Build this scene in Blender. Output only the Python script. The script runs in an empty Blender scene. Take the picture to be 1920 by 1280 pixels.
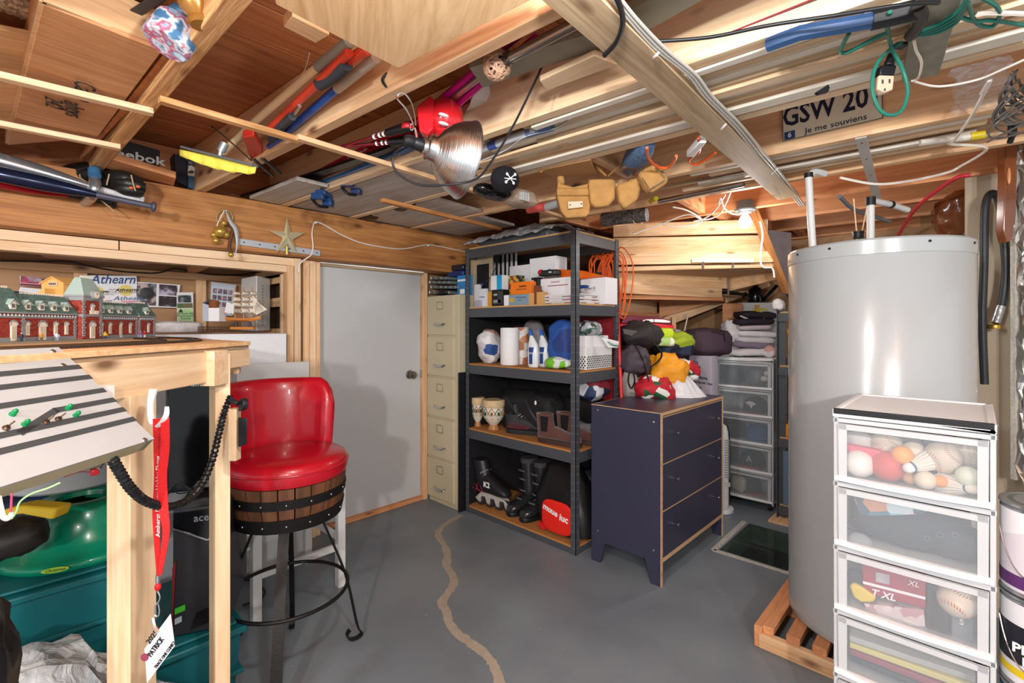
import bpy, bmesh, math, random
from mathutils import Vector, Matrix, Euler, noise
random.seed(7)
C = bpy.context.scene.collection
SC = bpy.context.scene
PI = math.pi
# ------------------------------------------------------------------ camera, world, lights
H = 1.29; FP = 894.0; HY = 612.0
AY = math.radians(46.1)
FW = Vector((math.sin(AY), math.cos(AY), 0)); RT = Vector((math.cos(AY), -math.sin(AY), 0)); UP = Vector((0, 0, 1))
cam = bpy.data.cameras.new('camera'); cam.sensor_width = 36; cam.lens = FP / 1920 * 36
cam.shift_y = -(640 - HY) / 1920; cam.clip_start = 0.02; cam.clip_end = 60
camo = bpy.data.objects.new('camera', cam); C.objects.link(camo)
camo.location = (0, 0, H); camo.rotation_euler = (PI / 2, 0, -AY)
SC.camera = camo
SC.view_settings.view_transform = 'Standard'; SC.view_settings.look = 'None'
SC.view_settings.gamma = 1; SC.view_settings.use_curve_mapping = False
SC.view_settings.exposure = 0.62
wd = bpy.data.worlds.new('world'); SC.world = wd; wd.use_nodes = True
bg = wd.node_tree.nodes['Background']; bg.inputs[0].default_value = (0.93, 0.96, 1.0, 1); bg.inputs[1].default_value = 0.62
def lamp(name, loc, power, size=0.05, col=(1, 0.985, 0.96)):
    l = bpy.data.lights.new(name, 'POINT'); l.energy = power; l.shadow_soft_size = size; l.color = col
    o = bpy.data.objects.new(name, l); C.objects.link(o); o.location = loc; return o
lamp('ceiling_bulb_light', (-2.2, -1.7, 1.8), 175, .06)
lamp('ceiling_bulb_light', (-0.7, -1.5, 1.8), 70, .06)
lamp('ceiling_bulb_light', (-1.0, 0.4, 1.75), 45, .06)
lamp('ceiling_bulb_light', (0.35, 0.25, 1.86), 30, .05)

# ------------------------------------------------------------------ geometry helpers
def ray(px, py): return FW + RT * ((px - 960) / FP) + UP * ((HY - py) / FP)
def PZ(px, py, z):
    r = ray(px, py); return Vector((0, 0, H)) + r * ((z - H) / r.z)
def PX(px, py, x):
    r = ray(px, py); return Vector((0, 0, H)) + r * (x / r.x)
def PY(px, py, y):
    r = ray(px, py); return Vector((0, 0, H)) + r * (y / r.y)
def PD(px, py, d): return Vector((0, 0, H)) + ray(px, py) * d
def CP(d, lat, z): return FW * d + RT * lat + UP * z
V = lambda *a: Vector(a)
def frame(o, x, z):
    x = Vector(x).normalized(); z = Vector(z); y = z.cross(x).normalized(); z = x.cross(y).normalized()
    m = Matrix((x, y, z)).transposed().to_4x4(); m.translation = Vector(o); return m
def smooth_path(pts, n=6, closed=False):
    pts = [Vector(p) for p in pts]
    if n <= 1 or len(pts) < 3: return pts
    out = []; N = len(pts)
    for i in range(N if closed else N - 1):
        g = (lambda k: pts[k % N]) if closed else (lambda k: pts[max(0, min(N - 1, k))])
        p0, p1, p2, p3 = g(i - 1), g(i), g(i + 1), g(i + 2)
        for k in range(n):
            t = k / n
            out.append(0.5 * ((2 * p1) + (p2 - p0) * t + (2 * p0 - 5 * p1 + 4 * p2 - p3) * t * t + (3 * p1 - p0 - 3 * p2 + p3) * t ** 3))
    if not closed: out.append(pts[-1])
    return out
class MB:
    def __init__(s): s.v = []; s.f = []; s.M = Matrix.Identity(4)
    def add(s, vs, fs):
        b = len(s.v); s.v += [s.M @ Vector(p) for p in vs]; s.f += [tuple(b + i for i in f) for f in fs]; return s
    def box(s, x0, x1, y0, y1, z0, z1):
        if x0 > x1: x0, x1 = x1, x0
        if y0 > y1: y0, y1 = y1, y0
        if z0 > z1: z0, z1 = z1, z0
        return s.hex([(x0, y0, z0), (x1, y0, z0), (x1, y1, z0), (x0, y1, z0), (x0, y0, z1), (x1, y0, z1), (x1, y1, z1), (x0, y1, z1)])
    def cbox(s, c, d, rot=None):
        old = s.M
        s.M = s.M @ Matrix.Translation(Vector(c)) @ (Euler(rot).to_matrix().to_4x4() if rot else Matrix.Identity(4))
        s.box(-d[0] / 2, d[0] / 2, -d[1] / 2, d[1] / 2, -d[2] / 2, d[2] / 2); s.M = old; return s
    def hex(s, p): return s.add(p, [(0, 3, 2, 1), (4, 5, 6, 7), (0, 1, 5, 4), (1, 2, 6, 5), (2, 3, 7, 6), (3, 0, 4, 7)])
    def bar(s, p0, p1, w, h, up=(0, 0, 1)):
        p0 = Vector(p0); p1 = Vector(p1); m = frame((p0 + p1) / 2, p1 - p0, up); L = (p1 - p0).length / 2
        old = s.M; s.M = s.M @ m; s.box(-L, L, -w / 2, w / 2, -h / 2, h / 2); s.M = old; return s
    def tube(s, pts, r, seg=8, n=5, closed=False, cap=True, sq=None):
        pts = smooth_path(pts, n, closed); N = len(pts)
        rs = r if callable(r) else (lambda t: r)
        T = []
        for i in range(N):
            a = pts[(i - 1) % N] if closed or i > 0 else pts[i]; b = pts[(i + 1) % N] if closed or i < N - 1 else pts[i]
            d = b - a; T.append(d.normalized() if d.length > 1e-9 else V(0, 0, 1))
        u = T[0].orthogonal().normalized(); vs = []
        for i in range(N):
            u = (u - T[i] * u.dot(T[i]));
            u = u.normalized() if u.length > 1e-6 else T[i].orthogonal().normalized()
            w = T[i].cross(u); rr = rs(i / max(1, N - 1))
            for k in range(seg):
                a = 2 * PI * k / seg; vs.append(pts[i] + (u * math.cos(a) + w * math.sin(a) * (sq or 1)) * rr)
        fs = []
        for i in range(N if closed else N - 1):
            j = (i + 1) % N
            for k in range(seg):
                l = (k + 1) % seg; fs.append((i * seg + k, i * seg + l, j * seg + l, j * seg + k))
        if cap and not closed: fs += [tuple(range(seg))[::-1], tuple((N - 1) * seg + k for k in range(seg))]
        return s.add(vs, fs)
    def cyl(s, p0, p1, r0, r1=None, seg=16):
        r1 = r0 if r1 is None else r1
        return s.tube([p0, p1], lambda t: r0 + (r1 - r0) * t, seg, 1)
    def lathe(s, prof, seg=24, m=None, cap=True, fn=None):
        m = m or Matrix.Identity(4); vs = []; n = len(prof)
        for r, z in prof:
            for k in range(seg):
                a = 2 * PI * k / seg; q = fn(a, r, z) if fn else 1
                vs.append(m @ V(r * q * math.cos(a), r * q * math.sin(a), z))
        fs = [(i * seg + k, i * seg + (k + 1) % seg, (i + 1) * seg + (k + 1) % seg, (i + 1) * seg + k) for i in range(n - 1) for k in range(seg)]
        if cap: fs += [tuple(range(seg))[::-1], tuple((n - 1) * seg + k for k in range(seg))]
        return s.add(vs, fs)
    def prism(s, poly, ext):
        poly = [Vector(p) for p in poly]; ext = Vector(ext); n = len(poly)
        nn = V(0, 0, 0)
        for i in range(n): nn += poly[i].cross(poly[(i + 1) % n])
        if nn.dot(ext) > 0: poly = poly[::-1]
        return s.add(poly + [p + ext for p in poly], [tuple(range(n)), tuple(range(2 * n - 1, n - 1, -1))] + [(i, i + n, (i + 1) % n + n, (i + 1) % n) for i in range(n)])
    def loft(s, rings, cap=True):
        n = len(rings[0]); vs = [p for r in rings for p in r]
        fs = [(i * n + k, i * n + (k + 1) % n, (i + 1) * n + (k + 1) % n, (i + 1) * n + k) for i in range(len(rings) - 1) for k in range(n)]
        if cap: fs += [tuple(range(n))[::-1], tuple((len(rings) - 1) * n + k for k in range(n))]
        return s.add(vs, fs)
    def blob(s, c, r, e=1.0, amp=0, fr=3, seg=20, rings=14, m=None, flat=None, seed=0):
        # superellipsoid with wrinkle noise
        def sp(x, p): return math.copysign(abs(x) ** p, x)
        c = Vector(c); vs = []; rx, ry, rz = r; m3 = m.to_3x3() if m else Matrix.Identity(3)
        for i in range(rings + 1):
            ph = -PI / 2 + PI * i / rings
            for k in range(seg):
                a = 2 * PI * k / seg
                p = V(sp(math.cos(ph), e) * sp(math.cos(a), e), sp(math.cos(ph), e) * sp(math.sin(a), e), sp(math.sin(ph), e))
                q = V(p.x * rx, p.y * ry, p.z * rz)
                if amp:
                    h = noise.noise(q * fr * 14 + V(seed * 7.3, seed, 3)) + .9 * (.3 - abs(noise.noise(q * fr * 32 + V(seed, 9, 1)))) + .5 * (.3 - abs(noise.noise(q * fr * 75 + V(seed, 4, 1))))
                    q += p.normalized() * (h * amp)
                if flat is not None and q.z < -flat: q.z = -flat
                vs.append(m3 @ q + c)
        fs = [(i * seg + k, i * seg + (k + 1) % seg, (i + 1) * seg + (k + 1) % seg, (i + 1) * seg + k) for i in range(rings) for k in range(seg)]
        return s.add(vs, fs)
    def sheet(s, P, nu, nv, fn, th=0):
        # fn(u,v) -> point
        vs = [fn(i / nu, j / nv) for j in range(nv + 1) for i in range(nu + 1)]
        fs = [(j * (nu + 1) + i, j * (nu + 1) + i + 1, (j + 1) * (nu + 1) + i + 1, (j + 1) * (nu + 1) + i) for j in range(nv) for i in range(nu)]
        return s.add(vs, fs)
WM = {}
def mk(name, mb, mats, M=None, parent=None, bev=0, smooth=True, world=False, ang=38, solid=0, sub=0):
    """links one mesh object. M = local matrix; world=True: mb is in world coordinates and gets its own origin"""
    me = bpy.data.meshes.new(name)
    vs = mb.v; world = parent is not None and M is None
    if parent is not None and world:
        inv = WM[parent.as_pointer()].inverted(); vs = [inv @ p for p in vs]
    if parent is None and M is None and vs:
        lo = V(*[min(p[i] for p in vs) for i in range(3)]); hi = V(*[max(p[i] for p in vs) for i in range(3)])
        o = V((lo.x + hi.x) / 2, (lo.y + hi.y) / 2, lo.z); vs = [p - o for p in vs]; M = Matrix.Translation(o)
    me.from_pydata([tuple(p) for p in vs], [], mb.f)
    bm = bmesh.new(); bm.from_mesh(me); bmesh.ops.remove_doubles(bm, verts=bm.verts, dist=1e-6)
    bmesh.ops.recalc_face_normals(bm, faces=bm.faces); bm.to_mesh(me); bm.free()
    me.materials.append(mats)
    if smooth: me.shade_smooth(); me.set_sharp_from_angle(angle=math.radians(ang))
    o = bpy.data.objects.new(name, me); C.objects.link(o)
    if parent is not None: o.parent = parent
    o.matrix_basis = M or Matrix.Identity(4)
    WM[o.as_pointer()] = (WM[parent.as_pointer()] if parent is not None else Matrix.Identity(4)) @ o.matrix_basis
    if solid: md = o.modifiers.new('solid', 'SOLIDIFY'); md.thickness = solid; md.offset = 0
    if bev:
        b = o.modifiers.new('bevel', 'BEVEL'); b.width = bev; b.segments = 2; b.limit_method = 'ANGLE'; b.harden_normals = False
    if sub: b = o.modifiers.new('sub', 'SUBSURF'); b.levels = sub; b.render_levels = sub
    return o
def thing(name, label, cat, loc=(0, 0, 0), rz=0, group=None, M=None):
    o = bpy.data.objects.new(name, None); C.objects.link(o); o.empty_display_size = .05
    o.matrix_basis = M or (Matrix.Translation(Vector(loc)) @ Matrix.Rotation(rz, 4, 'Z')); WM[o.as_pointer()] = o.matrix_basis.copy()
    o['label'] = label; o['category'] = cat
    if group: o['group'] = group
    return o
def tag(o, label, cat, group=None, kind=None):
    o['label'] = label; o['category'] = cat
    if group: o['group'] = group
    if kind: o['kind'] = kind
    return o
def st(o, label=None, cat=None):
    o['kind'] = 'structure'
    if label: o['label'] = label
    if cat: o['category'] = cat
    return o
def plank(name, p0, p1, w, h, mat, parent=None, up=(0, 0, 1), bev=.0015, face='c'):
    """bar with own axes (local x along the grain); w across, h along up. face 't': p0,p1 lie on the bottom face"""
    p0 = Vector(p0); p1 = Vector(p1); m = frame((p0 + p1) / 2, p1 - p0, up); L = (p1 - p0).length / 2
    mb = MB(); z0 = -h / 2
    if face == 'b': z0 = 0
    if face == 't': z0 = -h
    mb.box(-L, L, -w / 2, w / 2, z0, z0 + h)
    if parent is not None: m = WM[parent.as_pointer()].inverted() @ m
    return mk(name, mb, mat, M=m, parent=parent, bev=bev)
FONT = {}
def text(s, size, M, mat, parent=None, name='lettering', depth=.0006, width=None, bold=0, shear=0, ax='CENTER', spacing=1):
    cu = bpy.data.curves.new(name, 'FONT'); cu.body = s; cu.size = size; cu.extrude = depth; cu.align_x = ax; cu.align_y = 'CENTER'
    cu.offset = bold * size; cu.shear = shear; cu.resolution_u = 2; cu.space_character = spacing
    t = bpy.data.objects.new(name, cu); me = bpy.data.meshes.new_from_object(t); bpy.data.objects.remove(t); bpy.data.curves.remove(cu)
    if width:
        xs = [v.co.x for v in me.vertices]
        if xs: k = width / max(1e-6, max(xs) - min(xs)); [setattr(v, 'co', V(v.co.x * k, v.co.y, v.co.z)) for v in me.vertices]
    me.materials.clear(); me.materials.append(mat); me.name = name
    o = bpy.data.objects.new(name, me); C.objects.link(o)
    if parent is not None: o.parent = parent; M = WM[parent.as_pointer()].inverted() @ M
    o.matrix_basis = M; WM[o.as_pointer()] = M
    return o
# matrix whose local x = right on a surface, y = up on the surface, z = out of it
def onface(o, right, up):
    r = Vector(right).normalized(); n = r.cross(Vector(up)).normalized(); u = n.cross(r)
    m = Matrix((r, u, n)).transposed().to_4x4(); m.translation = Vector(o) + n * .0008; return m
def copy_thing(root, M, label, group=None):
    r = root.copy(); C.objects.link(r); r.matrix_basis = M; WM[r.as_pointer()] = M.copy(); r['label'] = label
    if group: r['group'] = group
    def rec(a, b):
        for ch in list(a.children):
            c = ch.copy(); C.objects.link(c); c.parent = b; c.matrix_basis = ch.matrix_basis.copy(); WM[c.as_pointer()] = WM[b.as_pointer()] @ c.matrix_basis; rec(ch, c)
    rec(root, r); return r

# ------------------------------------------------------------------ materials
def nt(name):
    m = bpy.data.materials.new(name); m.use_nodes = True; t = m.node_tree; return m, t, t.nodes['Principled BSDF']
def hexc(c):
    if isinstance(c, str):
        c = c.lstrip('#'); c = [int(c[i:i + 2], 16) / 255 for i in (0, 2, 4)]
        c = [x / 12.92 if x <= .04045 else ((x + .055) / 1.055) ** 2.4 for x in c]
    return (c[0], c[1], c[2], 1)
_mc = {}
def mat(c, rough=.5, metal=0, var=.06, sc=12, bump=0, bsc=60, alpha=1, trans=0, ior=1.45, coat=0, emit=0, sheen=0, name=None, spec=None):
    key = (c if isinstance(c, str) else tuple(c), rough, metal, var, sc, bump, bsc, alpha, trans, coat, emit, sheen)
    if key in _mc: return _mc[key]
    m, t, b = nt(name or 'paint'); N = t.nodes; L = t.links; col = hexc(c)
    b.inputs['Roughness'].default_value = rough; b.inputs['Metallic'].default_value = metal; b.inputs['IOR'].default_value = ior
    b.inputs['Alpha'].default_value = alpha; b.inputs['Transmission Weight'].default_value = trans; b.inputs['Coat Weight'].default_value = coat
    b.inputs['Sheen Weight'].default_value = sheen
    if spec is not None: b.inputs['Specular IOR Level'].default_value = spec
    if emit: b.inputs['Emission Color'].default_value = col; b.inputs['Emission Strength'].default_value = emit
    tc = N.new('ShaderNodeTexCoord')
    if var:
        n = N.new('ShaderNodeTexNoise'); n.inputs['Scale'].default_value = sc; n.inputs['Detail'].default_value = 4; L.new(tc.outputs['Object'], n.inputs['Vector'])
        mx = N.new('ShaderNodeMix'); mx.data_type = 'RGBA'; L.new(n.outputs['Fac'], mx.inputs[0])
        mx.inputs[6].default_value = tuple(max(0, x * (1 - var * 2)) for x in col[:3]) + (1,); mx.inputs[7].default_value = tuple(min(1, x * (1 + var * 2)) for x in col[:3]) + (1,)
        L.new(mx.outputs[2], b.inputs['Base Color'])
    else: b.inputs['Base Color'].default_value = col
    if bump:
        n2 = N.new('ShaderNodeTexNoise'); n2.inputs['Scale'].default_value = bsc; n2.inputs['Detail'].default_value = 3; L.new(tc.outputs['Object'], n2.inputs['Vector'])
        bp = N.new('ShaderNodeBump'); bp.inputs['Strength'].default_value = bump; bp.inputs['Distance'].default_value = .004; L.new(n2.outputs['Fac'], bp.inputs['Height']); L.new(bp.outputs[0], b.inputs['Normal'])
    _mc[key] = m; return m
def wood(a, b_, name='wood', rough=.62, sc=1.0, knots=True, axis=0, bump=.15, swirl=1.5, knotc='#5a2f12'):
    m, t, b = nt(name); N = t.nodes; L = t.links; b.inputs['Roughness'].default_value = rough
    tc = N.new('ShaderNodeTexCoord'); oi = N.new('ShaderNodeObjectInfo')
    off = N.new('ShaderNodeVectorMath'); off.operation = 'ADD'; mul = N.new('ShaderNodeMath'); mul.operation = 'MULTIPLY'; mul.inputs[1].default_value = 37
    L.new(oi.outputs['Random'], mul.inputs[0]); L.new(tc.outputs['Object'], off.inputs[0]); L.new(mul.outputs[0], off.inputs[1])
    mp = N.new('ShaderNodeMapping'); s = [22 * sc] * 3; s[axis] = 1.6 * sc; mp.inputs['Scale'].default_value = s; L.new(off.outputs[0], mp.inputs[0])
    n = N.new('ShaderNodeTexNoise'); n.inputs['Scale'].default_value = 1; n.inputs['Detail'].default_value = 6; n.inputs['Distortion'].default_value = swirl; n.inputs['Roughness'].default_value = .6; L.new(mp.outputs[0], n.inputs['Vector'])
    mp2 = N.new('ShaderNodeMapping'); s2 = [150 * sc] * 3; s2[axis] = 4 * sc; mp2.inputs['Scale'].default_value = s2; L.new(off.outputs[0], mp2.inputs[0])
    n2 = N.new('ShaderNodeTexNoise'); n2.inputs['Scale'].default_value = 1; n2.inputs['Detail'].default_value = 2; L.new(mp2.outputs[0], n2.inputs['Vector'])
    ad = N.new('ShaderNodeMath'); ad.operation = 'MULTIPLY_ADD'; L.new(n2.outputs['Fac'], ad.inputs[0]); ad.inputs[1].default_value = .35; L.new(n.outputs['Fac'], ad.inputs[2])
    cr = N.new('ShaderNodeValToRGB'); cr.color_ramp.elements[0].position = .42; cr.color_ramp.elements[0].color = hexc(b_); cr.color_ramp.elements[1].position = .82; cr.color_ramp.elements[1].color = hexc(a); L.new(ad.outputs[0], cr.inputs[0])
    out = cr.outputs[0]
    hv = N.new('ShaderNodeHueSaturation'); vm = N.new('ShaderNodeMapRange'); vm.inputs['To Min'].default_value = .86; vm.inputs['To Max'].default_value = 1.1; L.new(oi.outputs['Random'], vm.inputs[0]); L.new(vm.outputs[0], hv.inputs['Value']); L.new(out, hv.inputs['Color']); out = hv.outputs[0]
    if knots:
        mp3 = N.new('ShaderNodeMapping'); s3 = [9.0] * 3; s3[axis] = 3.6; mp3.inputs['Scale'].default_value = s3; L.new(off.outputs[0], mp3.inputs[0])
        vo = N.new('ShaderNodeTexVoronoi'); vo.inputs['Scale'].default_value = 1; L.new(mp3.outputs[0], vo.inputs['Vector'])
        k = N.new('ShaderNodeMapRange'); k.inputs['From Min'].default_value = .05; k.inputs['From Max'].default_value = .17; k.inputs['To Min'].default_value = .85; k.inputs['To Max'].default_value = 0; L.new(vo.outputs['Distance'], k.inputs[0])
        mx = N.new('ShaderNodeMix'); mx.data_type = 'RGBA'; mx.inputs[7].default_value = hexc(knotc); L.new(k.outputs[0], mx.inputs[0]); L.new(out, mx.inputs[6]); out = mx.outputs[2]
    L.new(out, b.inputs['Base Color'])
    bp = N.new('ShaderNodeBump'); bp.inputs['Strength'].default_value = bump; bp.inputs['Distance'].default_value = .003; L.new(ad.outputs[0], bp.inputs['Height']); L.new(bp.outputs[0], b.inputs['Normal'])
    return m
PINE = wood('#edc79c', '#cf9a69', 'pine')
PINEL = wood('#f3d8b4', '#dfb487', 'light_pine')
SPRUCE = wood('#ecd2ae', '#d8b488', 'pale_spruce')
ORANGE = wood('#dea070', '#bb7747', 'orange_fir')
SUBF = wood('#c9824f', '#9a5630', 'subfloor_fir')
BEAM = wood('#cb8d50', '#95592a', 'old_beam', sc=1.1, bump=.35)
ROUGH = wood('#e0ae78', '#94622f', 'rough_sawn', sc=1.6, bump=.8, rough=.8)
PLY = wood('#d8a172', '#bb7f50', 'plywood', sc=.55, knots=False, swirl=4)
PLYL = wood('#ecc698', '#cb9c68', 'pale_plywood', sc=.45, knots=False, swirl=6)
TANPLY = wood('#b98e64', '#a57c54', 'tan_panel', sc=.5, knots=False, swirl=1, bump=.03)
GREYW = wood('#c9ae8c', '#9d8362', 'weathered_wood', sc=1.2)
WHITEW = wood('#efe6d8', '#d9ccb6', 'primed_wood', knots=False)
CHIP = mat('#c79c69', .8, var=.16, sc=220, bump=.2, bsc=200, name='particle_board')
CHIPO = mat('#b37a42', .8, var=.14, sc=180, name='orange_particle_board')
WHITE = mat('#dfe0df', .5, var=.02, name='white_paint')
WPLAS = mat('#eef0f1', .4, var=.01, name='white_plastic')
BLACK = mat('#15161a', .45, var=.05, name='black_plastic')
BLKM = mat('#1d1c1c', .5, .5, var=.1, bump=.2, bsc=90, name='black_iron')
GREYM = mat('#50545a', .42, .25, var=.05, name='grey_steel')
CHROME = mat('#c9cccf', .2, 1, var=.02, name='chrome')
ALU = mat('#b9bcbf', .28, 1, var=.05, name='aluminium')
RED = mat('#c8141f', .4, var=.04, name='red_plastic')
CABLEW = mat('#e6ddd2', .45, var=.02, name='white_cable')
PRINT = mat('#26262b', .6, var=0, name='black_print')
PAPER = mat('#e7e7ea', .7, var=.02, name='paper')
CARD = mat('#b88a5a', .8, var=.05, name='cardboard')
def emitm(c, s):
    m, t, b = nt('lit_bulb'); b.inputs['Emission Color'].default_value = hexc(c); b.inputs['Emission Strength'].default_value = s; return m
def glassy(c, alpha=.3, rough=.25, name='clear_plastic'):
    # thin translucent plastic: a mix of see-through and a coloured glossy sheet
    m, t, b = nt(name); b.inputs['Base Color'].default_value = hexc(c); b.inputs['Roughness'].default_value = rough; b.inputs['Alpha'].default_value = alpha; return m
def wrap_mat(c, alpha, rough=.15, bump=.6, bsc=14, name='crinkled_film'):
    m, t, b = nt(name); N = t.nodes; L = t.links; b.inputs['Base Color'].default_value = hexc(c); b.inputs['Roughness'].default_value = rough
    tc = N.new('ShaderNodeTexCoord'); n = N.new('ShaderNodeTexNoise'); n.inputs['Scale'].default_value = bsc; n.inputs['Detail'].default_value = 5; n.inputs['Distortion'].default_value = 2; L.new(tc.outputs['Object'], n.inputs['Vector'])
    bp = N.new('ShaderNodeBump'); bp.inputs['Strength'].default_value = bump; bp.inputs['Distance'].default_value = .02; L.new(n.outputs['Fac'], bp.inputs['Height']); L.new(bp.outputs[0], b.inputs['Normal'])
    mr = N.new('ShaderNodeMapRange'); mr.inputs['From Min'].default_value = .35; mr.inputs['From Max'].default_value = .65; mr.inputs['To Min'].default_value = max(0, alpha - .2); mr.inputs['To Max'].default_value = min(1, alpha + .25)
    L.new(n.outputs['Fac'], mr.inputs[0]); L.new(mr.outputs[0], b.inputs['Alpha']); return m
FILM = wrap_mat('#dfe3e8', .3)
# patterned cloth / print: voronoi or checker of given colours
def pattern(cols, sc=20, kind='voronoi', rough=.7, name='printed_pattern', stretch=(1, 1, 1), bump=0):
    m, t, b = nt(name); N = t.nodes; L = t.links; b.inputs['Roughness'].default_value = rough
    tc = N.new('ShaderNodeTexCoord'); mp = N.new('ShaderNodeMapping'); mp.inputs['Scale'].default_value = stretch; L.new(tc.outputs['Object'], mp.inputs[0])
    if kind == 'voronoi':
        v = N.new('ShaderNodeTexVoronoi'); v.inputs['Scale'].default_value = sc; L.new(mp.outputs[0], v.inputs['Vector'])
        sp = N.new('ShaderNodeSeparateColor'); L.new(v.outputs['Color'], sp.inputs[0]); f = sp.outputs[0]
    elif kind == 'wave':
        v = N.new('ShaderNodeTexWave'); v.inputs['Scale'].default_value = sc; L.new(mp.outputs[0], v.inputs['Vector']); f = v.outputs['Fac']
    else:
        v = N.new('ShaderNodeTexNoise'); v.inputs['Scale'].default_value = sc; v.inputs['Detail'].default_value = 3; L.new(mp.outputs[0], v.inputs['Vector'])
        mr = N.new('ShaderNodeMapRange'); mr.inputs['From Min'].default_value = .3; mr.inputs['From Max'].default_value = .7; L.new(v.outputs['Fac'], mr.inputs[0]); f = mr.outputs[0]
    cr = N.new('ShaderNodeValToRGB'); cr.color_ramp.interpolation = 'CONSTANT' if kind != 'soft' else 'LINEAR'
    el = cr.color_ramp.elements; el[0].color = hexc(cols[0]); el[0].position = 0; el[1].color = hexc(cols[1]); el[1].position = 1 / len(cols)
    for i, c in enumerate(cols[2:]): e = el.new((i + 2) / len(cols)); e.color = hexc(c)
    L.new(f, cr.inputs[0]); L.new(cr.outputs[0], b.inputs['Base Color']); return m
# ------------------------------------------------------------------ floor with a hatch opening
HX0, HX1, HY0, HY1 = 2.82, 3.34, .62, 1.05
FX0, FX1, FY0, FY1 = -2.6, 4.4, -2.4, 3.7
fl = MB()
for a in ((FX0, HX0, FY0, FY1), (HX1, FX1, FY0, FY1), (HX0, HX1, FY0, HY0), (HX0, HX1, HY1, FY1)): fl.box(a[0], a[1], a[2], a[3], -.12, 0)
m, t, b = nt('painted_concrete'); N = t.nodes; L = t.links
tc = N.new('ShaderNodeTexCoord'); n = N.new('ShaderNodeTexNoise'); n.inputs['Scale'].default_value = 2.2; n.inputs['Detail'].default_value = 6; L.new(tc.outputs['Object'], n.inputs['Vector'])
cr = N.new('ShaderNodeValToRGB'); cr.color_ramp.elements[0].color = hexc('#6f7982'); cr.color_ramp.elements[1].color = hexc('#7e8991'); cr.color_ramp.elements[0].position = .35; cr.color_ramp.elements[1].position = .65; L.new(n.outputs['Fac'], cr.inputs[0])
v = N.new('ShaderNodeTexVoronoi'); v.inputs['Scale'].default_value = 9; L.new(tc.outputs['Object'], v.inputs['Vector'])
mr = N.new('ShaderNodeMapRange'); mr.inputs['From Min'].default_value = .03; mr.inputs['From Max'].default_value = .05; mr.inputs['To Min'].default_value = .55; mr.inputs['To Max'].default_value = 0; L.new(v.outputs['Distance'], mr.inputs[0])
mx = N.new('ShaderNodeMix'); mx.data_type = 'RGBA'; mx.inputs[7].default_value = hexc('#a9adad'); L.new(mr.outputs[0], mx.inputs[0]); L.new(cr.outputs[0], mx.inputs[6]); L.new(mx.outputs[2], b.inputs['Base Color'])
b.inputs['Roughness'].default_value = .42
n3 = N.new('ShaderNodeTexNoise'); n3.inputs['Scale'].default_value = 14; n3.inputs['Detail'].default_value = 5; L.new(tc.outputs['Object'], n3.inputs['Vector'])
bp = N.new('ShaderNodeBump'); bp.inputs['Strength'].default_value = .25; bp.inputs['Distance'].default_value = .004; L.new(n3.outputs['Fac'], bp.inputs['Height']); L.new(bp.outputs[0], b.inputs['Normal'])
FLOOR = st(mk('floor', fl, m, M=Matrix.Identity(4), smooth=False))
# repaired crack across the paint
ck = [(866, 965), (842, 978), (824, 993), (823, 1006), (834, 1024), (839, 1042), (837, 1060), (848, 1078), (851, 1092), (841, 1110), (829, 1128), (838, 1148), (841, 1163), (856, 1186), (880, 1203), (912, 1228), (928, 1252), (938, 1282)]
cp = smooth_path([PZ(a, b_, .0015) for a, b_ in ck], 7); L_, R_ = [], []
for i, p in enumerate(cp):
    d = (cp[min(i + 1, len(cp) - 1)] - cp[max(i - 1, 0)]).normalized(); q = V(-d.y, d.x, 0); w = .014 + .012 * abs(noise.noise(p * 9)) + .004 * random.random()
    L_.append(p + q * (w + .006 * random.random())); R_.append(p - q * (w + .006 * random.random()))
c2 = MB(); n_ = len(cp); c2.add(L_ + R_, [(i, i + 1, n_ + i + 1, n_ + i) for i in range(n_ - 1)])
mk('crack_repair', c2, mat('#a89f90', .85, var=.1, sc=30, bump=.5, bsc=60, name='mortar'), parent=FLOOR)
# floor hatch
pit = MB(); pit.box(HX0, HX1, HY0, HY1, -.62, -.6); 
for a in ((HX0, HX0 + .03, HY0, HY1), (HX1 - .03, HX1, HY0, HY1), (HX0, HX1, HY0, HY0 + .03), (HX0, HX1, HY1 - .03, HY1)): pit.box(*a, -.6, -.12)
ht = thing('floor_hatch', 'sunken sump pit with green frame under clear cover in the floor', 'hatch', ((HX0 + HX1) / 2, (HY0 + HY1) / 2, 0))
mk('pit_lining', pit, mat('#1d2120', .5, var=.2, sc=9, name='dark_pit'), parent=ht)
fr = MB()
for a in ((HX0, HX0 + .025, HY0, HY1), (HX1 - .025, HX1, HY0, HY1), (HX0, HX1, HY0, HY0 + .025), (HX0, HX1, HY1 - .025, HY1)): fr.box(*a, -.118, -.006)
mk('frame', fr, mat('#47594d', .6, var=.2, name='green_frame'), parent=ht, world=True, bev=.002)
cv = MB(); cv.box(HX0 + .003, HX1 - .003, HY0 + .003, HY1 - .003, -.006, -.001); mk('clear_cover', cv, glassy('#39433f', .22, .05, 'plexiglass'), parent=ht)
rm = MB(); rp = [V(HX0 - .02, HY0, .001), V(HX0 - .03, HY1 + .02, .001), V(HX1, HY1 + .03, .001)]; rm.bar(rp[0], rp[1], .03, .003); rm.bar(rp[1], rp[2], .03, .003)
mk('chipped_rim', rm, mat('#bcbab2', .9, var=.3, sc=60, name='bare_concrete'), parent=ht)
kp = MB(); kp.tube([V(2.93, .86, -.55), V(2.93, .86, -.2)], .035, 14, 1); kp.lathe([(.05, 0), (.05, .02), (.03, .03)], 16, Matrix.Translation(V(2.93, .86, -.2))); mk('pump_pipe', kp, BLACK, parent=ht)
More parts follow.
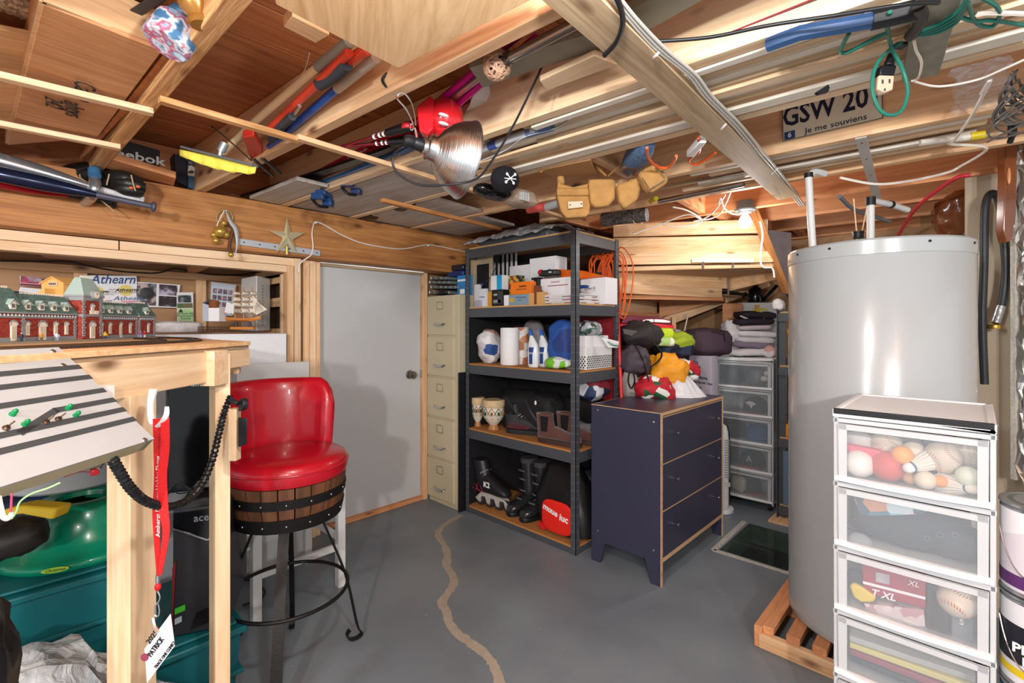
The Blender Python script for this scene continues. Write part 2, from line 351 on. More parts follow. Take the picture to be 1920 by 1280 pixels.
# ------------------------------------------------------------------ ceiling: subfloor planks, joists, beam
JZ = 1.97; SZ = 2.205
cl = MB(); cl.box(-2.6, 4.4, -2.4, 3.7, SZ + .02, SZ + .05); CEIL = st(mk('ceiling', cl, SUBF, M=Matrix.Identity(4)))
y = -.6
while y < 3.6:
    w = .187; plank('plank', (-1.6, y + w / 2, SZ), (4.35, y + w / 2, SZ), w - .004, .02, SUBF, CEIL, face='b'); y += w
jv = V(-.079, .997, 0); jn = V(.997, .079, 0)
def joist(c, s0=-1.2, s1=2.9, m=PINE, w=.038):
    d = c * .68 * .635; a = jn * d + jv * s0; b_ = jn * d + jv * s1; a.z = b_.z = JZ
    return plank('joist', a, b_, w, .232, m, CEIL, face='b')
joist(-.9, m=ORANGE); joist(.02, s0=.3, m=ORANGE)
j0a, j0b = PZ(436, 12, JZ), PZ(200, 296, JZ); dj = (j0b - j0a).normalized()
plank('joist', j0a - dj * .9, j0b + dj * .75, .046, .232, ROUGH, CEIL, face='b', bev=.004)
for c, s1, m in ((2.0, 2.9, PINE), (2.93, 2.9, PINEL), (3.89, 2.9, PINEL), (4.93, 2.9, PINE), (5.92, 1.85, PINE), (6.95, 1.75, ORANGE), (7.95, 1.75, ORANGE), (8.95, 1.6, ORANGE)): joist(c, s1=s1, m=m)
joist(9.9, s1=1.5, m=ORANGE)
plank('header', V(2.45, 1.9, JZ), V(4.3, 1.9, JZ), .04, .232, ORANGE, CEIL, face='b')
# blocking between joists at right
for c, s in ((6.95, .9), (7.95, .75), (8.95, .6), (5.92, .95)):
    a = jn * (c * .4318) + jv * s; b_ = jn * ((c + 1) * .4318) + jv * s; a.z = b_.z = JZ + .01; plank('blocking', a, b_, .038, .2, ORANGE, CEIL, face='b')
for s, c in ((1.02, 2.93), (1.0, 3.89)):
    a = jn * (c * .4318) + jv * s; b_ = jn * ((c + .97) * .4318) + jv * s; a.z = b_.z = JZ + .02; plank('blocking', a, b_, .038, .19, PINE, CEIL, face='b')
# furring strips nailed under the joists: (p0, p1, w, h, mat)
def strip(p, q, w, h, m, z, up=(0, 0, 1), name='furring_strip'): return plank(name, PZ(*p, z), PZ(*q, z), w, h, m, CEIL, up=up, face='b', bev=.002)
strip((298, 192), (562, 268), .03, .018, ROUGH, 1.95); strip((556, 262), (1062, 412), .032, .018, PINE, 1.951)
strip((-60, 135), (288, 216), .032, .018, SPRUCE, 1.951); strip((-60, 226), (226, 281), .032, .018, SPRUCE, 1.951)
strip((716, 379), (938, 432), .03, .02, BEAM, 1.93)
wide = PZ(1045, -25, 1.945), PZ(1478, 372, 1.945)
plank('wide_strip', wide[0], wide[1], .093, .022, GREYW, CEIL, face='b', bev=.002)
# old beam
BX0, BX1 = -1.6, 2.86
bm_ = MB(); n1 = 30; rows = []
def beam_pt(i, y, z): x = BX0 + (BX1 - BX0) * i / n1; return V(x, y + .004 * noise.noise(V(x * 3, y * 9, z * 5)), z + .005 * noise.noise(V(x * 4, z * 9, y)))
ring = lambda i: [beam_pt(i, 2.78, 1.693), beam_pt(i, 2.93, 1.693), beam_pt(i, 2.93, 1.968), beam_pt(i, 2.78, 1.968)]
bm_.loft([ring(i) for i in range(n1 + 1)])
BEAMO = mk('beam', bm_, BEAM, parent=CEIL, world=True, bev=.004)
# ------------------------------------------------------------------ walls
wl = MB(); wl.box(2.19, 4.4, 3.02, 3.06, 0, 2.2); WL = st(mk('wall_left', wl, TANPLY, M=Matrix.Identity(4)))
wa = MB(); wa.box(-1.6, 1.2, 3.5, 3.54, 0, 2.2); WA = st(mk('wall_alcove', wa, TANPLY, M=Matrix.Identity(4)))
wb = MB(); wb.box(4.25, 4.29, -.2, 3.1, 0, 2.2); WB = st(mk('wall_back', wb, TANPLY, M=Matrix.Identity(4)))
wr = MB(); wr.box(3.02, 3.06, -1.6, .02, 0, 2.1); WR = st(mk('wall_right', wr, mat('#b9ab94', .7, var=.06, sc=4, name='beige_board'), M=Matrix.Identity(4)))
# alcove framing (parts of that wall)
plank('header', V(-1.6, 2.9, 1.645), V(1.10, 2.9, 1.645), .07, .04, PINEL, WA, face='t'); plank('header', V(-1.6, 2.9, 1.69), V(.33, 2.9, 1.69), .07, .043, PINEL, WA, face='t'); plank('header', V(.335, 2.9, 1.69), V(1.13, 2.9, 1.69), .07, .043, PINEL, WA, face='t')
plank('plate', V(-1.6, 3.48, 1.60), V(1.15, 3.48, 1.60), .038, .045, PINE, WA, up=(0, -1, 0)).name = 'top_plate'
for x in (-.42, .24, .80): plank('stud', V(x, 3.48, 0), V(x, 3.48, 1.58), .055, .036, PINE, WA, up=(0, -1, 0))
for x in (-.25, .75):
    plank('ceiling_batten', V(x, 2.94, 1.66), V(x, 3.49, 1.64), .05, .04, ORANGE, WA)
cb = MB(); cb.box(-1.6, 1.2, 2.93, 3.5, 1.70, 1.715); mk('ceiling_board', cb, SUBF, parent=WA)
lp = MB(); lp.prism([V(.02, 3.0, 1.655), V(.62, 3.0, 1.652), V(.5, 3.4, 1.64), V(.1, 3.4, 1.64)], V(0, 0, .008)); mk('ceiling_patch', lp, mat('#a98470', .7, var=.04, name='pinkish_board'), parent=WA)
# jamb studs between the alcove and the door
for x, w, y, m, z1 in ((1.105, .036, 2.885, PINE, 1.645), (1.146, .036, 2.885, PINEL, 1.69), (1.215, .038, 2.93, PINE, 1.69), (1.255, .036, 2.93, PINEL, 1.69), (1.291, .03, 2.94, PINE, 1.69)):
    plank('stud', V(x, y, 0), V(x, y, z1), w, .07, m, WA, up=(0, -1, 0))
for z in (1.585, 1.44, 1.25, 1.02, 1.62): plank('side_slat', V(1.13, 2.93, z), V(1.13, 3.48, z), .03, .055, PINE, WA)
plank('side_post', V(1.1, 2.945, 0), V(1.1, 2.945, 1.6), .03, .03, PINEL, WA, up=(0, -1, 0))
bk = MB(); bk.box(1.17, 1.19, 2.93, 3.5, 0, 1.7); mk('side_sheathing', bk, mat('#4a3626', .8, name='dark_backing'), parent=WA)
# right jamb
plank('stud', V(2.12, 2.972, 0), V(2.12, 2.972, 1.69), .036, .07, PINE, WL, up=(0, -1, 0))
# door
DR = st(thing('door_1', '', '', (1.71, 2.985, 0))); del DR['label']; del DR['category']
db = MB(); db.box(1.312, 2.094, 2.965, 3.0, .03, 1.69); mk('door_leaf', db, mat('#c3c5c6', .45, var=.01, bump=.05, name='door_paint'), parent=DR, world=True, bev=.002)
tb = MB(); tb.box(1.3, 2.1, 2.94, 3.0, 0, .028); mk('threshold', tb, ORANGE, parent=DR, world=True, bev=.003)
tj = MB(); tj.box(1.31, 2.1, 2.935, 2.965, 1.672, 1.69); mk('top_stop', tj, GREYW, parent=DR)
hg = MB(); hg.cyl(V(1.308, 2.955, 1.33), V(1.308, 2.955, 1.42), .007); hg.cyl(V(1.308, 2.955, .3), V(1.308, 2.955, .39), .007); mk('hinge', hg, ALU, parent=DR)
kb = MB(); kc = PY(768, 702, 2.965); mm = frame(kc, (0, 0, 1), (0, -1, 0)); kb.lathe([(.032, 0), (.032, .004), (.013, .01), (.012, .028), (.026, .036), (.028, .05), (.022, .06), (.006, .063)], 24, mm); mk('knob', kb, mat('#8f8a80', .3, 1, name='satin_nickel'), parent=DR)
lt = MB(); lt.box(2.088, 2.096, 2.955, 2.97, kc.z - .03, kc.z + .03); mk('strike', lt, ALU, parent=DR)
# close the gap above the beam
gp = MB(); gp.box(-1.6, 2.9, 2.93, 2.96, 1.72, 2.2); mk('rim_board', gp, SUBF, parent=CEIL)
# ------------------------------------------------------------------ winding staircase seen from below
STA = thing('winding_staircase', 'underside of the winding wooden staircase between shelf unit and water heater', 'staircase', (3.1, 1.5, 0))
def quadboard(name, pts, th, m, parent=STA):
    pts = [Vector(p) for p in pts]; n = (pts[1] - pts[0]).cross(pts[3] - pts[0]).normalized()
    if n.dot(pts[0] - V(0, 0, H)) < 0: n = -n
    mid = sum(pts, V(0, 0, 0)) / 4; fr_ = frame(mid, pts[1] - pts[0], n); inv = fr_.inverted()
    mb = MB(); mb.prism([inv @ p for p in pts], (inv.to_3x3() @ n) * th)
    return mk(name, mb, m, M=WM[parent.as_pointer()].inverted() @ fr_, parent=parent, bev=.0015)
def at(px, d, z):
    r = FW + RT * ((px - 960) / FP); p = r * d; p.z = z; return p
RS = [(1.97, 1.885, 3.16, 3.02, 1150, 1440, PINE), (1.885, 1.765, 3.2, 3.1, 1150, 1442, PLYL), (1.69, 1.575, 3.26, 3.6, 1150, 1366, PLYL), (1.51, 1.40, 3.34, 3.95, 1150, 1232, PINE)]
for z1, z0, dL, dR, pL, pR, m in RS: quadboard('riser', [at(pL, dL, z0), at(pR, dR, z0), at(pR, dR, z1), at(pL, dL, z1)], .02, m)
quadboard('cleat', [at(1152, 3.17, 1.70), at(1450, 3.03, 1.70), at(1450, 3.03, 1.77), at(1152, 3.17, 1.77)], .03, PINE)
quadboard('cleat', [at(1162, 3.22, 1.515), at(1354, 3.5, 1.50), at(1354, 3.5, 1.575), at(1162, 3.22, 1.575)], .03, PINE)
quadboard('riser', [at(1368, 3.62, 1.56), at(1462, 3.3, 1.62), at(1462, 3.3, 1.67), at(1368, 3.62, 1.69)], .02, PINE)
quadboard('tread', [at(1150, 3.2, 1.69), at(1450, 3.06, 1.70), at(1450, 3.9, 1.69), at(1150, 3.3, 1.69)], -.03, PINE)
quadboard('tread', [at(1150, 3.26, 1.51), at(1356, 3.52, 1.51), at(1365, 4.3, 1.51), at(1150, 3.4, 1.51)], -.03, ORANGE)
quadboard('tread', [at(1150, 3.36, 1.40), at(1236, 3.9, 1.40), at(1300, 4.3, 1.40), at(1150, 3.6, 1.40)], -.03, ORANGE)
quadboard('riser', [at(1236, 3.9, 1.36), at(1330, 3.75, 1.47), at(1330, 3.75, 1.51), at(1236, 3.9, 1.51)], .02, ORANGE)
plank('stringer', PD(1240, 606, 3.9), PD(1440, 528, 3.84), .03, .075, PINE, STA, up=(0, 0, 1))
plank('stringer', PD(1412, 392, 2.95), PD(1475, 548, 3.12), .03, .05, BEAM, STA, up=-FW)
quadboard('side_panel', [at(1418, 3.06, 1.92), at(1484, 3.2, 1.92), at(1484, 3.25, 1.45), at(1474, 3.2, 1.5)], .01, mat('#8a7f80', .6, var=.1, name='lavender_grey_panel'))  # side panel in its own lavender-grey
for px_, w in ((1262, .03), (1418, .03)): plank('post', at(px_, 3.75, 0), at(px_, 3.75, 1.36 + (px_ > 1400) * .1), w, .05, PINE, STA, up=-FW)
quadboard('backing_board', [at(1355, 3.7, .9), at(1392, 3.68, .9), at(1392, 3.68, 1.47), at(1355, 3.7, 1.47)], .015, ORANGE)
sh = plank('shelf_batten', PD(1296, 489, 3.02), PD(1412, 489, 2.97), .03, .022, PINEL, STA)
for q in (1318, 1374):
    b_ = MB().cbox(PD(q, 497, 3.0), (.012, .012, .045)); mk('screw_bracket', b_, ALU, parent=STA)
mt_ = MB(); mt_.cbox(at(1366, 3.55, 1.6), (.012, .012, .17)); mk('metal_strap', mt_, ALU, parent=STA)
# ------------------------------------------------------------------ boltless steel shelf unit
SX0, SX1, SY0, SY1, STOP = 2.18, 2.635, 1.60, 2.55, 1.83
SHZ = [1.83, 1.42, 1.09, .66, .125]   # top faces of shelves
SHZ = [1.835, 1.425, 1.035, .585, .045]
SHU = thing('shelf_unit', 'tall grey metal shelf unit with particle board shelves, packed with boots and boxes', 'shelf unit', ((SX0 + SX1) / 2, (SY0 + SY1) / 2, 0))
def post(x, y, sx, sy, z1, parent, holes=True, m=GREYM):
    mb = MB(); mb.box(x, x + sx * .036, y, y + sy * .003, 0, z1); mb.box(x, x + sx * .003, y, y + sy * .036, 0, z1)
    o = mk('upright', mb, m, parent=parent)
    if holes:
        hb = MB(); z = .04
        while z < z1 - .02:
            for q in (.011, .026):
                for (cx, cy, ax) in ((x - sx * .0006, y + sy * q, 0), (x + sx * q, y - sy * .0006, 1)):
                    d = (.0012, .0035, .006) if ax == 0 else (.0035, .0012, .006)
                    hb.cbox((cx, cy, z), d)
            z += .046
        hb_ = mk('slot_hole', hb, mat('#8b9094', .4, .3, var=0, name='slot_edge'), parent=o, world=True, smooth=False); hb_['kind'] = 'stuff'
    return o
for x, sx in ((SX0, 1), (SX1, -1)):
    for y, sy in ((SY0, 1), (SY1, -1)): post(x, y, sx, sy, 1.835, SHU)
for i, z in enumerate(SHZ):
    h = .06 if i else .06
    for a in ((SX0 + .004, SX0 + .02, SY0 + .004, SY1 - .004), (SX1 - .02, SX1 - .004, SY0 + .004, SY1 - .004)):
        b_ = MB().box(a[0], a[1], a[2], a[3], z - .012 - h, z - .01); mk('beam', b_, GREYM, parent=SHU, world=True, bev=.002)
    for a in ((SX0 + .004, SX1 - .004, SY0 + .004, SY0 + .02), (SX0 + .004, SX1 - .004, SY1 - .02, SY1 - .004)):
        b_ = MB().box(a[0], a[1], a[2], a[3], z - .012 - h, z - .01); mk('side_beam', b_, GREYM, parent=SHU, world=True, bev=.002)
    b_ = MB().box(SX0 + .006, SX1 - .006, SY0 + .006, SY1 - .006, z - .012, z); mk('shelf', b_, CHIP if i < 2 else CHIPO, parent=SHU, world=True, bev=.001)
BKP = mat('#111114', .85, var=.1, name='plain_black')  # plain black sheets closing the lower bays at back and side
for a in ((1.72, 2.53, .05, .96), (1.98, 2.53, 1.04, 1.36)):
    b_ = MB().box(2.618, 2.626, a[0], a[1], a[2], a[3]); mk('back_panel', b_, BKP, parent=SHU)
b_ = MB().box(2.2, 2.62, 2.525, 2.533, .05, 1.36); mk('back_panel', b_, BKP, parent=SHU)

# ------------------------------------------------------------------ five-drawer filing cabinet
CRM = mat('#c4ba9c', .45, var=.03, bump=.04, name='beige_enamel')
FC = thing('filing_cabinet', 'tall beige five-drawer filing cabinet beside the door', 'cabinet', (2.35, 2.77, 0))
cx0, cx1, cy0, cy1 = 2.125, 2.60, 2.57, 2.93; czt = 1.515
b_ = MB().box(cx0 + .012, cx1, cy0, cy1, .03, czt); b_.box(cx0 + .02, cx1, cy0 + .01, cy1 - .01, 0, .03); mk('body', b_, CRM, parent=FC, world=True, bev=.003)
dh = (czt - .03) / 5
for i in range(5):
    z0 = .03 + dh * i + .012; z1 = .03 + dh * (i + 1) - .004
    b_ = MB().box(cx0 - .002, cx0 + .016, cy0 + .045, cy1 - .012, z0, z1); dd = mk('drawer', b_, CRM, parent=FC, world=True, bev=.003)
    yc = (cy0 + .045 + cy1 - .012) / 2; zc = z1 - .07
    b_ = MB()
    for s in (-1, 1): b_.box(cx0 - .006, cx0 - .002, yc + s * .034 - .003, yc + s * .034 + .003, zc - .026, zc + .026); b_.box(cx0 - .006, cx0 - .002, yc - .034, yc + .034, zc + s * .026 - .003, zc + s * .026 + .003)
    mk('label_holder', b_, mat('#a49c84', .35, .6, name='dull_metal'), parent=dd, world=True, bev=.001)
    b_ = MB(); zh = z0 + .075; b_.tube([V(cx0, yc - .06, zh + .006), V(cx0 - .02, yc - .05, zh), V(cx0 - .026, yc, zh - .003), V(cx0 - .02, yc + .05, zh), V(cx0, yc + .06, zh + .006)], .007, 8, 4, sq=.6)
    mk('handle', b_, CHROME, parent=dd)
b_ = MB().box(2.125, 2.60, 2.556, 2.567, 0, .97); tag(mk('black_board', b_, BLACK, bev=.002), 'narrow black board wedged between filing cabinet and shelf unit', 'board')

# ------------------------------------------------------------------ dark blue dresser
DRS = thing('dresser', 'dark navy three-drawer dresser with exposed plywood edges', 'dresser', (2.615, 1.3, 0))
NAVY = mat('#35364b', .38, var=.04, sc=60, bump=.05, bsc=300, name='navy_laminate'); EDGE = wood('#d2ab84', '#b98f66', 'ply_edge', knots=False)
x0, x1, y0, y1, zt = 2.21, 3.03, 1.105, 1.515, .862
for x, s in ((x0, 1), (x1, -1)):
    poly = [(y0, 0), (y0 + .055, 0), (y0 + .085, .115), (y1 - .085, .115), (y1 - .055, 0), (y1, 0), (y1, zt - .016), (y0, zt - .016)]
    b_ = MB().prism([V(x, a, z) for a, z in poly], V(s * .018, 0, 0)); sp = mk('side_panel', b_, NAVY, parent=DRS)
    b_ = MB().box(min(x, x + s * .018) - .0003, max(x, x + s * .018) + .0003, y0 - .0015, y0 + .0015, 0, zt - .016); mk('edge_band', b_, EDGE, parent=sp)
    if s == 1:
        b_ = MB()
        for yy, zz in ((y0 + .04, zt - .05), (y1 - .04, zt - .03), (y0 + .04, .17), (y1 - .04, .17)): b_.lathe([(.006, 0), (.006, .001), (.003, .0025)], 10, frame(V(x, yy, zz), (0, 0, 1), (-1, 0, 0)))
        mk('screw_head', b_, ALU, parent=sp)['kind'] = 'stuff'
b_ = MB().box(x0, x1, y0, y1, zt - .016, zt); tp = mk('top', b_, NAVY, parent=DRS)
b_ = MB().box(x0 - .0015, x1 + .0015, y0 - .0015, y0 + .001, zt - .0155, zt - .0005); b_.box(x0 - .0015, x0 + .001, y0, y1, zt - .004, zt - .0005); b_.box(x0, x1, y1 - .001, y1 + .0015, zt - .004, zt + .0002); mk('edge_band', b_, EDGE, parent=tp)
b_ = MB().box(x0 + .018, x1 - .018, y0, y0 + .018, .115, .137); mk('bottom_rail', b_, EDGE, parent=DRS)
b_ = MB().box(x0 + .018, x1 - .018, y1 - .012, y1, .115, zt - .016); b_.box(x0 + .018, x1 - .018, y0 + .02, y1, .115, .13); mk('back_panel', b_, NAVY, parent=DRS)
dz = (zt - .02 - .137) / 3
for i in range(3):
    z0 = .137 + dz * i + .002; z1 = .137 + dz * (i + 1) - .002
    b_ = MB().box(x0 + .021, x1 - .021, y0 - .001, y0 + .016, z0, z1 - .004); dd = mk('drawer', b_, NAVY, parent=DRS)
    b_ = MB().box(x0 + .021, x1 - .021, y0 - .0016, y0 + .016, z1 - .004, z1); mk('edge_band', b_, EDGE, parent=dd)
    for xx in (x0 + .14, x1 - .14):
        b_ = MB().lathe([(.004, 0), (.005, .012), (.008, .018), (.0085, .028), (.005, .031)], 12, frame(V(xx, y0, (z0 + z1) / 2 + .02), (1, 0, 0), (0, -1, 0))); mk('knob', b_, CHROME, parent=dd)

# ------------------------------------------------------------------ water heater on its slatted base
HCX, HCY, HR = 2.425, .284, .303
WH = thing('water_heater', 'large pale grey cylindrical water heater on a slatted wood base', 'water heater', (HCX, HCY, .09))
ENM = mat('#adb2b4', .22, var=.01, coat=.4, name='white_enamel')
b_ = MB(); T = Matrix.Translation(V(HCX, HCY, 0)); b_.lathe([(.2, .092), (HR - .004, .092), (HR, .1), (HR, .125), (HR - .002, .127), (HR - .002, .13), (HR, .132), (HR, 1.548), (HR - .001, 1.55)], 96, T); mk('tank_jacket', b_, ENM, parent=WH)
b_ = MB().lathe([(HR - .002, 1.548), (HR + .002, 1.551), (HR + .002, 1.60), (HR - .004, 1.607), (HR - .02, 1.609), (.01, 1.612)], 96, T); mk('top_cap', b_, ENM, parent=WH)
b_ = MB()
for a in (-1.2, -1.85, -2.5, 2.8, 2.3): b_.lathe([(.005, 0), (.004, .003)], 8, frame(V(HCX + (HR + .002) * math.cos(a), HCY + (HR + .002) * math.sin(a), 1.585), (0, 0, 1), (math.cos(a), math.sin(a), 0)))
mk('screw_head', b_, BLACK, parent=WH)['kind'] = 'stuff'
b_ = MB().box(HCX + .12, HCX + .125, HCY - .281, HCY - .277, .13, 1.548); 
GP = mat('#d5d6d4', .4, var=.01, name='grey_pipe')
cold = [PD(1576, 455, 1.95), PD(1571, 430, 1.95), PD(1562, 345, 1.98)]
p0 = V(*[0] * 3); 
b_ = MB().tube([V(HCX - .07, HCY + .2, 1.6), V(HCX - .075, HCY + .21, 1.80), V(HCX - .08, HCY + .215, 1.93)], .014, 12, 3); b_.tube([V(HCX - .08, HCY + .215, 1.93), V(HCX - .05, HCY + .2, 1.955), V(HCX + .0, HCY + .17, 1.95)], .014, 12, 3); mk('cold_pipe', b_, GP, parent=WH)
b_ = MB().cyl(V(HCX - .08, HCY + .215, 1.925), V(HCX - .08, HCY + .215, 1.945), .017, seg=12); mk('pipe_collar', b_, BLACK, parent=WH)
b_ = MB().tube([V(HCX + .07, HCY + .02, 1.6), V(HCX + .07, HCY + .02, 1.81)], .014, 12, 1); b_.tube([V(HCX + .07, HCY + .02, 1.82), V(HCX + .2, HCY - .03, 1.82), V(HCX + .33, HCY - .08, 1.81)], .013, 12, 3); mk('hot_pipe', b_, GP, parent=WH)
b_ = MB().cyl(V(HCX + .07, HCY + .02, 1.80), V(HCX + .07, HCY + .02, 1.835), .018, seg=12); b_.cyl(V(HCX + .2, HCY - .03, 1.82), V(HCX + .215, HCY - .036, 1.82), .016, seg=12); mk('pipe_collar', b_, BLACK, parent=WH)
b_ = MB().tube([PD(1574, 368, 2.25), PD(1600, 392, 2.4), PD(1640, 406, 2.6), PD(1668, 415, 2.7)], .01, 10, 4); tag(mk('heating_pipe', b_, mat('#6d7276', .5, name='dark_pipe')), 'dark grey bent water pipe running behind the water heater top', 'pipe')
PAL = thing('slatted_base', 'small orange-brown wood slat pallet under the water heater', 'pallet', (2.42, .29, 0))
for i in range(8):
    y = .585 - i * .088
    plank('slat', V(2.085, y, .058), V(2.76, y, .058), .048 if i else .04, .03, ORANGE, PAL, face='b', bev=.003)
for x in (2.085, 2.4, 2.74): plank('rail', V(x, .615, 0), V(x, -.06, 0), .032, .058, ORANGE if x > 2.2 else PINE, PAL, face='b', bev=.003)
PAL_END = plank('end_rail', V(2.07, .618, 0), V(2.77, .618, 0), .03, .085, ORANGE, PAL, face='b', bev=.003)
# things on top of the heater
RD = thing('reed_diffuser', 'clear glass reed diffuser bottle with black neck and two reeds on water heater', 'diffuser', (HCX - .06, HCY + .13, 1.612))
q = V(HCX - .06, HCY + .13, 0); q = at(1609, 2.12, 0); q.z = 0
T = Matrix.Translation(q)
b_ = MB().lathe([(.03, 1.613), (.035, 1.62), (.035, 1.66), (.03, 1.672), (.02, 1.678), (.019, 1.68)], 28, T); mk('glass_bottle', b_, mat('#f4f4ee', .03, var=0, trans=1, name='clear_glass'), parent=RD)
b_ = MB().lathe([(.019, 1.678), (.021, 1.682), (.021, 1.705), (.023, 1.706), (.023, 1.712)], 24, T); mk('neck_ring', b_, BLACK, parent=RD)
for d in ((-.02, 0), (.035, -.02)):
    b_ = MB().cyl(q + V(-d[0] * .4, 0, 1.62), q + V(0, 0, 1.86) + RT * d[0] + FW * d[1], .0025, seg=6); mk('reed', b_, PINEL, parent=RD)

# ------------------------------------------------------------------ foreground drawer tower
CLR = glassy('#c9d4db', .17, .2); FRST = mat('#d3d8dc', .35, var=.01, name='frosted_plastic', alpha=.78)
TWX0, TWX1, TWY0, TWY1 = 1.62, 2.06, -.045, .285
def tower(name, label, x0, x1, y0, y1, zt, n, dh, band=False, cast=True, alpha=None):
    """drawer tower facing -x; returns list of drawer interiors (z floor)"""
    t_ = thing(name, label, 'drawer tower', ((x0 + x1) / 2, (y0 + y1) / 2, 0))
    zb = zt - .03 - n * dh
    b_ = MB().box(x0, x1, y0, y1, zt - .022, zt - .012); b_.prism([V(x0 + .006, y0 + .006, zt - .012), V(x1 - .006, y0 + .006, zt - .012), V(x1 - .006, y1 - .006, zt - .012), V(x0 + .006, y1 - .006, zt - .012)], V(0, 0, .008))
    for a in ((x0, x1, y0, y0 + .014), (x0, x1, y1 - .014, y1), (x0, x0 + .014, y0, y1), (x1 - .014, x1, y0, y1)): b_.box(*a, zt - .022, zt)
    lid = mk('top_cover', b_, WPLAS, parent=t_, world=True, bev=.003)
    if band:
        b_ = MB().box(x0 - .003, x0 + .004, y0 + .004, y1 - .002, zt - .013, zt + .003); mk('black_strip', b_, BLACK, parent=lid, world=True, bev=.002)
    for s in (0, 1):
        yy = y0 if s == 0 else y1
        for xx in (x0 + .006, x1 - .03):
            b_ = MB().box(xx, xx + .024, yy + (.001 if s == 0 else -.012), yy + (.012 if s == 0 else -.001), zb - .01, zt - .02); mk('corner_post', b_, FRST, parent=t_, world=True, bev=.002)
        b_ = MB().box(x0 + .03, x1 - .03, yy + (.004 if s == 0 else -.006), yy + (.006 if s == 0 else -.004), zb, zt - .02); mk('side_panel', b_, glassy('#c9ced2', .5, .3, 'hazy_side'), parent=t_)
    outs = []
    for i in range(n):
        z1 = zt - .026 - i * dh; z0 = z1 - dh
        b_ = MB().box(x0 + .006, x0 + .03, y0, y1, z1 - .012, z1); b_.box(x0 + .006, x1 - .006, y0 + .002, y1 - .002, z0 - .001, z0 + .001); mk('frame_rail', b_, FRST, parent=t_, world=True, bev=.001)
        # drawer: tray with clear bowed front and white lip
        ya, yb = y0 + .014, y1 - .014; zf = z0 + .012
        b_ = MB().box(x0 + .004, x1 - .02, ya, yb, zf, zf + .002); b_.box(x0 + .004, x1 - .02, ya, ya + .002, zf, z1 - .03); b_.box(x0 + .004, x1 - .02, yb - .002, yb, zf, z1 - .03); b_.box(x1 - .022, x1 - .02, ya, yb, zf, z1 - .03)
        dr = mk('drawer', b_, glassy('#d5dde2', .3, .25, 'tray_plastic'), parent=t_)
        b_ = MB().box(x0 - .001, x0 + .0015, ya, yb, zf + .004, z1 - .02); mk('clear_front', b_, CLR, parent=dr)
        b_ = MB(); 
        for a in ((ya, ya + .02), (yb - .02, yb)): b_.box(x0 - .003, x0 + .003, a[0], a[1], zf, z1 - .014)
        b_.box(x0 - .003, x0 + .003, ya, yb, z1 - .03, z1 - .014); mk('front_border', b_, glassy('#e6ebef', .55, .3, 'frosted_border'), parent=dr, world=True, bev=.001)
        b_ = MB(); N_ = 10
        for k in range(N_):
            f = lambda k: -.004 - .012 * math.sin(PI * k / N_); a, c = y0 + .004 + (y1 - y0 - .008) * k / N_, y0 + .004 + (y1 - y0 - .008) * (k + 1) / N_
            b_.hex([(x0 + f(k), a, zf - .006), (x0 + .006, a, zf - .006), (x0 + .006, c, zf - .006), (x0 + f(k + 1), c, zf - .006), (x0 + f(k), a, zf + .009), (x0 + .006, a, zf + .009), (x0 + .006, c, zf + .009), (x0 + f(k + 1), c, zf + .009)])
        mk('pull_lip', b_, WPLAS, parent=dr, world=True, bev=.001)
        outs.append(zf + .002)
    for xx in (x0 + .04, x1 - .05):
        for yy in (y0 + .03, y1 - .03):
            b_ = MB().cyl(V(xx, yy - .01, .025), V(xx, yy + .01, .025), .025, seg=16); b_.cyl(V(xx, yy, .03), V(xx, yy, max(.05, zb)), .008, seg=8); mk('caster', b_, BLACK, parent=t_)
    return outs
TW = tower('drawer_tower', 'clear plastic drawer tower holding balls and baseballs, in front of water heater', TWX0, TWX1, TWY0, TWY1, 1.055, 5, .182, band=True)
TB = tower('drawer_tower', 'clear plastic drawer tower full of caps, topped by folded laundry', 3.63, 3.99, .985, 1.385, 1.065, 5, .197)

# ------------------------------------------------------------------ barrel bar stool
SC_ = CP(1.80, -.845, 0)
STL = thing('bar_stool', 'red vinyl barrel bar stool with black iron legs beside the wooden table', 'bar stool', SC_)
REDV = mat('#b40c22', .3, var=.03, bump=.35, bsc=18, coat=.3, name='red_vinyl')
T = Matrix.Translation(SC_)
b_ = MB().lathe([(.185, .735), (.205, .74), (.212, .755), (.213, .785), (.205, .805), (.19, .815), (.1, .822), (.01, .824)], 56, T); mk('seat', b_, REDV, parent=STL)
b_ = MB().tube([SC_ + V(.2145 * math.cos(a), .2145 * math.sin(a), .782) for a in [2 * PI * k / 48 for k in range(48)]], .0035, 6, 1, closed=True); mk('piping', b_, REDV, parent=STL)
WB = None
OAK = wood('#6d4427', '#3c2413', 'barrel_oak', knots=False, axis=2)
OAKO = OAK
for k in range(24):
    a0 = 2 * PI * k / 24 + .012; a1 = 2 * PI * (k + 1) / 24 - .012
    b_ = MB(); ps = []
    for z, r in ((.595, .188), (.665, .201), (.737, .206)):
        for a in (a0, a1): ps.append((z, r, a))
    v_ = [SC_ + V(r * math.cos(a), r * math.sin(a), z) for z, r, a in ps] + [SC_ + V((r - .015) * math.cos(a), (r - .015) * math.sin(a), z) for z, r, a in ps]
    b_.add(v_, [(0, 1, 3, 2), (2, 3, 5, 4), (7, 6, 8, 9), (9, 8, 10, 11), (0, 2, 8, 6), (2, 4, 10, 8), (3, 1, 7, 9), (5, 3, 9, 11), (4, 5, 11, 10), (1, 0, 6, 7)]); mk('stave', b_, OAK, parent=STL)
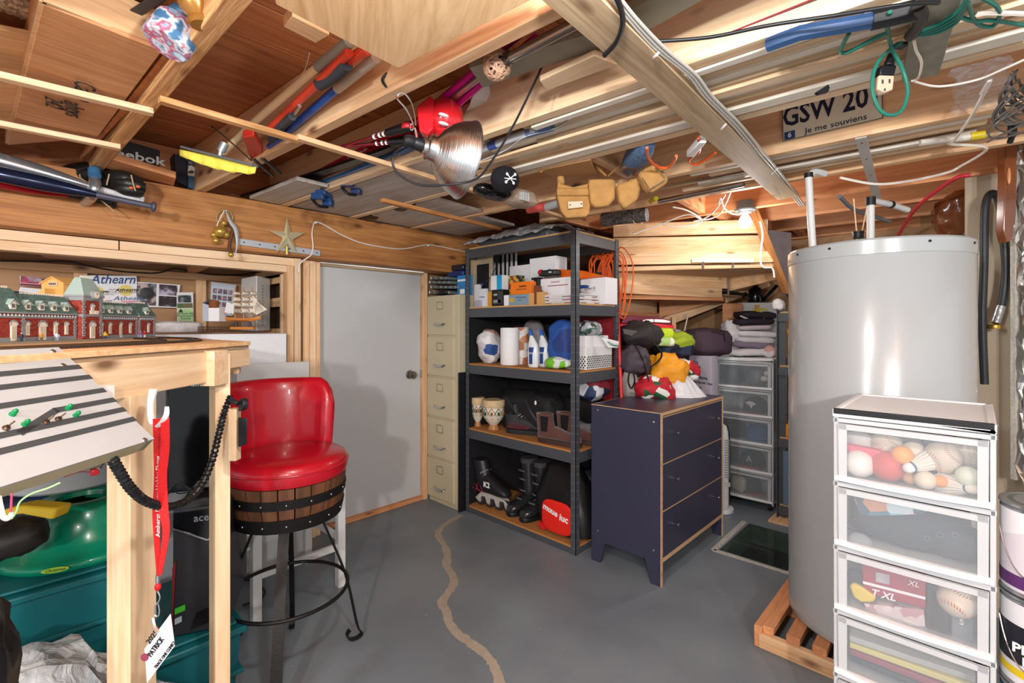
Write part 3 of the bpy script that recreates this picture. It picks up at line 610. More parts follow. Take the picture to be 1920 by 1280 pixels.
for z0, z1, r0, r1 in ((.668, .700, .204, .206), (.585, .632, .19, .199)):
    b_ = MB().lathe([(r0, z0), (r1 + .001, z1), (r1 - .004, z1), (r0 - .004, z0), (r0, z0)], 64, T, cap=False); hp = mk('hoop', b_, BLKM, parent=STL)
    b_ = MB()
    for k in range(16):
        a = 2 * PI * k / 16; r = (r0 + r1) / 2; b_.blob(SC_ + V(r * math.cos(a), r * math.sin(a), (z0 + z1) / 2), (.004, .004, .004), seg=8, rings=5)
    mk('rivet', b_, ALU, parent=hp)
b_ = MB().lathe([(.01, .58), (.18, .582), (.185, .6), (.01, .6)], 40, T); mk('barrel_base', b_, BLKM, parent=STL)
# curved back rest behind the seat (centred away from the camera, a bit left)
bd = (SC_ - V(0, 0, 0)).normalized(); ba = math.atan2(bd.y, bd.x) + .28
b_ = MB(); rings = []
for i in range(25):
    u = -1 + 2 * i / 24; a = ba + u * 1.12; prof = []
    top = 1.075 - .10 * max(0, abs(u) - .72) ** 2 * 12; bot = .745
    for k in range(16):
        q = 2 * PI * k / 16; cr_, sr_ = math.cos(q), math.sin(q)
        zz = (top + bot) / 2 + (top - bot) / 2 * math.copysign(abs(sr_) ** .35, sr_); rr = .212 + .026 * math.copysign(abs(cr_) ** .6, cr_) * (1 if abs(u) < .97 else .5) + .03 * ((zz - .8) / .3)
        prof.append(SC_ + V(rr * math.cos(a), rr * math.sin(a), zz))
    rings.append(prof)
b_.loft(rings); mk('backrest', b_, REDV, parent=STL, world=True, ang=60)
for off, nm in (((-.27, .085), 0), ((.17, .205), 1), ((.25, -.10), 1), ((-.03, -.29), 1)):
    o_ = FW * off[0] + RT * off[1]; u_ = o_.normalized()
    st_ = SC_ + u_ * .10 + V(0, 0, .59); ring_ = SC_ + u_ * .213 + V(0, 0, .30); ft = SC_ + u_ * (o_.length + .0)
    pts = [st_, ring_] if nm else [SC_ + o_ * .3 + V(0, 0, .59), SC_ + o_ * .75 + V(0, 0, .3)]
    base = ft
    pts += [base + V(0, 0, .06), base + u_ * .02 + V(0, 0, .018), base + u_ * .0 + V(0, 0, .006), base - u_ * .03 + V(0, 0, .012), base - u_ * .042 + V(0, 0, .035), base - u_ * .03 + V(0, 0, .05)]
    b_ = MB()
    side = V(-u_.y, u_.x, 0)
    P_ = smooth_path(pts, 5); w = .006 if nm else .009
    rr = []
    for i, p in enumerate(P_):
        d = (P_[min(i + 1, len(P_) - 1)] - P_[max(0, i - 1)]).normalized(); nrm = side.cross(d).normalized()
        hw = .010 if nm else .018; ht_ = .003
        rr.append([p + side * hw + nrm * ht_, p - side * hw + nrm * ht_, p - side * hw - nrm * ht_, p + side * hw - nrm * ht_])
    b_.loft(rr); mk('leg', b_, BLKM, parent=STL)
b_ = MB().tube([SC_ + V(.213 * math.cos(a), .213 * math.sin(a), .30) for a in [2 * PI * k / 40 for k in range(40)]], .007, 8, 1, closed=True); mk('foot_ring', b_, BLKM, parent=STL)

# ------------------------------------------------------------------ white counter chair behind
WCH = thing('counter_chair', 'white wooden counter chair tucked behind the red stool', 'chair', CP(2.3, -.98, 0))
fl_ = PZ(480, 1166, 0); frr = PZ(638, 1098, 0); dx_ = (frr - fl_); nrm_ = V(-dx_.y, dx_.x, 0).normalized();
if nrm_.dot(FW) < 0: nrm_ = -nrm_
bl_ = fl_ + nrm_ * .36; br_ = frr + nrm_ * .36
WP = mat('#d9dad8', .45, var=.02, name='white_wood_paint')
for p in (fl_, frr, bl_, br_): 
    b_ = MB().bar(p, p + V(0, 0, .62), .038, .038, up=nrm_); mk('leg', b_, WP, parent=WCH, world=True, bev=.003)
for a, c, z in ((fl_, frr, .2), (frr, br_, .24), (fl_, bl_, .24), (bl_, br_, .2), (fl_, frr, .56), (bl_, br_, .56), (frr, br_, .56), (fl_, bl_, .56)):
    b_ = MB().bar(a + V(0, 0, z), c + V(0, 0, z), .02, .032 if z < .5 else .06); mk('rail', b_, WP, parent=WCH, world=True, bev=.002)
b_ = MB().prism([p + V(0, 0, .622) for p in (fl_, frr, br_, bl_)], V(0, 0, .025)); mk('seat', b_, WP, parent=WCH, world=True, bev=.004)
# white board behind
wb0 = PY(415, 700, 2.72); wb1 = PY(580, 700, 2.72); wb0.z = wb1.z = 0
b_ = MB().box(wb0.x, wb1.x, 2.72, 2.745, 0, 1.092)
tag(mk('white_board', b_, mat('#dadcdc', .4, var=.01, name='gloss_white'), bev=.002), 'plain white board standing behind the red stool backrest', 'board')
# ------------------------------------------------------------------ layout table
TT = 1.243
TBL = thing('layout_table', 'raw pine framed table carrying the model railway station', 'table', CP(1.2, -1.3, 0))
top = [(.3, -.80), (1.505, -.825), (1.74, -1.09), (2.14, -1.45), (2.14, -2.0), (.3, -2.0)]
b_ = MB().prism([CP(d, l, TT - .012) for d, l in top], V(0, 0, .012)); mk('table_top', b_, PLYL, parent=TBL, world=True, bev=.001)
b_ = MB().prism([CP(d, l - .006, TT - .022) for d, l in top], V(0, 0, .0095)); mk('underlay_board', b_, mat('#a58a6c', .9, var=.1, name='fibre_board'), parent=TBL)
plank('apron', CP(.35, -.825, TT - .063), CP(1.285, -.835, TT - .063), .03, .082, SPRUCE, TBL)
plank('apron_block', CP(1.312, -.80, TT - .066), CP(1.312, -.84, TT - .066), .062, .095, PINEL, TBL)
plank('apron', CP(1.34, -.838, TT - .05), CP(1.508, -.84, TT - .05), .022, .052, SPRUCE, TBL)
plank('end_rail', CP(1.49, -.85, TT - .085), CP(1.36, -1.2, TT - .085), .03, .03, PINE, TBL)
def post2(d, l, w, t, z1, m): return plank('leg', CP(d, l, 0), CP(d, l, z1), w, t, m, TBL, up=V(0, -1, 0), bev=.002)
post2(1.375, -.843, .038, .064, TT - .03, SPRUCE)
plank('leg', CP(1.045, -.832, 0), CP(1.045, -.832, TT - .1), .05, .075, SPRUCE, TBL, up=-FW)
plank('leg', CP(1.95, -1.75, 0), CP(1.95, -1.75, TT - .03), .038, .064, SPRUCE, TBL, up=-FW)
plank('side_cleat', PD(440, 765, 1.32), PD(440, 862, 1.32), .022, .025, SPRUCE, TBL, up=-FW)
# model track: two curved tracks with ties
def track(pts, label):
    P_ = smooth_path([CP(d, l, TT + .003) for d, l in pts], 14); t_ = thing('model_track', label, 'track', (P_[0] + P_[-1]) / 2)
    for s in (-1, 1):
        Q = []
        for i, p in enumerate(P_):
            dd = (P_[min(i + 1, len(P_) - 1)] - P_[max(i - 1, 0)]).normalized(); Q.append(p + V(-dd.y, dd.x, 0) * s * .0085 + V(0, 0, .003))
        b_ = MB().tube(Q, .0013, 4, 1); mk('rail', b_, mat('#6e5a45', .4, .7, name='rail_brass'), parent=t_)
    b_ = MB(); L_ = 0
    for i in range(len(P_) - 1):
        dd = P_[i + 1] - P_[i]; k = max(1, int(dd.length / .009)); n_ = dd.normalized()
        for j in range(k):
            p = P_[i] + dd * (j / k); b_.bar(p - V(-n_.y, n_.x, 0) * .015, p + V(-n_.y, n_.x, 0) * .015, .004, .003)
    o = mk('ties', b_, mat('#2e2118', .8, var=.1, name='track_ties'), parent=t_, world=True, smooth=False); o['kind'] = 'stuff'
track([(.55, -.95), (1.0, -.95), (1.4, -.965), (1.6, -1.06), (1.8, -1.25), (2.0, -1.6)], 'model railway track nearest the edge of the pine table')
track([(.55, -1.02), (1.0, -1.02), (1.35, -1.04), (1.55, -1.14), (1.72, -1.32), (1.85, -1.6)], 'model railway track closer to the station platform')

# ------------------------------------------------------------------ red brick model station
S0 = CP(1.277, -1.371, TT); S1 = CP(1.94, -1.46, TT); SL = (S1 - S0).length
SM = frame(S0, S1 - S0, (0, 0, 1))
def ts(px):
    k = (px - 960) / FP; return (-1.371 - 1.277 * k) / (.663 * k + .089) * SL
def zz(px, y): return -(TT - H) + (HY - y) * (1.277 + .663 * ts(px) / SL) / FP
MST = thing('model_station', 'red brick model railway station with green mansard roof and clock tower', 'model building', M=SM)
BRK = pattern(['#8d2f23', '#9c382a', '#7d2a20', '#a04234'], 260, 'voronoi', name='tiny_brick', stretch=(.5, .5, 1.2)); GRN = pattern(['#54706b', '#5f7c76', '#4a645f'], 200, 'voronoi', name='slate_roof', stretch=(1, 1, 1.3)); QN = mat('#8c9196', .7, var=.1, name='grey_quoin'); GRL = mat('#9db6b0', .6, var=.04, name='pale_slate')
WW = mat('#eee9da', .6, var=.02, name='cream_frame')
def lp_(name, b_, m, parent=MST, bev=0, stuff=False):
    o = mk(name, b_, m, M=Matrix.Identity(4), parent=parent, bev=bev); 
    if stuff: o['kind'] = 'stuff'
    return o
EZ = .083
b_ = MB().box(-.45, SL + .02, -.05, .16, 0, .006); lp_('platform', b_, mat('#8f8778', .8, var=.08, name='platform_grey'))
secs = [(-.42, ts(41), -.006, EZ, .065), (ts(41), ts(142), 0, EZ, .053), (ts(187), ts(257), 0, EZ, .045), (ts(257), ts(287), -.006, EZ, .05)]
for x0, x1, y0, ez, rh in secs:
    b_ = MB().box(x0, x1, y0, .13, .006, ez); w_ = lp_('brick_wall', b_, BRK)
    b_ = MB().box(x0 - .001, x1 + .001, y0 - .0015, .13, .006, .017); b_.box(x0 - .004, x1 + .004, y0 - .006, .135, ez, ez + .005); b_.box(x0, x1, y0 - .003, .13, ez - .012, ez - .004); lp_('cornice', b_, QN)
    b_ = MB(); xx = x0 + .006
    while xx < x1 - .003: b_.blob((xx, y0 - .004, ez - .005), (.0035, .002, .0035), seg=8, rings=5); xx += .0115
    lp_('frieze_studs', b_, mat('#c3cdd2', .6, var=.03, name='pale_stud'), stuff=True)
    i_ = .022; zt = ez + .005 + rh
    b_ = MB().hex([(x0 - .004, y0 - .006, ez + .005), (x1 + .004, y0 - .006, ez + .005), (x1 + .004, .13, ez + .005), (x0 - .004, .13, ez + .005), (x0 + i_ * .6, y0 + i_, zt), (x1 - i_ * .6, y0 + i_, zt), (x1 - i_ * .6, .105, zt), (x0 + i_ * .6, .105, zt)]); lp_('mansard_roof', b_, GRN)
    b_ = MB(); xx = x0 + i_
    while xx < x1 - i_: b_.blob((xx, y0 + i_, zt + .003), (.0022, .0015, .0035), seg=6, rings=4); xx += .0065
    lp_('roof_cresting', b_, WW, stuff=True)
    for qx in (x0 + .004, x1 - .004):
        b_ = MB()
        for k in range(9): b_.cbox((qx, y0 - .001, .02 + k * .006), (.012 if k % 2 else .007, .003, .005))
        lp_('quoins', b_, QN, stuff=True)
# tower
tx0, tx1, ty0 = ts(145), ts(180), -.016; tz = zz(160, 557)
tc_ = (tx0 + tx1) / 2
b_ = MB().box(tx0, tx1, ty0, .03, .006, tz); lp_('tower_wall', b_, BRK)
b_ = MB().box(tx0 - .006, tx1 + .006, ty0 - .007, .036, tz, tz + .006); b_.box(tx0 - .003, tx1 + .003, ty0 - .004, .033, tz - .012, tz); b_.box(tx0 - .002, tx1 + .002, ty0 - .003, .079, EZ - .003, EZ + .004); lp_('tower_cornice', b_, QN)
tzt = zz(145, 519)
b_ = MB().hex([(tx0 - .006, ty0 - .007, tz + .006), (tx1 + .006, ty0 - .007, tz + .006), (tx1 + .006, .036, tz + .006), (tx0 - .006, .036, tz + .006), (tx0 + .016, ty0 + .018, tzt), (tx1 - .016, ty0 + .018, tzt), (tx1 - .016, .02, tzt), (tx0 + .016, .02, tzt)]); lp_('tower_roof', b_, GRL)
b_ = MB(); xx = tx0 + .016
while xx < tx1 - .014: b_.blob((xx, ty0 + .018, tzt + .003), (.0025, .0015, .004), seg=6, rings=4); xx += .0075
lp_('roof_cresting', b_, WW, stuff=True)
b_ = MB(); cm = frame((tc_, ty0 - .012, tz + .008), (1, 0, 0), (0, -1, 0)); b_.lathe([(.016, -.01), (.016, 0), (.013, .002), (.012, .001), (.001, .001)], 24, cm); ck_ = lp_('clock', b_, QN)
b_ = MB().lathe([(.0118, .0015), (.0118, .0025), (.001, .0025)], 24, cm); lp_('clock_face', b_, WW, parent=ck_)
b_ = MB().bar(cm @ V(0, 0, .003), cm @ V(.004, .006, .003), .001, .0005); b_.bar(cm @ V(0, 0, .003), cm @ V(-.002, .009, .003), .0008, .0005); lp_('clock_hands', b_, BLACK, parent=ck_)
for qx in (tx0 + .003, tx1 - .003):
    b_ = MB()
    for k in range(17): b_.cbox((qx, ty0 - .001, .018 + k * .0085), (.013 if k % 2 else .008, .003, .007))
    lp_('quoins', b_, QN, stuff=True)
def arch(cx, y, z0, w, h, parent=MST):
    o_ = [(cx - w / 2, z0), (cx + w / 2, z0), (cx + w / 2, z0 + h - w * .35), (cx + w * .3, z0 + h - w * .08), (cx, z0 + h), (cx - w * .3, z0 + h - w * .08), (cx - w / 2, z0 + h - w * .35)]
    b_ = MB().prism([V(x, y, z) for x, z in o_], V(0, .003, 0)); wo = lp_('arched_window', b_, WW)
    k = 1.35; hh = z0 + h
    b_ = MB().tube([V(cx - w * .6, y, hh - w * .6), V(cx - w * .55, y, hh - w * .2), V(cx, y, hh + w * .16), V(cx + w * .55, y, hh - w * .2), V(cx + w * .6, y, hh - w * .6)], .0022, 6, 3); lp_('window_hood', b_, QN, parent=wo)
    b_ = MB().box(cx - w * .36, cx - .0006, y - .0006, y, z0 + h * .1, z0 + h * .75); b_.box(cx + .0006, cx + w * .36, y - .0006, y, z0 + h * .1, z0 + h * .75); lp_('glazing', b_, mat('#c9c3ad', .3, var=.1, name='cream_glass'), parent=wo)
for px in (51, 104, 124, 190, 206, 244): arch(ts(px), -.002, .022, .013, .038)
arch(ts(275), -.008, .024, .012, .036)
for px, w in ((20, .018), (79, .024), (226, .013)): arch(ts(px), -.008 if px == 20 else -.002, .008, w, .053)
arch(tc_, ty0 - .002, .008, .022, .053); arch(tc_, ty0 - .002, EZ + .008, .014, .03)
b_ = MB()
for k in range(7): b_.cbox((tc_ - .018 + k * .006, ty0 - .006, EZ + .01), (.002, .002, .011))
b_.cbox((tc_, ty0 - .006, EZ + .016), (.042, .002, .002)); lp_('balcony', b_, WW, stuff=True)
for px in (17, 50, 76, 99.5, 122.5, 190, 207, 224, 241, 271):
    x = ts(px); y = -.004 if px not in (17, 271) else -.01; z = EZ + .012
    b_ = MB().prism([V(x - .009, y, z), V(x + .009, y, z), V(x + .009, y, z + .016), V(x, y, z + .026), V(x - .009, y, z + .016)], V(0, .03, 0)); dm = lp_('dormer', b_, WW)
    b_ = MB().hex([(x - .014, y - .004, z + .012), (x, y - .004, z + .0255), (x, y + .03, z + .0255), (x - .014, y + .03, z + .012), (x - .014, y - .004, z + .0145), (x, y - .004, z + .028), (x, y + .03, z + .028), (x - .014, y + .03, z + .0145)]); b_.hex([(x + .014, y - .004, z + .012), (x, y - .004, z + .0255), (x, y + .03, z + .0255), (x + .014, y + .03, z + .012), (x + .014, y - .004, z + .0145), (x, y - .004, z + .028), (x, y + .03, z + .028), (x + .014, y + .03, z + .0145)]); lp_('dormer_roof', b_, GRL, parent=dm)
    b_ = MB().cbox((x, y - .0006, z + .009), (.010, .001, .011)); lp_('pane', b_, mat('#6a7174', .3, name='dark_pane'), parent=dm)
# tiny figures on the platform
def person(px, c1, c2, lab, sit=0):
    s_ = ts(px); o = SM @ V(s_, -.035, .006); h = .021 if not sit else .014
    t_ = thing('figurine', lab, 'figurine', o); T = Matrix.Translation(o)
    b_ = MB().tube([V(-.002, 0, 0), V(-.0015, 0, .010)], .0018, 6, 1); b_.tube([V(.002, 0, 0), V(.0015, 0, .010)], .0018, 6, 1); mk('legs', b_, mat(c2, .6), M=Matrix.Identity(4), parent=t_)
    b_ = MB().lathe([(.0022, .009), (.0038, .013), (.0040, .018), (.0016, .0205)], 10, Matrix.Rotation(.3, 4, 'Z'), fn=lambda a, r, z: 1 - .3 * abs(math.sin(a))); b_.tube([V(-.004, 0, .018), V(-.0052, 0, .013), V(-.004, -.002, .010)], .0011, 5, 1); b_.tube([V(.004, 0, .018), V(.0052, 0, .013), V(.004, -.002, .010)], .0011, 5, 1); mk('torso', b_, mat(c1, .6), M=Matrix.Identity(4), parent=t_)
    b_ = MB().blob((0, 0, .0225), (.0019, .0019, .0024), seg=8, rings=6); mk('head', b_, mat('#c79a7c', .6, name='painted_skin'), M=Matrix.Identity(4), parent=t_)
person(13, '#232a3a', '#1c2230', 'tiny dark-suited figurine at the left end of the station platform')
person(52, '#a9772f', '#5a4630', 'tiny ochre-coated figurine with luggage before the station windows')
person(82, '#b9c6d6', '#8d97a5', 'tiny pale blue figurine before the wide station doorway')
person(176, '#cfa21e', '#23252b', 'tiny yellow-jacketed figurine below the clock tower')
person(245, '#6d4a86', '#8f7fb0', 'tiny purple-dressed figurine at the right part of the platform')
person(252, '#b5262c', '#dcd8d0', 'tiny red-topped figurine beside the purple-dressed one')
# yellow barn, black hopper wagon behind the station
BF = CP(1.75, -1.62, TT); bx = frame(BF, FW, (0, 0, 1))
g0 = PD(78, 560, 1.72); g1 = PD(119, 560, 1.72)
YB = mat('#e2b166', .65, var=.03, name='yellow_siding')
BN = thing('model_barn', 'small yellow wooden model barn behind the station roof', 'model building', (g0 + g1) / 2 - V(0, 0, (g0.z - TT)))
w = (g1 - g0).length; lx = (g1 - g0).normalized(); lx.z = 0; ly = V(-lx.y, lx.x, 0)
zr = PD(100, 520, 1.72).z; ze = PD(100, 531, 1.72).z
g0.z = g1.z = TT
b_ = MB().prism([g0, g1, V(g1.x, g1.y, ze), (g0 + g1) / 2 + V(0, 0, zr - TT), V(g0.x, g0.y, ze)], ly * .09); wl_ = mk('wall', b_, YB, parent=BN)
mid = (g0 + g1) / 2 + V(0, 0, zr - TT)
for e in (g0, g1):
    e2 = V(e.x, e.y, ze) + (V(e.x, e.y, ze) - mid) * .12; b_ = MB().hex([mid - ly * .005, e2 - ly * .005, e2 + ly * .095, mid + ly * .095] + [p + V(0, 0, .004) for p in (mid - ly * .005, e2 - ly * .005, e2 + ly * .095, mid + ly * .095)]); mk('roof_slope', b_, YB, parent=BN)
wc = PD(99, 532, 1.715)
b_ = MB().bar(wc - lx * .014, wc + lx * .014, .002, .014); mk('window', b_, WW, parent=BN)
for k in range(4):
    b_ = MB().bar(wc - ly * .0015 + lx * (-.0125 + k * .0066), wc - ly * .0015 + lx * (-.0075 + k * .0066), .001, .010); mk('pane', b_, mat('#7d5a55', .3), parent=BN)
k0 = PD(68, 545, 1.66); 
b_ = MB().prism([V(p.x, p.y, p.z) for p in (PD(70, 548, 1.68), PD(84, 540, 1.68), PD(84, 560, 1.68), PD(70, 560, 1.68))], ly * .05); mk('lean_to', b_, YB, parent=BN)
b_ = MB().hex([PD(23, 561, 1.6), PD(77, 561, 1.66), PD(77, 561, 1.66) + ly * .03, PD(23, 561, 1.6) + ly * .03, PD(23, 545, 1.6), PD(77, 552, 1.66), PD(77, 552, 1.66) + ly * .03, PD(23, 545, 1.6) + ly * .03])
wg = mk('model_wagon', b_, BLACK, bev=.001); tag(wg, 'black model hopper wagon behind the station roof ridge', 'model wagon')
rp_ = onface(PD(50, 553, 1.62), PD(77, 557, 1.66) - PD(23, 553, 1.6), UP)
text('DC DC', .011, rp_, WPLAS, wg)

# ------------------------------------------------------------------ posters pinned to the alcove panel
def poster(name, cat, label, cs, y=3.462, m=PAPER, plane='y'):
    f = PY if plane == 'y' else PX
    p = [f(a, b_, y) for a, b_ in cs]; o_ = (p[0] + p[2]) / 2; M_ = onface(o_, p[1] - p[0], p[0] - p[3]); inv = M_.inverted()
    b_ = MB(); q = [inv @ k for k in p]; b_.prism([V(k.x, k.y, 0) for k in q][::-1], V(0, 0, -.0015)); o = mk(name, b_, m, M=M_); tag(o, label, cat)
    o['w'] = (p[1] - p[0]).length; o['h'] = (p[0] - p[3]).length; return o
def on(o, u, v, dz=.0012, rot=0):
    """matrix at fraction u,v (0..1, v up) of a poster"""
    w, h = o['w'], o['h']; return WM[o.as_pointer()] @ Matrix.Translation(V((u - .5) * w, (v - .5) * h, dz)) @ Matrix.Rotation(rot, 4, 'Z')
def patch(o, name, u0, v0, u1, v1, m, dz=.0008):
    w, h = o['w'], o['h']; b_ = MB().box((u0 - .5) * w, (u1 - .5) * w, (v0 - .5) * h, (v1 - .5) * h, 0, dz); return mk(name, b_, m, M=Matrix.Identity(4), parent=o, smooth=False)
BLU = mat('#2c4a86', .6, var=0, name='blue_ink'); YEL = mat('#e3cf74', .6, var=0, name='yellow_ink'); PNK = mat('#d98ea8', .6, var=0)
A_ = poster('logo_poster', 'poster', 'white poster with blue script logos right of the clock tower', [(150, 516), (256, 517), (260, 571), (160, 577)])
text('Athearn', .07, on(A_, .56, .84), BLU, A_, width=.2, bold=.012, shear=.35)
for u, v, s in ((.26, .45, 1), (.78, .5, 1)):
    b_ = MB().lathe([(.032, 0), (.032, .0008)], 28, on(A_, u, v, .0005)); mk('yellow_disc', b_, YEL, parent=A_)
    text('Athearn', .026, on(A_, u, v, .002), PRINT, A_, width=.1, bold=.02, shear=.3)
    for d in (-.002, .018): 
        b_ = MB(); M_ = on(A_, u, v, .002); b_.bar(M_ @ V(-.075, -.012 + d, 0), M_ @ V(.075, -.012 + d, 0), .0006, .002, up=M_.to_3x3() @ V(0, 1, 0)); mk('wing_line', b_, PRINT, parent=A_)
text('Athearn', .034, on(A_, .24, .16, .002), PRINT, A_, width=.13, shear=.3); text('Athearn', .034, on(A_, .82, .24, .002), BLU, A_, width=.14, shear=.3)
patch(A_, 'pink_bar', .68, .10, .95, .16, PNK); patch(A_, 'blue_bar', .72, .04, .9, .09, BLU)
B_ = poster('locomotive_poster', 'poster', 'poster of three dark steam locomotives on pale ground', [(258, 528), (338, 534), (331, 577), (262, 575)])
ph = lambda cs, sc=14, nm='photo_print': pattern(cs, sc, 'soft', name=nm)
patch(B_, 'photo', .02, .06, .47, .95, ph(['#c9cdd6', '#8b8f99', '#2a2a30', '#c0a9a9']))
b_ = MB().lathe([(.034, 0), (.034, .0015), (.026, .003), (.001, .004)], 24, on(B_, .25, .55, .001)); mk('smokebox_print', b_, mat('#26262b', .5, var=.2, sc=40), parent=B_)
patch(B_, 'photo', .53, .52, .97, .95, ph(['#cfc3d6', '#b9aec4', '#4a3a44', '#2b2328'])); patch(B_, 'photo', .53, .05, .97, .48, ph(['#b9a9bd', '#a89cb0', '#3c3238', '#241e22']))
C_ = poster('railway_leaflet', 'leaflet', 'green and white railway preservation leaflet', [(331, 548), (362, 548), (363, 605), (332, 602)], y=3.45)
patch(C_, 'green_field', .03, .02, .97, .47, mat('#b5dca0', .7, var=.02)); patch(C_, 'photo', .1, .68, .9, .94, ph(['#d5dde6', '#8d9aa5', '#3c4246', '#2b2f33'], 20)); patch(C_, 'photo', .03, .49, .97, .66, ph(['#5c8c4d', '#78604c', '#49703f'], 25))
b_ = MB(); T_ = on(C_, .22, .40, .001); b_.add([T_ @ V(-.012, -.01, .001), T_ @ V(.012, -.01, .001), T_ @ V(0, .014, .001)], [(0, 1, 2)]); mk('triangle_mark', b_, PRINT, parent=C_)
for k, s in enumerate(('Exclusive Rail', 'Preservation', 'Society')): text(s, .02, on(C_, .5, .3 - k * .085), mat('#27603a', .6, var=0), C_, width=.085 if k < 2 else .05)
D_ = poster('small_poster', 'poster', 'small crimson and grey photo poster left of the yellow model barn', [(37, 517), (78, 520), (79, 538), (38, 536)])
patch(D_, 'photo', .02, .3, .98, .98, ph(['#cfd2d8', '#9a8d98', '#b8305a', '#5a5660'], 16)); patch(D_, 'crimson_bar', .02, .02, .98, .26, mat('#7d1a30', .6))
E_ = poster('small_paper', 'paper', 'blank white sheet under the crimson photo poster', [(38, 538), (78, 542), (72, 556), (30, 556)], y=3.45)
F_ = poster('photo_chart', 'poster', 'pale sheet with a grid of small train pictures behind the model ship', [(396, 528), (443, 534), (436, 592), (393, 590)], y=3.45, m=mat('#c3ccd8', .7, var=.02))
for k in range(12): patch(F_, 'picture', .12 + (k % 4) * .2, .66 - (k // 4) * .2, .28 + (k % 4) * .2, .8 - (k // 4) * .2, ph([random.choice(['#d88', '#8ca', '#c9a'][:1] + ['#c78e9c', '#8f9bb0']), '#55505a', '#c9b9b0'][::-1] if 0 else ['#c9b9b0', '#8f6f7a', '#55505a'], 30))
patch(F_, 'red_mark', .5, .03, .72, .12, RED)

# ------------------------------------------------------------------ foam block, white cabinet, ship, paper model on it
FOAM = mat('#e3e6ea', .8, var=.03, sc=90, bump=.3, bsc=120, name='polystyrene')
fx1 = PY(538, 640, 2.79).x
b_ = MB().box(.05, fx1, 2.79, 3.4, .0, 1.252); tag(mk('foam_block', b_, FOAM, bev=.006), 'big white polystyrene block beneath the model sailing ship', 'foam block')
b_ = MB().box(.3, fx1 - .03, 2.9, 3.36, 1.253, 1.26); tag(mk('brown_board', b_, mat('#8a654e', .8, var=.1), bev=.001), 'thin brown board lying on the foam block under the ship', 'board')
p = PY(304, 608, 3.0)
b_ = MB().blob((p.x + .05, 3.05, 1.285), (.13, .1, .032), e=.4, amp=.004, seg=24); tag(mk('foam_hill', b_, mat('#d9d9dc', .8, var=.2, sc=60)), 'speckled low foam hill at the left end of the foam block', 'foam hill')
wc0, wc1 = PY(452, 560, 3.2), PY(480, 560, 3.1)
WCB = thing('white_metal_case', 'tall off-white metal case with a dotted seam behind the ship', 'case', (.85, 3.2, 1.26))
pL, pM, pR = PY(452, 560, 3.25), PY(481, 560, 3.02), PX(507, 560, PY(481, 560, 3.02).x + .12)
zt_ = 1.29 + (612 - 516) * pM.dot(FW) / FP
b_ = MB().prism([V(pL.x, pL.y, 1.262), V(pM.x, pM.y, 1.262), V(pR.x, pR.y, 1.262), V(pR.x - .05, pR.y + .2, 1.262)], V(0, 0, zt_ - 1.262)); mk('case_body', b_, mat('#d4d5d2', .4, var=.02), parent=WCB, world=True, bev=.008)
sm_ = pM.lerp(pR, .42)
for k in range(14):
    b_ = MB().cbox(V(sm_.x, sm_.y, 1.30 + k * .018) - ray(490, 560) * .002, (.003, .003, .008)); mk('seam_dot', b_, BLACK, parent=WCB, world=True, smooth=False)
# sailing ship
zf_ = 1.262
sc0 = at(456, 2.5, 0); su = RT.copy()
SHP = thing('model_ship', 'three-masted wooden model sailing ship on an orange stand', 'model ship', sc0 + V(0, 0, zf_))
OW = mat('#c97f3a', .35, var=.06, name='varnished_orange')
px2 = 2.5 / FP
def sp(px, py, off=0): q = at(px, 2.5, H + (HY - py) * px2); return q + FW * off
hb = sp(0, 604).z
rings = []
for i in range(13):
    t = i / 12; px = 425 + 64 * t; zt1 = sp(0, 594 + 2.5 * math.sin(PI * t) - 6 * max(0, t - .8) * 2).z; zb1 = sp(0, 601 + 2 * math.sin(PI * t) - 5 * max(0, t - .75) * 3).z; wd_ = .022 * math.sin(PI * min(1, .12 + .95 * t)) ** .6 + .001
    rings.append([sp(px, 0, 0) * 1 + FW * (wd_ * a) + V(0, 0, 0) for a in (0,)] and [V(sp(px, 600).x, sp(px, 600).y, z) + FW * wd_ * k for k, z in ((-1, zt1), (-.9, (zt1 + zb1) / 2), (-.3, zb1), (.3, zb1), (.9, (zt1 + zb1) / 2), (1, zt1))])
b_ = MB().loft(rings); mk('hull', b_, OW, parent=SHP)
b_ = MB().bar(sp(434, 615), sp(477, 615), .035, .014); mk('stand', b_, OW, parent=SHP, world=True, bev=.004)
for px in (443, 469): b_ = MB().cyl(sp(px, 613), sp(px, 601), .006, seg=8); mk('stand_pillar', b_, BLACK, parent=SHP)
MASTW = mat('#a9783c', .5, var=.1)
for px in (441, 457, 472):
    b_ = MB().cyl(sp(px, 597), sp(px, 538), .0042, .0022, 8); ms = mk('mast', b_, MASTW, parent=SHP)
    for k, (yy, hw, sh_) in enumerate(((547, 3.0, 6), (557, 4.0, 8), (567, 5, 8), (578, 5.5, 9))):
        b_ = MB().cyl(sp(px - hw * .8, yy, -.018), sp(px + hw * .8, yy, .018), .0022, seg=6); mk('yard', b_, MASTW, parent=ms)
        b_ = MB()
        def sf(u, v, px=px, yy=yy, hw=hw, sh_=sh_): return sp(px + (u - .5) * 1.6 * hw + 3.5 * math.sin(PI * v) + 2, yy + v * sh_, (u - .5) * .04)
        b_.sheet(None, 5, 5, sf); mk('sail', b_, mat('#e6ded0', .8, var=.03, name='sail_cloth'), parent=ms, world=True, solid=.0008)
for k, (a, c, e) in enumerate((((472, 552), (476, 588), (497, 582)), ((474, 560), (480, 590), (501, 580)), ((441, 565), (421, 586), (439, 590)))):
    b_ = MB(); P3 = [sp(*a), sp(*c), sp(*e)]; b_.prism(P3, FW * .001); mk('stay_sail', b_, mat('#e6ded0', .8, var=.03, name='sail_cloth'), parent=SHP)
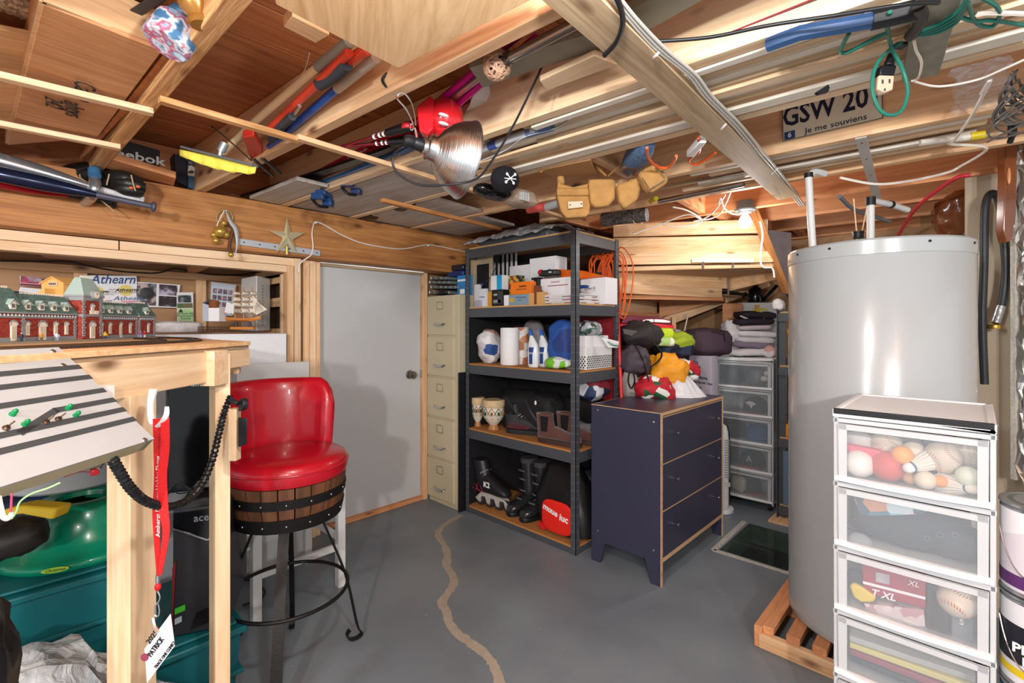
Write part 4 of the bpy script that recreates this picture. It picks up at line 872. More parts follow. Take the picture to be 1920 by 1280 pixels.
b_ = MB().cyl(sp(486, 594), sp(503, 582), .003, .0012, 6); mk('bowsprit', b_, MASTW, parent=SHP)
b_ = MB()
for px in (441, 457, 472): 
    for q in (-7, 7): b_.tube([sp(px, 542), sp(px + q, 595)], .0007, 4, 1)
b_.tube([sp(472, 540), sp(503, 582)], .0007, 4, 1); mk('rigging', b_, MASTW, parent=SHP)['kind'] = 'stuff'
# paper model house with brown coil
PHS = thing('paper_model_house', 'grey and white paper model house with a brown coil left of the ship', 'paper model', at(396, 2.45, zf_))
def hp_(px, py, d=2.45): return PD(px, py, d)
b_ = MB().prism([hp_(380, 602), hp_(391, 602), hp_(391, 572), hp_(380, 568)], FW * .06); mk('side_wall', b_, mat('#aeb9c6', .7), parent=PHS)
b_ = MB().prism([hp_(391, 602, 2.44), hp_(411, 602, 2.44), hp_(411, 577, 2.44), hp_(391, 577, 2.44)], FW * .06); mk('front_wall', b_, PAPER, parent=PHS)
b_ = MB().prism([hp_(379, 568), hp_(392, 561), hp_(396, 563), hp_(382, 570)], FW * .05); mk('roof', b_, mat('#3a3f48', .7), parent=PHS)
b_ = MB(); cc = hp_(401, 577, 2.47)
for k in range(7): b_.tube([cc + V(.021 * math.cos(a), .021 * math.sin(a), .003 + k * .0055) for a in [2 * PI * j / 16 for j in range(16)]], .003, 5, 1, closed=True)
mk('brown_coil', b_, mat('#8a5632', .6), parent=PHS)
b_ = MB().prism([hp_(421, 585, 2.43), hp_(438, 588, 2.43), hp_(439, 571, 2.43), hp_(425, 566, 2.43)], FW * .003); tag(mk('striped_paper', b_, pattern(['#e4e4e4', '#c9cfd4'], 60, 'wave')), 'small striped white paper sheet at the stern of the ship', 'paper')
b_ = MB()
for k in range(22): 
    p = at(372 + k * 3.1, 2.5 + .003 * k, zf_); b_.cyl(p, p + V(0, 0, .028), .0014, seg=5)
b_.tube([at(372, 2.5, zf_ + .026), at(440, 2.57, zf_ + .026)], .002, 5, 1); b_.tube([at(372, 2.5, zf_ + .013), at(440, 2.57, zf_ + .013)], .0015, 5, 1)
o = mk('model_trestle', b_, mat('#4a2f22', .8)); tag(o, 'low brown stick-built model trestle along the front of the foam block', 'model trestle')
# ------------------------------------------------------------------ sloped control panel
def pq(t, d):   # t 0 (table edge) .. 1 (outer edge), d depth
    return CP(d, -.835 + .176 * t, 1.25 - .168 * t)
PNL = thing('control_panel', 'sloped white track control panel with dark grey stripes and green lights', 'control panel', CP(.65, -.75, 1.07))
nrm = (pq(1, .5) - pq(0, .5)).cross(pq(0, .9) - pq(0, .5)).normalized();
if nrm.z < 0: nrm = -nrm
D1, D0 = .876, .36
sheet_m = mat('#a9aeb0', .4, var=.02, name='grey_white_laminate')
b_ = MB().prism([pq(0, D0), pq(1, D0), pq(1, D1), pq(0, D1)], nrm * .003); mk('face_plate', b_, sheet_m, parent=PNL)
b_ = MB(); q0, q1 = pq(1, D0) - nrm * .0005, pq(1, D1) - nrm * .0005; b_.prism([q0, q1, q1 - nrm * .025, q0 - nrm * .025], (pq(0, D0) - pq(1, D0)).normalized() * .015); mk('frame', b_, mat('#b9ad8a', .6, var=.03, name='cream_frame_paint'), parent=PNL)
b_ = MB(); q0, q1 = pq(0, D1), pq(1, D1); b_.prism([q0, q1, q1 - nrm * .025, q0 - nrm * .025], -FW * .015); mk('frame', b_, mat('#b9ad8a', .6, var=.03, name='cream_frame_paint'), parent=PNL)
DG = mat('#3c4043', .6, var=.02, name='dark_tape')
def stripe(pts, w=.0105, nm='stripe'):
    for a, c in zip(pts, pts[1:]):
        p, q = pq(*a), pq(*c); u_ = (q - p).normalized(); s_ = nrm.cross(u_) * w / 2; e = u_ * w * .25
        b_ = MB().prism([p - s_ - e + nrm * .003, q - s_ + e + nrm * .003, q + s_ + e + nrm * .003, p + s_ - e + nrm * .003], nrm * .0006); mk(nm, b_, DG, parent=PNL)
stripe([(.215, D1), (.215, D0)]); stripe([(.325, D1), (.325, D0)])
stripe([(.47, D1), (.47, .655), (.66, .57)]); stripe([(.575, D1), (.575, .765), (.69, .69)]); stripe([(.68, D1), (.68, D0)]); stripe([(.785, D1), (.785, D0)])
LG = mat('#12a45e', .15, var=0, trans=.5, name='green_lens')
for k, (px, py) in enumerate(((20, 780), (43, 799), (124, 769), (139, 782))):
    # find panel point
    o0 = V(0, 0, H); r = ray(px, py); tt = (pq(0, .5) - o0).dot(nrm) / r.dot(nrm); p = o0 + r * tt
    b_ = MB().lathe([(.0045, .003), (.0045, .005), (.0036, .006), (.0036, .011), (.002, .0135), (.0004, .014)], 12, frame(p, FW, nrm)); mk('green_light', b_, LG, parent=PNL)
for px, py in ((8, 806), (83, 795), (106, 789)):
    r = ray(px, py); tt = (pq(0, .5) - o0).dot(nrm) / r.dot(nrm); p = o0 + r * tt
    b_ = MB().lathe([(.0048, .003), (.0048, .005), (.003, .006), (.003, .008)], 8, frame(p, FW, nrm)); b_.tube([p + nrm * .01, p + nrm * .017 + FW * .003], .0015, 6, 1); mk('toggle_switch', b_, mat('#6b5a4a', .3, .8), parent=PNL)
for px, py in ((97, 661), (116, 687), (269, 827)):
    r = ray(px, py); tt = (pq(0, .5) - o0).dot(nrm) / r.dot(nrm); p = o0 + r * tt
    b_ = MB().lathe([(.0045, .003), (.004, .005), (.001, .006)], 12, frame(p, FW, nrm)); mk('screw', b_, ALU, parent=PNL)
b_ = MB().tube([pq(.97, .8) - nrm * .03, pq(.97, .79) - nrm * .045 + RT * .01], .003, 6, 1); mk('hinge_pin', b_, CHROME, parent=PNL)
b_ = MB().prism([PD(183, 722, .93), PD(212, 722, .93), PD(212, 800, .93), PD(183, 760, .93)], FW * .003); cl_ = mk('corner_plate', b_, WPLAS); tag(cl_, 'small white plastic corner plate beside the control panel edge', 'plate')
# wires and red light beneath the panel
for nm, lab, pts, m, r_ in (('green_wire', 'thin pale green wire dangling beneath the control panel', [(112, 905), (90, 915), (60, 925), (38, 940), (30, 960), (22, 972)], mat('#9cc98a', .5), .0012),
        ('white_wire', 'thick white cable loop hanging below the control panel', [(-4, 930), (0, 950), (6, 968), (16, 971), (24, 962)], CABLEW, .0035), ('pink_wire', 'pink wire hanging beside the pale green one', [(22, 925), (21, 945), (20, 965)], mat('#c9436a', .5), .0012)):
    b_ = MB().tube([PD(a, c, .62) for a, c in pts], r_, 6, 5); tag(mk(nm, b_, m), lab, 'wire')
b_ = MB().blob(PD(177, 884, .8), (.006, .006, .006), e=.5); b_.tube([PD(174, 886, .8), PD(150, 884, .8), PD(120, 894, .8)], .0008, 5, 4); tag(mk('red_indicator_light', b_, mat('#d3202a', .3, trans=.3)), 'small red indicator light hanging under the panel edge', 'indicator light')
# corrugated black hose / coiled loom
cp_ = [(205, 850, .80), (222, 880, .83), (245, 915, .87), (275, 940, .93), (315, 950, 1.0), (350, 938, 1.08), (378, 908, 1.14), (398, 862, 1.2), (410, 815, 1.26), (420, 775, 1.3), (432, 742, 1.32)]
P_ = smooth_path([PD(*q) for q in cp_], 26); b_ = MB(); N_ = len(P_)
b_.tube(P_, lambda t: .0078 + .0018 * math.sin(t * N_ * 1.35 * 1.0), 8, 1); HS = mk('corrugated_hose', b_, mat('#121214', .28, var=.02, name='gloss_black')); tag(HS, 'black corrugated cable hose drooping from the control panel to the table leg', 'hose')
b_ = MB().tube([PD(432, 748, 1.30), PD(446, 757, 1.29)], .007, 8, 1); b_.cyl(PD(452, 757, 1.29), PD(462, 757, 1.30), .016, seg=16); b_.hex([PD(447, 770, 1.3), PD(459, 770, 1.3), PD(459, 770, 1.33), PD(447, 770, 1.33), PD(447, 750, 1.3), PD(458, 752, 1.3), PD(458, 752, 1.33), PD(447, 750, 1.33)])
b_.hex([PD(447, 838, 1.3), PD(463, 832, 1.3), PD(463, 832, 1.33), PD(447, 838, 1.33), PD(447, 782, 1.3), PD(464, 784, 1.3), PD(464, 784, 1.33), PD(447, 782, 1.33)]); tag(mk('clamp_holder', b_, BLACK, bev=.002), 'black plastic device holder clamped beside the red backrest', 'holder')
# hook, lanyard, badge on the front leg
LY = thing('lanyard', 'red printed lanyard hanging from a white hook on the table leg', 'lanyard', PD(297, 1080, .99))
b_ = MB(); hk = [PD(288, 730, 1.0), PD(282, 760, .998), PD(285, 792, .995), PD(296, 800, .98), PD(311, 780, .965), PD(313, 762, .965)]; b_.tube(hk, lambda t: .0105 - .007 * t, 10, 6, sq=.6); tag(mk('wall_hook', b_, WPLAS), 'white plastic wall hook screwed to the front table leg', 'hook')
def ribbon(pts, w, d, nm='strap', tw=0):
    P_ = smooth_path([PD(a, c, e) for a, c, e in pts], 6); b_ = MB(); rr = []
    for i, p in enumerate(P_):
        t = i / (len(P_) - 1); ww = w(t) if callable(w) else w; s = (RT * math.cos(tw * t) + FW * math.sin(tw * t)).normalized() * ww / 2
        rr.append([p - s, p + s, p + s + FW * .0012, p - s + FW * .0012])
    b_.loft(rr); return mk(nm, b_, RIB, parent=LY)
RIB = mat('#d8181c', .6, var=.03, bump=.4, bsc=400, name='red_ribbon')
s1 = ribbon([(295, 785, .975), (296, 830, .975), (297, 900, .975), (294, 960, .975), (294, 1010, .975), (297, 1078, .975)], lambda t: .019 - .012 * max(0, t - .6) / .4, 0)
s2 = ribbon([(309, 782, .968), (309, 840, .968), (304, 890, .968), (306, 950, .968), (311, 1000, .968), (299, 1078, .968)], lambda t: .017 - .01 * max(0, t - .6) / .4, 0, tw=.5)
text('Amherst Railway Hobby Show', .012, onface(PD(297, 930, .9725), -UP * -1, -RT), WPLAS, s1, width=.165)
b_ = MB().cyl(PD(296, 1078, .97), PD(296, 1092, .97), .004, seg=8); mk('crimp', b_, ALU, parent=LY)
b_ = MB().blob(PD(296, 1100, .97), (.006, .005, .008)); mk('red_bead', b_, RED, parent=LY)
b_ = MB().tube([PD(a, c, .97) for a, c in ((296, 1108), (300, 1118), (297, 1128), (292, 1135), (290, 1150), (296, 1155), (299, 1145), (297, 1132))], .0015, 6, 4); b_.tube([PD(287, 1158, .97), PD(291, 1175, .965), PD(297, 1185, .962)], .004, 6, 2); mk('clip', b_, CHROME, parent=LY)
pb = [PD(a, c, .965) for a, c in ((320, 1150), (328, 1210), (276, 1280), (271, 1216))]
bo = (pb[0] + pb[2]) / 2; rt_ = (pb[0] - pb[3]).normalized(); M_ = onface(bo, rt_, (pb[0] - pb[1])); inv = M_.inverted()
b_ = MB().prism([V((inv @ k).x, (inv @ k).y, 0) for k in pb], V(0, 0, -.0015)); BG = mk('name_badge', b_, PAPER, M=M_, bev=.0005); tag(BG, 'white paper name badge clipped to the red lanyard', 'badge')
W_ = (pb[0] - pb[3]).length
text('2025', .014, M_ @ Matrix.Translation(V(.012, .024, .001)), PRINT, BG, bold=.02, width=.03); text('PATRICK', .015, M_ @ Matrix.Translation(V(.0, .006, .001)), PRINT, BG, width=.045, bold=.02)
text('TRACK ONE CLINICS', .009, M_ @ Matrix.Translation(V(-.002, -.018, .001)), PRINT, BG, width=.066, bold=.015)
b_ = MB().lathe([(.008, .0008), (.008, .0014), (.0055, .0014), (.0055, .0012), (.001, .0012)], 20, M_ @ Matrix.Translation(V(-.03, .012, 0))); mk('round_seal', b_, mat('#8c3b55', .6, var=0), parent=BG)

# ------------------------------------------------------------------ under the table
TEAL = mat('#0f5f66', .38, var=.03, name='teal_plastic')
def tote(name, label, x0, x1, y0, y1, zt, m, taper=.03, zb=0):
    t_ = thing(name, label, 'storage tote', ((x0 + x1) / 2, (y0 + y1) / 2, zb))
    b_ = MB(); k = taper; b_.hex([(x0 + k, y0 + k, zb), (x1 - k, y0 + k, zb), (x1 - k, y1 - k, zb), (x0 + k, y1 - k, zb), (x0 + .008, y0 + .008, zt - .03), (x1 - .008, y0 + .008, zt - .03), (x1 - .008, y1 - .008, zt - .03), (x0 + .008, y1 - .008, zt - .03)]); mk('bin', b_, m, parent=t_, world=True, bev=.012)
    b_ = MB().box(x0 + .004, x1 - .004, y0 + .004, y1 - .004, zt - .17, zt - .155); mk('rib_band', b_, m, parent=t_, world=True, bev=.004)
    b_ = MB().box(x0 - .006, x1 + .006, y0 - .006, y1 + .006, zt - .035, zt - .012); b_.box(x0 + .02, x1 - .02, y0 + .02, y1 - .02, zt - .012, zt); mk('lid', b_, m, parent=t_, world=True, bev=.006); return t_
tote('storage_tote', 'large teal storage tote with the green tree stand on it', -.80, .215, 1.90, 2.42, .555, TEAL)
tote('storage_tote', 'low teal storage tote under the black desktop computer', .235, .53, 1.74, 2.25, .31, TEAL)
# green flared stand
gc = CP(1.60, -1.44, .556); tl = Matrix.Translation(gc) @ Euler((0, .0, 0)).to_matrix().to_4x4()
GRS = mat('#067a5c', .22, var=.04, coat=.3, name='gloss_green')
TS = thing('tree_stand', 'glossy green flared plastic tree stand on the teal tote', 'tree stand', gc)
b_ = MB().lathe([(.205, 0), (.215, .012), (.212, .024), (.20, .03), (.185, .036), (.16, .06), (.145, .11), (.132, .15), (.12, .165), (.095, .17), (.07, .165), (.065, .15)], 48, tl, cap=False); mk('flared_body', b_, GRS, parent=TS, world=True, ang=60)
b_ = MB().lathe([(.19, -.0), (.19, .004), (.02, .004), (.02, 0)], 36, tl); mk('base_tray', b_, mat('#0b5a31', .3), parent=TS)
stk = PZ(105, 1054, .58); dirc = (V(0, 0, gc.z) + V(0, 0, 0) - V(gc.x, gc.y, 0)); aa = math.atan2(-gc.y, -gc.x) - .28
lp2 = gc + V(.218 * math.cos(aa), .218 * math.sin(aa), .018); M_ = onface(lp2, V(-math.sin(aa), math.cos(aa), 0), UP)
b_ = MB().lathe([(1, 0), (1, .03)], 28, M_ @ Matrix.Diagonal((.032, .008, .03, 1))); stn = mk('oval_sticker', b_, mat('#8fb52a', .5), parent=TS)
text('Christmas', .011, M_ @ Matrix.Translation(V(0, 0, .0015)), mat('#183a1d', .5), stn, width=.045, shear=.3)
# grey lid dome, yellow bowl, black roll
b_ = MB().lathe([(.17, 0), (.18, .008), (.175, .02), (.15, .06), (.11, .085), (.02, .095)], 40, Matrix.Translation(CP(1.75, -1.62, .725)), cap=True); tag(mk('grey_bowl', b_, mat('#a7abad', .3, var=.02)), 'upturned grey plastic bowl behind the green tree stand', 'bowl')
b_ = MB().box(-.6, .1, 2.25, 2.4, .557, .722); tag(mk('navy_box', b_, mat('#17294a', .6), bev=.01), 'dark navy box on the teal tote carrying the grey bowl', 'box')
b_ = MB().prism([PD(5, 955, 1.28), PD(40, 948, 1.3), PD(107, 953, 1.34), PD(98, 975, 1.33), PD(40, 964, 1.3), PD(10, 968, 1.28)], FW * .05); tag(mk('yellow_bag', b_, mat('#cfae28', .6, var=.05), bev=.005), 'flat yellow bag edge left of the green tree stand', 'bag')
b_ = MB().blob(CP(1.30, -1.36, .715), (.07, .07, .045), e=.8, amp=.01, seed=3); tag(mk('black_roll', b_, mat('#1b1816', .6, var=.1)), 'black rolled bundle under the yellow bag', 'bundle')
b_ = MB().blob(CP(.80, -.93, .58), (.075, .075, .26), e=.8, amp=.018, seed=5, seg=28, rings=24); b_.blob(CP(.78, -.95, .35), (.07, .08, .2), e=.8, amp=.02, seed=8, seg=28, rings=20); tag(mk('black_bag', b_, mat('#0c0c0e', .45, bump=.5, bsc=30, name='black_bag_cloth')), 'black cloth bag hanging at the left photo edge below the panel', 'bag')
# computers
PCM = mat('#23252a', .4, var=.02, name='charcoal_case')
pu = RT * .93 + FW * .36; pu = pu.normalized(); pv = V(-pu.y, pu.x, 0)
pc0 = at(324, 1.50, .313)
PC = thing('desktop_computer', 'charcoal desktop computer tower with chevron front behind the table legs', 'computer', pc0)
w_ = .155
b_ = MB().prism([pc0, pc0 + pu * w_, pc0 + pu * w_ + pv * .36, pc0 + pv * .36], V(0, 0, .40)); mk('case', b_, PCM, parent=PC, world=True, bev=.004)
f = lambda u, z, o=.002: pc0 + pu * (w_ * u) - pv * o + V(0, 0, .40 * z)
b_ = MB().prism([f(.02, .98), f(.98, .98), f(.98, .86), f(.62, .74), f(.02, .86)], -pv * .006); mk('gloss_top', b_, mat('#0c0d10', .12), parent=PC)
b_ = MB().bar(f(.02, .86, .009), f(.62, .735, .009), .002, .004); b_.bar(f(.62, .735, .009), f(.98, .86, .009), .002, .004); mk('chevron_trim', b_, CHROME, parent=PC)
text('acer', .034, onface(f(.55, .92, .009), pu, UP), mat('#8d9296', .3, .6), PC, width=.055, bold=.01)
b_ = MB().prism([f(.06, .60, .001), f(.0, .05, .001), f(-.0, .55, .001)], -pv * .004); mk('red_grille', b_, mat('#7b1418', .4), parent=PC)
b_ = MB().prism([f(.62, .72), f(.92, .8), f(.92, .36), f(.62, .24)], -pv * .003); mk('drive_panel', b_, mat('#2c2e34', .35), parent=PC, world=True, bev=.001)
b_ = MB().prism([f(.3, .04), f(.95, .1), f(.95, .22), f(.42, .16)], -pv * .006); mk('port_bay', b_, mat('#0c0d10', .15), parent=PC)
b_ = MB().prism([f(.04, .18), f(.22, .2), f(.22, .245), f(.04, .225)], -pv * .003); mk('green_sticker', b_, mat('#3fae2a', .4), parent=PC)
b_ = MB().prism([f(.04, .10), f(.16, .115), f(.16, .16), f(.04, .145)], -pv * .003); mk('grey_sticker', b_, mat('#9fb0b8', .4), parent=PC)
pk = at(309, 1.62, .72)
b_ = MB().prism([pk, pk + pu * .17, pk + pu * .17 + pv * .3, pk + pv * .3], V(0, 0, .42)); PR = mk('black_gloss_case', b_, mat('#0b0b0d', .08, var=0, name='piano_black'), bev=.01); tag(PR, 'glossy black computer case standing behind the red lanyard', 'computer')
text('aller', .026, onface(pk + pu * .10 - pv * .004 + V(0, 0, .372), pu, UP), CHROME, PR, width=.05, shear=.4)
b_ = MB()
for k in range(6): b_.tube([PD(310 + 4 * k, 930 - k * 3, 1.48), PD(335, 905 + k * 4, 1.46), PD(360 + k * 2, 915 + k, 1.46), PD(383, 900 + 5 * k, 1.5)], .0018, 5, 5)
tag(mk('black_cables', b_, BLACK), 'tangle of thin black cables on the charcoal computer', 'cables')
# clear plastic sheeting on the floor
b_ = MB()
def sf(u, v):
    x = -.5 + .9 * u; y = 1.34 + .36 * v + .13 * v * (1 if u < .7 else 0)
    h = (.37 + .10 * math.sin(PI * min(1, u * 1.25)) - .22 * max(0, u - .72) / .28) * min(1, v * 1.7) ** .7
    return V(x, min(y, 1.88 if x < .22 else 1.72), max(.006, h + (.05 * noise.noise(V(u * 6, v * 6, 1)) + .025 * noise.noise(V(u * 16, v * 16, 4))) * min(1, v * 3)))
b_.sheet(None, 46, 30, sf); o = mk('plastic_sheeting', b_, wrap_mat('#dfe2e4', .62, .18, .9, 16), solid=.001); tag(o, 'crumpled clear plastic sheeting heaped on the floor below the teal tote', 'plastic sheeting')
b_ = MB().blob(PZ(436, 1180, .03) + V(0, 0, .0), (.045, .03, .045), e=.8); tag(mk('round_cap', b_, BLACK), 'small round black object on the floor behind the table leg', 'cap')
b_ = MB().tube([PZ(428, 1090, .01), PZ(470, 1088, .01), PZ(495, 1105, .01), PZ(490, 1120, .01), PZ(455, 1135, .01)], .005, 6, 6); tag(mk('floor_cable', b_, BLACK), 'black cable looping on the grey floor under the stool', 'cable')
# ------------------------------------------------------------------ small builders for the shelf contents
def sbox(name, label, cat, px0, px1, pyt, zb, xf, dep, m, bev=.002, group=None, zt=None):
    a, c = PX(px0, pyt, xf), PX(px1, pyt, xf); zt = zt or PX((px0 + px1) / 2, pyt, xf).z
    b_ = MB().box(xf, xf + dep, c.y, a.y, zb, zt); o = mk(name, b_, m, bev=bev); tag(o, label, cat, group); o['f'] = (xf, a.y, c.y, zb, zt); return o
def ftext(o, s, size, u, v, m=PRINT, **k):
    xf, ya, yc, zb, zt = o['f']; return text(s, size, onface(V(xf - .0006, ya + (yc - ya) * u, zb + (zt - zb) * v), V(0, -1, 0), UP), m, o, **k)
def fpatch(o, name, u0, v0, u1, v1, m, th=.0008):
    xf, ya, yc, zb, zt = o['f']; b_ = MB().box(xf - th, xf, ya + (yc - ya) * u0, ya + (yc - ya) * u1, zb + (zt - zb) * v0, zb + (zt - zb) * v1); return mk(name, b_, m, parent=o, world=True, smooth=False)
def blob(name, label, cat, c, r, m, e=.7, amp=.01, fr=1, seg=28, rings=20, seed=0, M=None, flat=None, group=None):
    b_ = MB().blob(c, r, e, amp, fr, seg, rings, M, flat, seed); return tag(mk(name, b_, m, ang=70), label, cat, group)
def RZ(a): return Matrix.Rotation(a, 4, 'Z')
ZA, ZB, ZC, ZD = SHZ[1], SHZ[2], SHZ[3], SHZ[4]
# ---- on the filing cabinet
o = sbox('blue_food_box', 'dark blue lidded plastic tub stacked on the filing cabinet corner', 'container', 838, 868, 492, 1.66, 2.24, .2, mat('#1d2f66', .25), bev=.008, zt=1.70)
o = sbox('clear_food_box', 'blackish lidded tub topmost on the filing cabinet stack', 'container', 838, 868, 480, 1.703, 2.24, .2, mat('#20242c', .2), bev=.008, zt=1.745)
o = sbox('blue_carton', 'light blue carton on the filing cabinet beside the shelf post', 'box', 857, 876, 518, 1.516, 2.22, .2, mat('#2f7fc0', .4), zt=1.658); fpatch(o, 'barcode', .3, .06, .75, .3, WPLAS); fpatch(o, 'white_band', .05, .7, .9, .8, PAPER)
TUB = thing('glass_tube_bundle', 'bundle of clear glass tubes with silver ends on the filing cabinet', 'tube bundle', PX(825, 557, 2.3))
for r_, n_, y_ in ((0, 5, 548), (1, 6, 538), (2, 5, 529), (3, 4, 521)):
    for k in range(n_):
        p = PX(806 + k * 9 + (r_ % 2) * 3, y_, 2.19); p.z = max(p.z, 1.535); b_ = MB().cyl(p, p + V(.16, .0, 0), .011, seg=12); tb_ = mk('tube', b_, mat('#9aa8a8', .1, trans=.5, var=0, name='tube_glass'), parent=TUB)
        b_ = MB().lathe([(.0085, 0), (.009, .003), (.002, .004)], 12, frame(p, (0, 0, 1), (-1, 0, 0))); mk('end_cap', b_, ALU, parent=tb_)
blob('black_bag', 'black crumpled bag under the glass tubes on the filing cabinet', 'bag', V(2.3, 2.83, 1.545), (.13, .09, .03), BLACK, e=.8, amp=.012)
# ---- top shelf: film-wrapped bundle
b_ = MB()
def sf(u, v):
    y = SY1 + .05 - u * (SY1 - SY0 - .1); x = SX0 - .03 + v * (SX1 - SX0 + .02)
    h = .02 + .085 * (math.sin(PI * min(1, v * 1.02)) ** .5) * (.35 + .65 * min(1, u * 1.6)) * (1 - .5 * max(0, u - .7) / .3) + .02 * noise.noise(V(u * 9, v * 5, 2)) + .012 * noise.noise(V(u * 25, v * 14, 5))
    return V(x, y, 1.838 + max(.002, h))
b_.sheet(None, 60, 26, sf); o = mk('plastic_film', b_, wrap_mat('#c3c6cb', .5, .12, .9, 12), solid=.0008); tag(o, 'crinkled clear plastic film heaped on top of the grey shelf unit', 'plastic film')
b_ = MB().box(SX0 + .05, SX1 - .05, SY0 + .25, SY1 - .1, 1.836, 1.885); tag(mk('wrapped_panel', b_, mat('#50555b', .4), bev=.01), 'grey flat panel wrapped in the film on the top shelf', 'panel')
# ---- shelf A
o = sbox('picture_frame', 'silver-beige picture frame with black picture standing at the left shelf post', 'picture frame', 882, 921, 478, ZA, 2.27, .02, mat('#b9aa8c', .4, .3, var=.2, sc=90, bump=.5, name='silver_leaf')); fpatch(o, 'picture', .32, .3, .9, .82, BLACK)
o = sbox('striped_board', 'black and white striped board at the back of the upper shelf', 'board', 921, 968, 474, ZA, 2.50, .012, PAPER)
for k in range(6): fpatch(o, 'black_stripe', .02 + k * .17, .02, .10 + k * .17, .98, BLACK)
o = sbox('white_box', 'low white carton lying beside the striped board', 'box', 955, 997, 497, ZA, 2.44, .1, PAPER)
o = sbox('white_box', 'taller white carton standing behind the small power tool', 'box', 993, 1042, 482, ZA, 2.42, .12, PAPER)
o = sbox('switch_plate_box', 'white plate with a black square beside the picture frame', 'box', 902, 921, 513, ZA, 2.30, .03, PAPER, zt=1.555); fpatch(o, 'black_square', .08, .8, .25, .92, BLACK)
o = sbox('tube_box', 'narrow white and blue printed box at the shelf front left', 'box', 898, 910, 541, ZA, 2.22, .03, mat('#d5dbe4', .5)); ftext(o, 'Crayola', .016, .5, .55, BLU)
o = sbox('clear_pouch', 'small clear pouch with pink lines beside the picture frame', 'pouch', 889, 899, 533, ZA, 2.23, .02, pattern(['#d8d4d8', '#c96a6a', '#cfd2d8'], 60, 'wave'))
o = sbox('small_purple_box', 'tiny pale lilac box at the left front corner of the upper shelf', 'box', 889, 901, 563, ZA, 2.205, .03, mat('#a9a0b5', .4))
o = sbox('brown_box', 'small brown box beside the narrow blue and white box', 'box', 911, 921, 528, ZA, 2.28, .05, mat('#6e4025', .6))
o = sbox('yellow_wood_block', 'small yellowish wooden block left of the black battery carton', 'block', 914, 922, 547, ZA, 2.24, .04, mat('#cf9136', .6))
o = sbox('battery_carton', 'black carton with white print under the cyan and white box', 'box', 922, 943, 543, ZA, 2.23, .08, BLACK); ftext(o, 'LED', .02, .35, .7, WPLAS); fpatch(o, 'print_line', .15, .2, .8, .4, mat('#8b8f94', .6)); fpatch(o, 'label', .55, .15, .95, .9, mat('#3a3c40', .5))
z1 = o['f'][4]
o = sbox('cyan_white_box', 'white box with a cyan side standing on the black battery carton', 'box', 920, 941, 516, z1 + .001, 2.23, .08, PAPER); fpatch(o, 'cyan_side', .55, 0, 1, 1, mat('#1d9fd0', .4))
o = sbox('colourful_game_box', 'colourful yellow, green and purple printed game box beside the cyan box', 'box', 942, 972, 517, ZA, 2.29, .06, pattern(['#3f2b66', '#c9a12a', '#5a7a2c', '#8a3b2a', '#222233'], 50))
o = sbox('blue_grey_box', 'blue-grey and yellow hobby box at the front of the upper shelf', 'box', 945, 991, 552, ZA, 2.20, .06, mat('#7f97a8', .5)); fpatch(o, 'white_end', 0, 0, .2, 1, PAPER); fpatch(o, 'yellow_diamond', .24, .3, .42, .7, mat('#c9a53c', .5)); ftext(o, 'GTS & Locomotive', .011, .7, .72, BLU); ftext(o, 'HO scale', .008, .65, .45, BLU)
z1 = o['f'][4]
o = sbox('orange_box', 'bright orange box with black logo on top of the blue-grey box', 'box', 957, 995, 528, z1 + .001, 2.22, .06, mat('#ef7a1a', .5)); ftext(o, 'RAPIDO', .017, .62, .62, PRINT, shear=.3, bold=.02); fpatch(o, 'swoosh', .3, .38, .8, .43, PRINT)
o = sbox('black_white_box', 'narrow black and white box between the orange box and wood box', 'box', 996, 1008, 520, ZA, 2.27, .05, BLACK); fpatch(o, 'white_panel', .05, .25, .4, .9, PAPER)
for a, c, t, lab in ((990, 1001, 549, 'small light wooden box half left of the brown strip'), (1006, 1018, 547, 'small light wooden box half right of the brown strip')): sbox('wood_box', lab, 'box', a, c, t, ZA, 2.205, .05, mat('#cf9d5e', .6, var=.05))
o = sbox('brown_strip', 'narrow dark brown upright box between two light wooden boxes', 'box', 1001, 1006, 535, ZA, 2.205, .05, mat('#7b3f22', .5))
o = sbox('train_carton', 'white carton with red and blue print behind the magazine stack', 'box', 1010, 1068, 521, ZA, 2.30, .1, PAPER); ftext(o, 'CANADIANA', .012, .55, .85, mat('#a33a3a', .5)); fpatch(o, 'red_outline', .3, .2, .95, .24, mat('#a33a3a', .5)); fpatch(o, 'red_outline', .3, .7, .95, .73, mat('#a33a3a', .5)); ftext(o, '8', .03, .12, .5, BLU, bold=.03); zc_ = o['f'][4]
MG = mat('#dcd9d8', .6)
for k in range(9):
    b_ = MB(); z = ZA + .0005 + k * .0062; a = random.uniform(-.05, .05); yy = 1.80 + random.uniform(-.012, .012); mm_ = Matrix.Translation(V(2.335 + random.uniform(-.01, .01), yy, z)) @ RZ(a); b_.M = mm_; b_.box(-.11, .11, -.17, .15, 0, .0055)
    tag(mk('magazine', b_, MG if k % 3 else pattern(['#e4e0de', '#b0476a', '#dcd9d8', '#6f7f86'], 30), bev=.0008), ('lowest', 'second lowest', 'third lowest', 'fourth lowest', 'middle', 'fourth from top', 'third from top', 'second from top', 'topmost')[k] + ' magazine in the stack on the upper shelf', 'magazine', 'magazines stacked on the upper shelf')
o = sbox('white_carton', 'white carton with handwritten word at the right end of the upper shelf', 'box', 1088, 1136, 521, ZA, 2.46, .13, PAPER); ftext(o, 'Linear IC', .022, .4, .62, PRINT)
PWT = thing('cordless_tool', 'black and red cordless tool lying on the train carton', 'power tool', PX(1030, 522, 2.33))
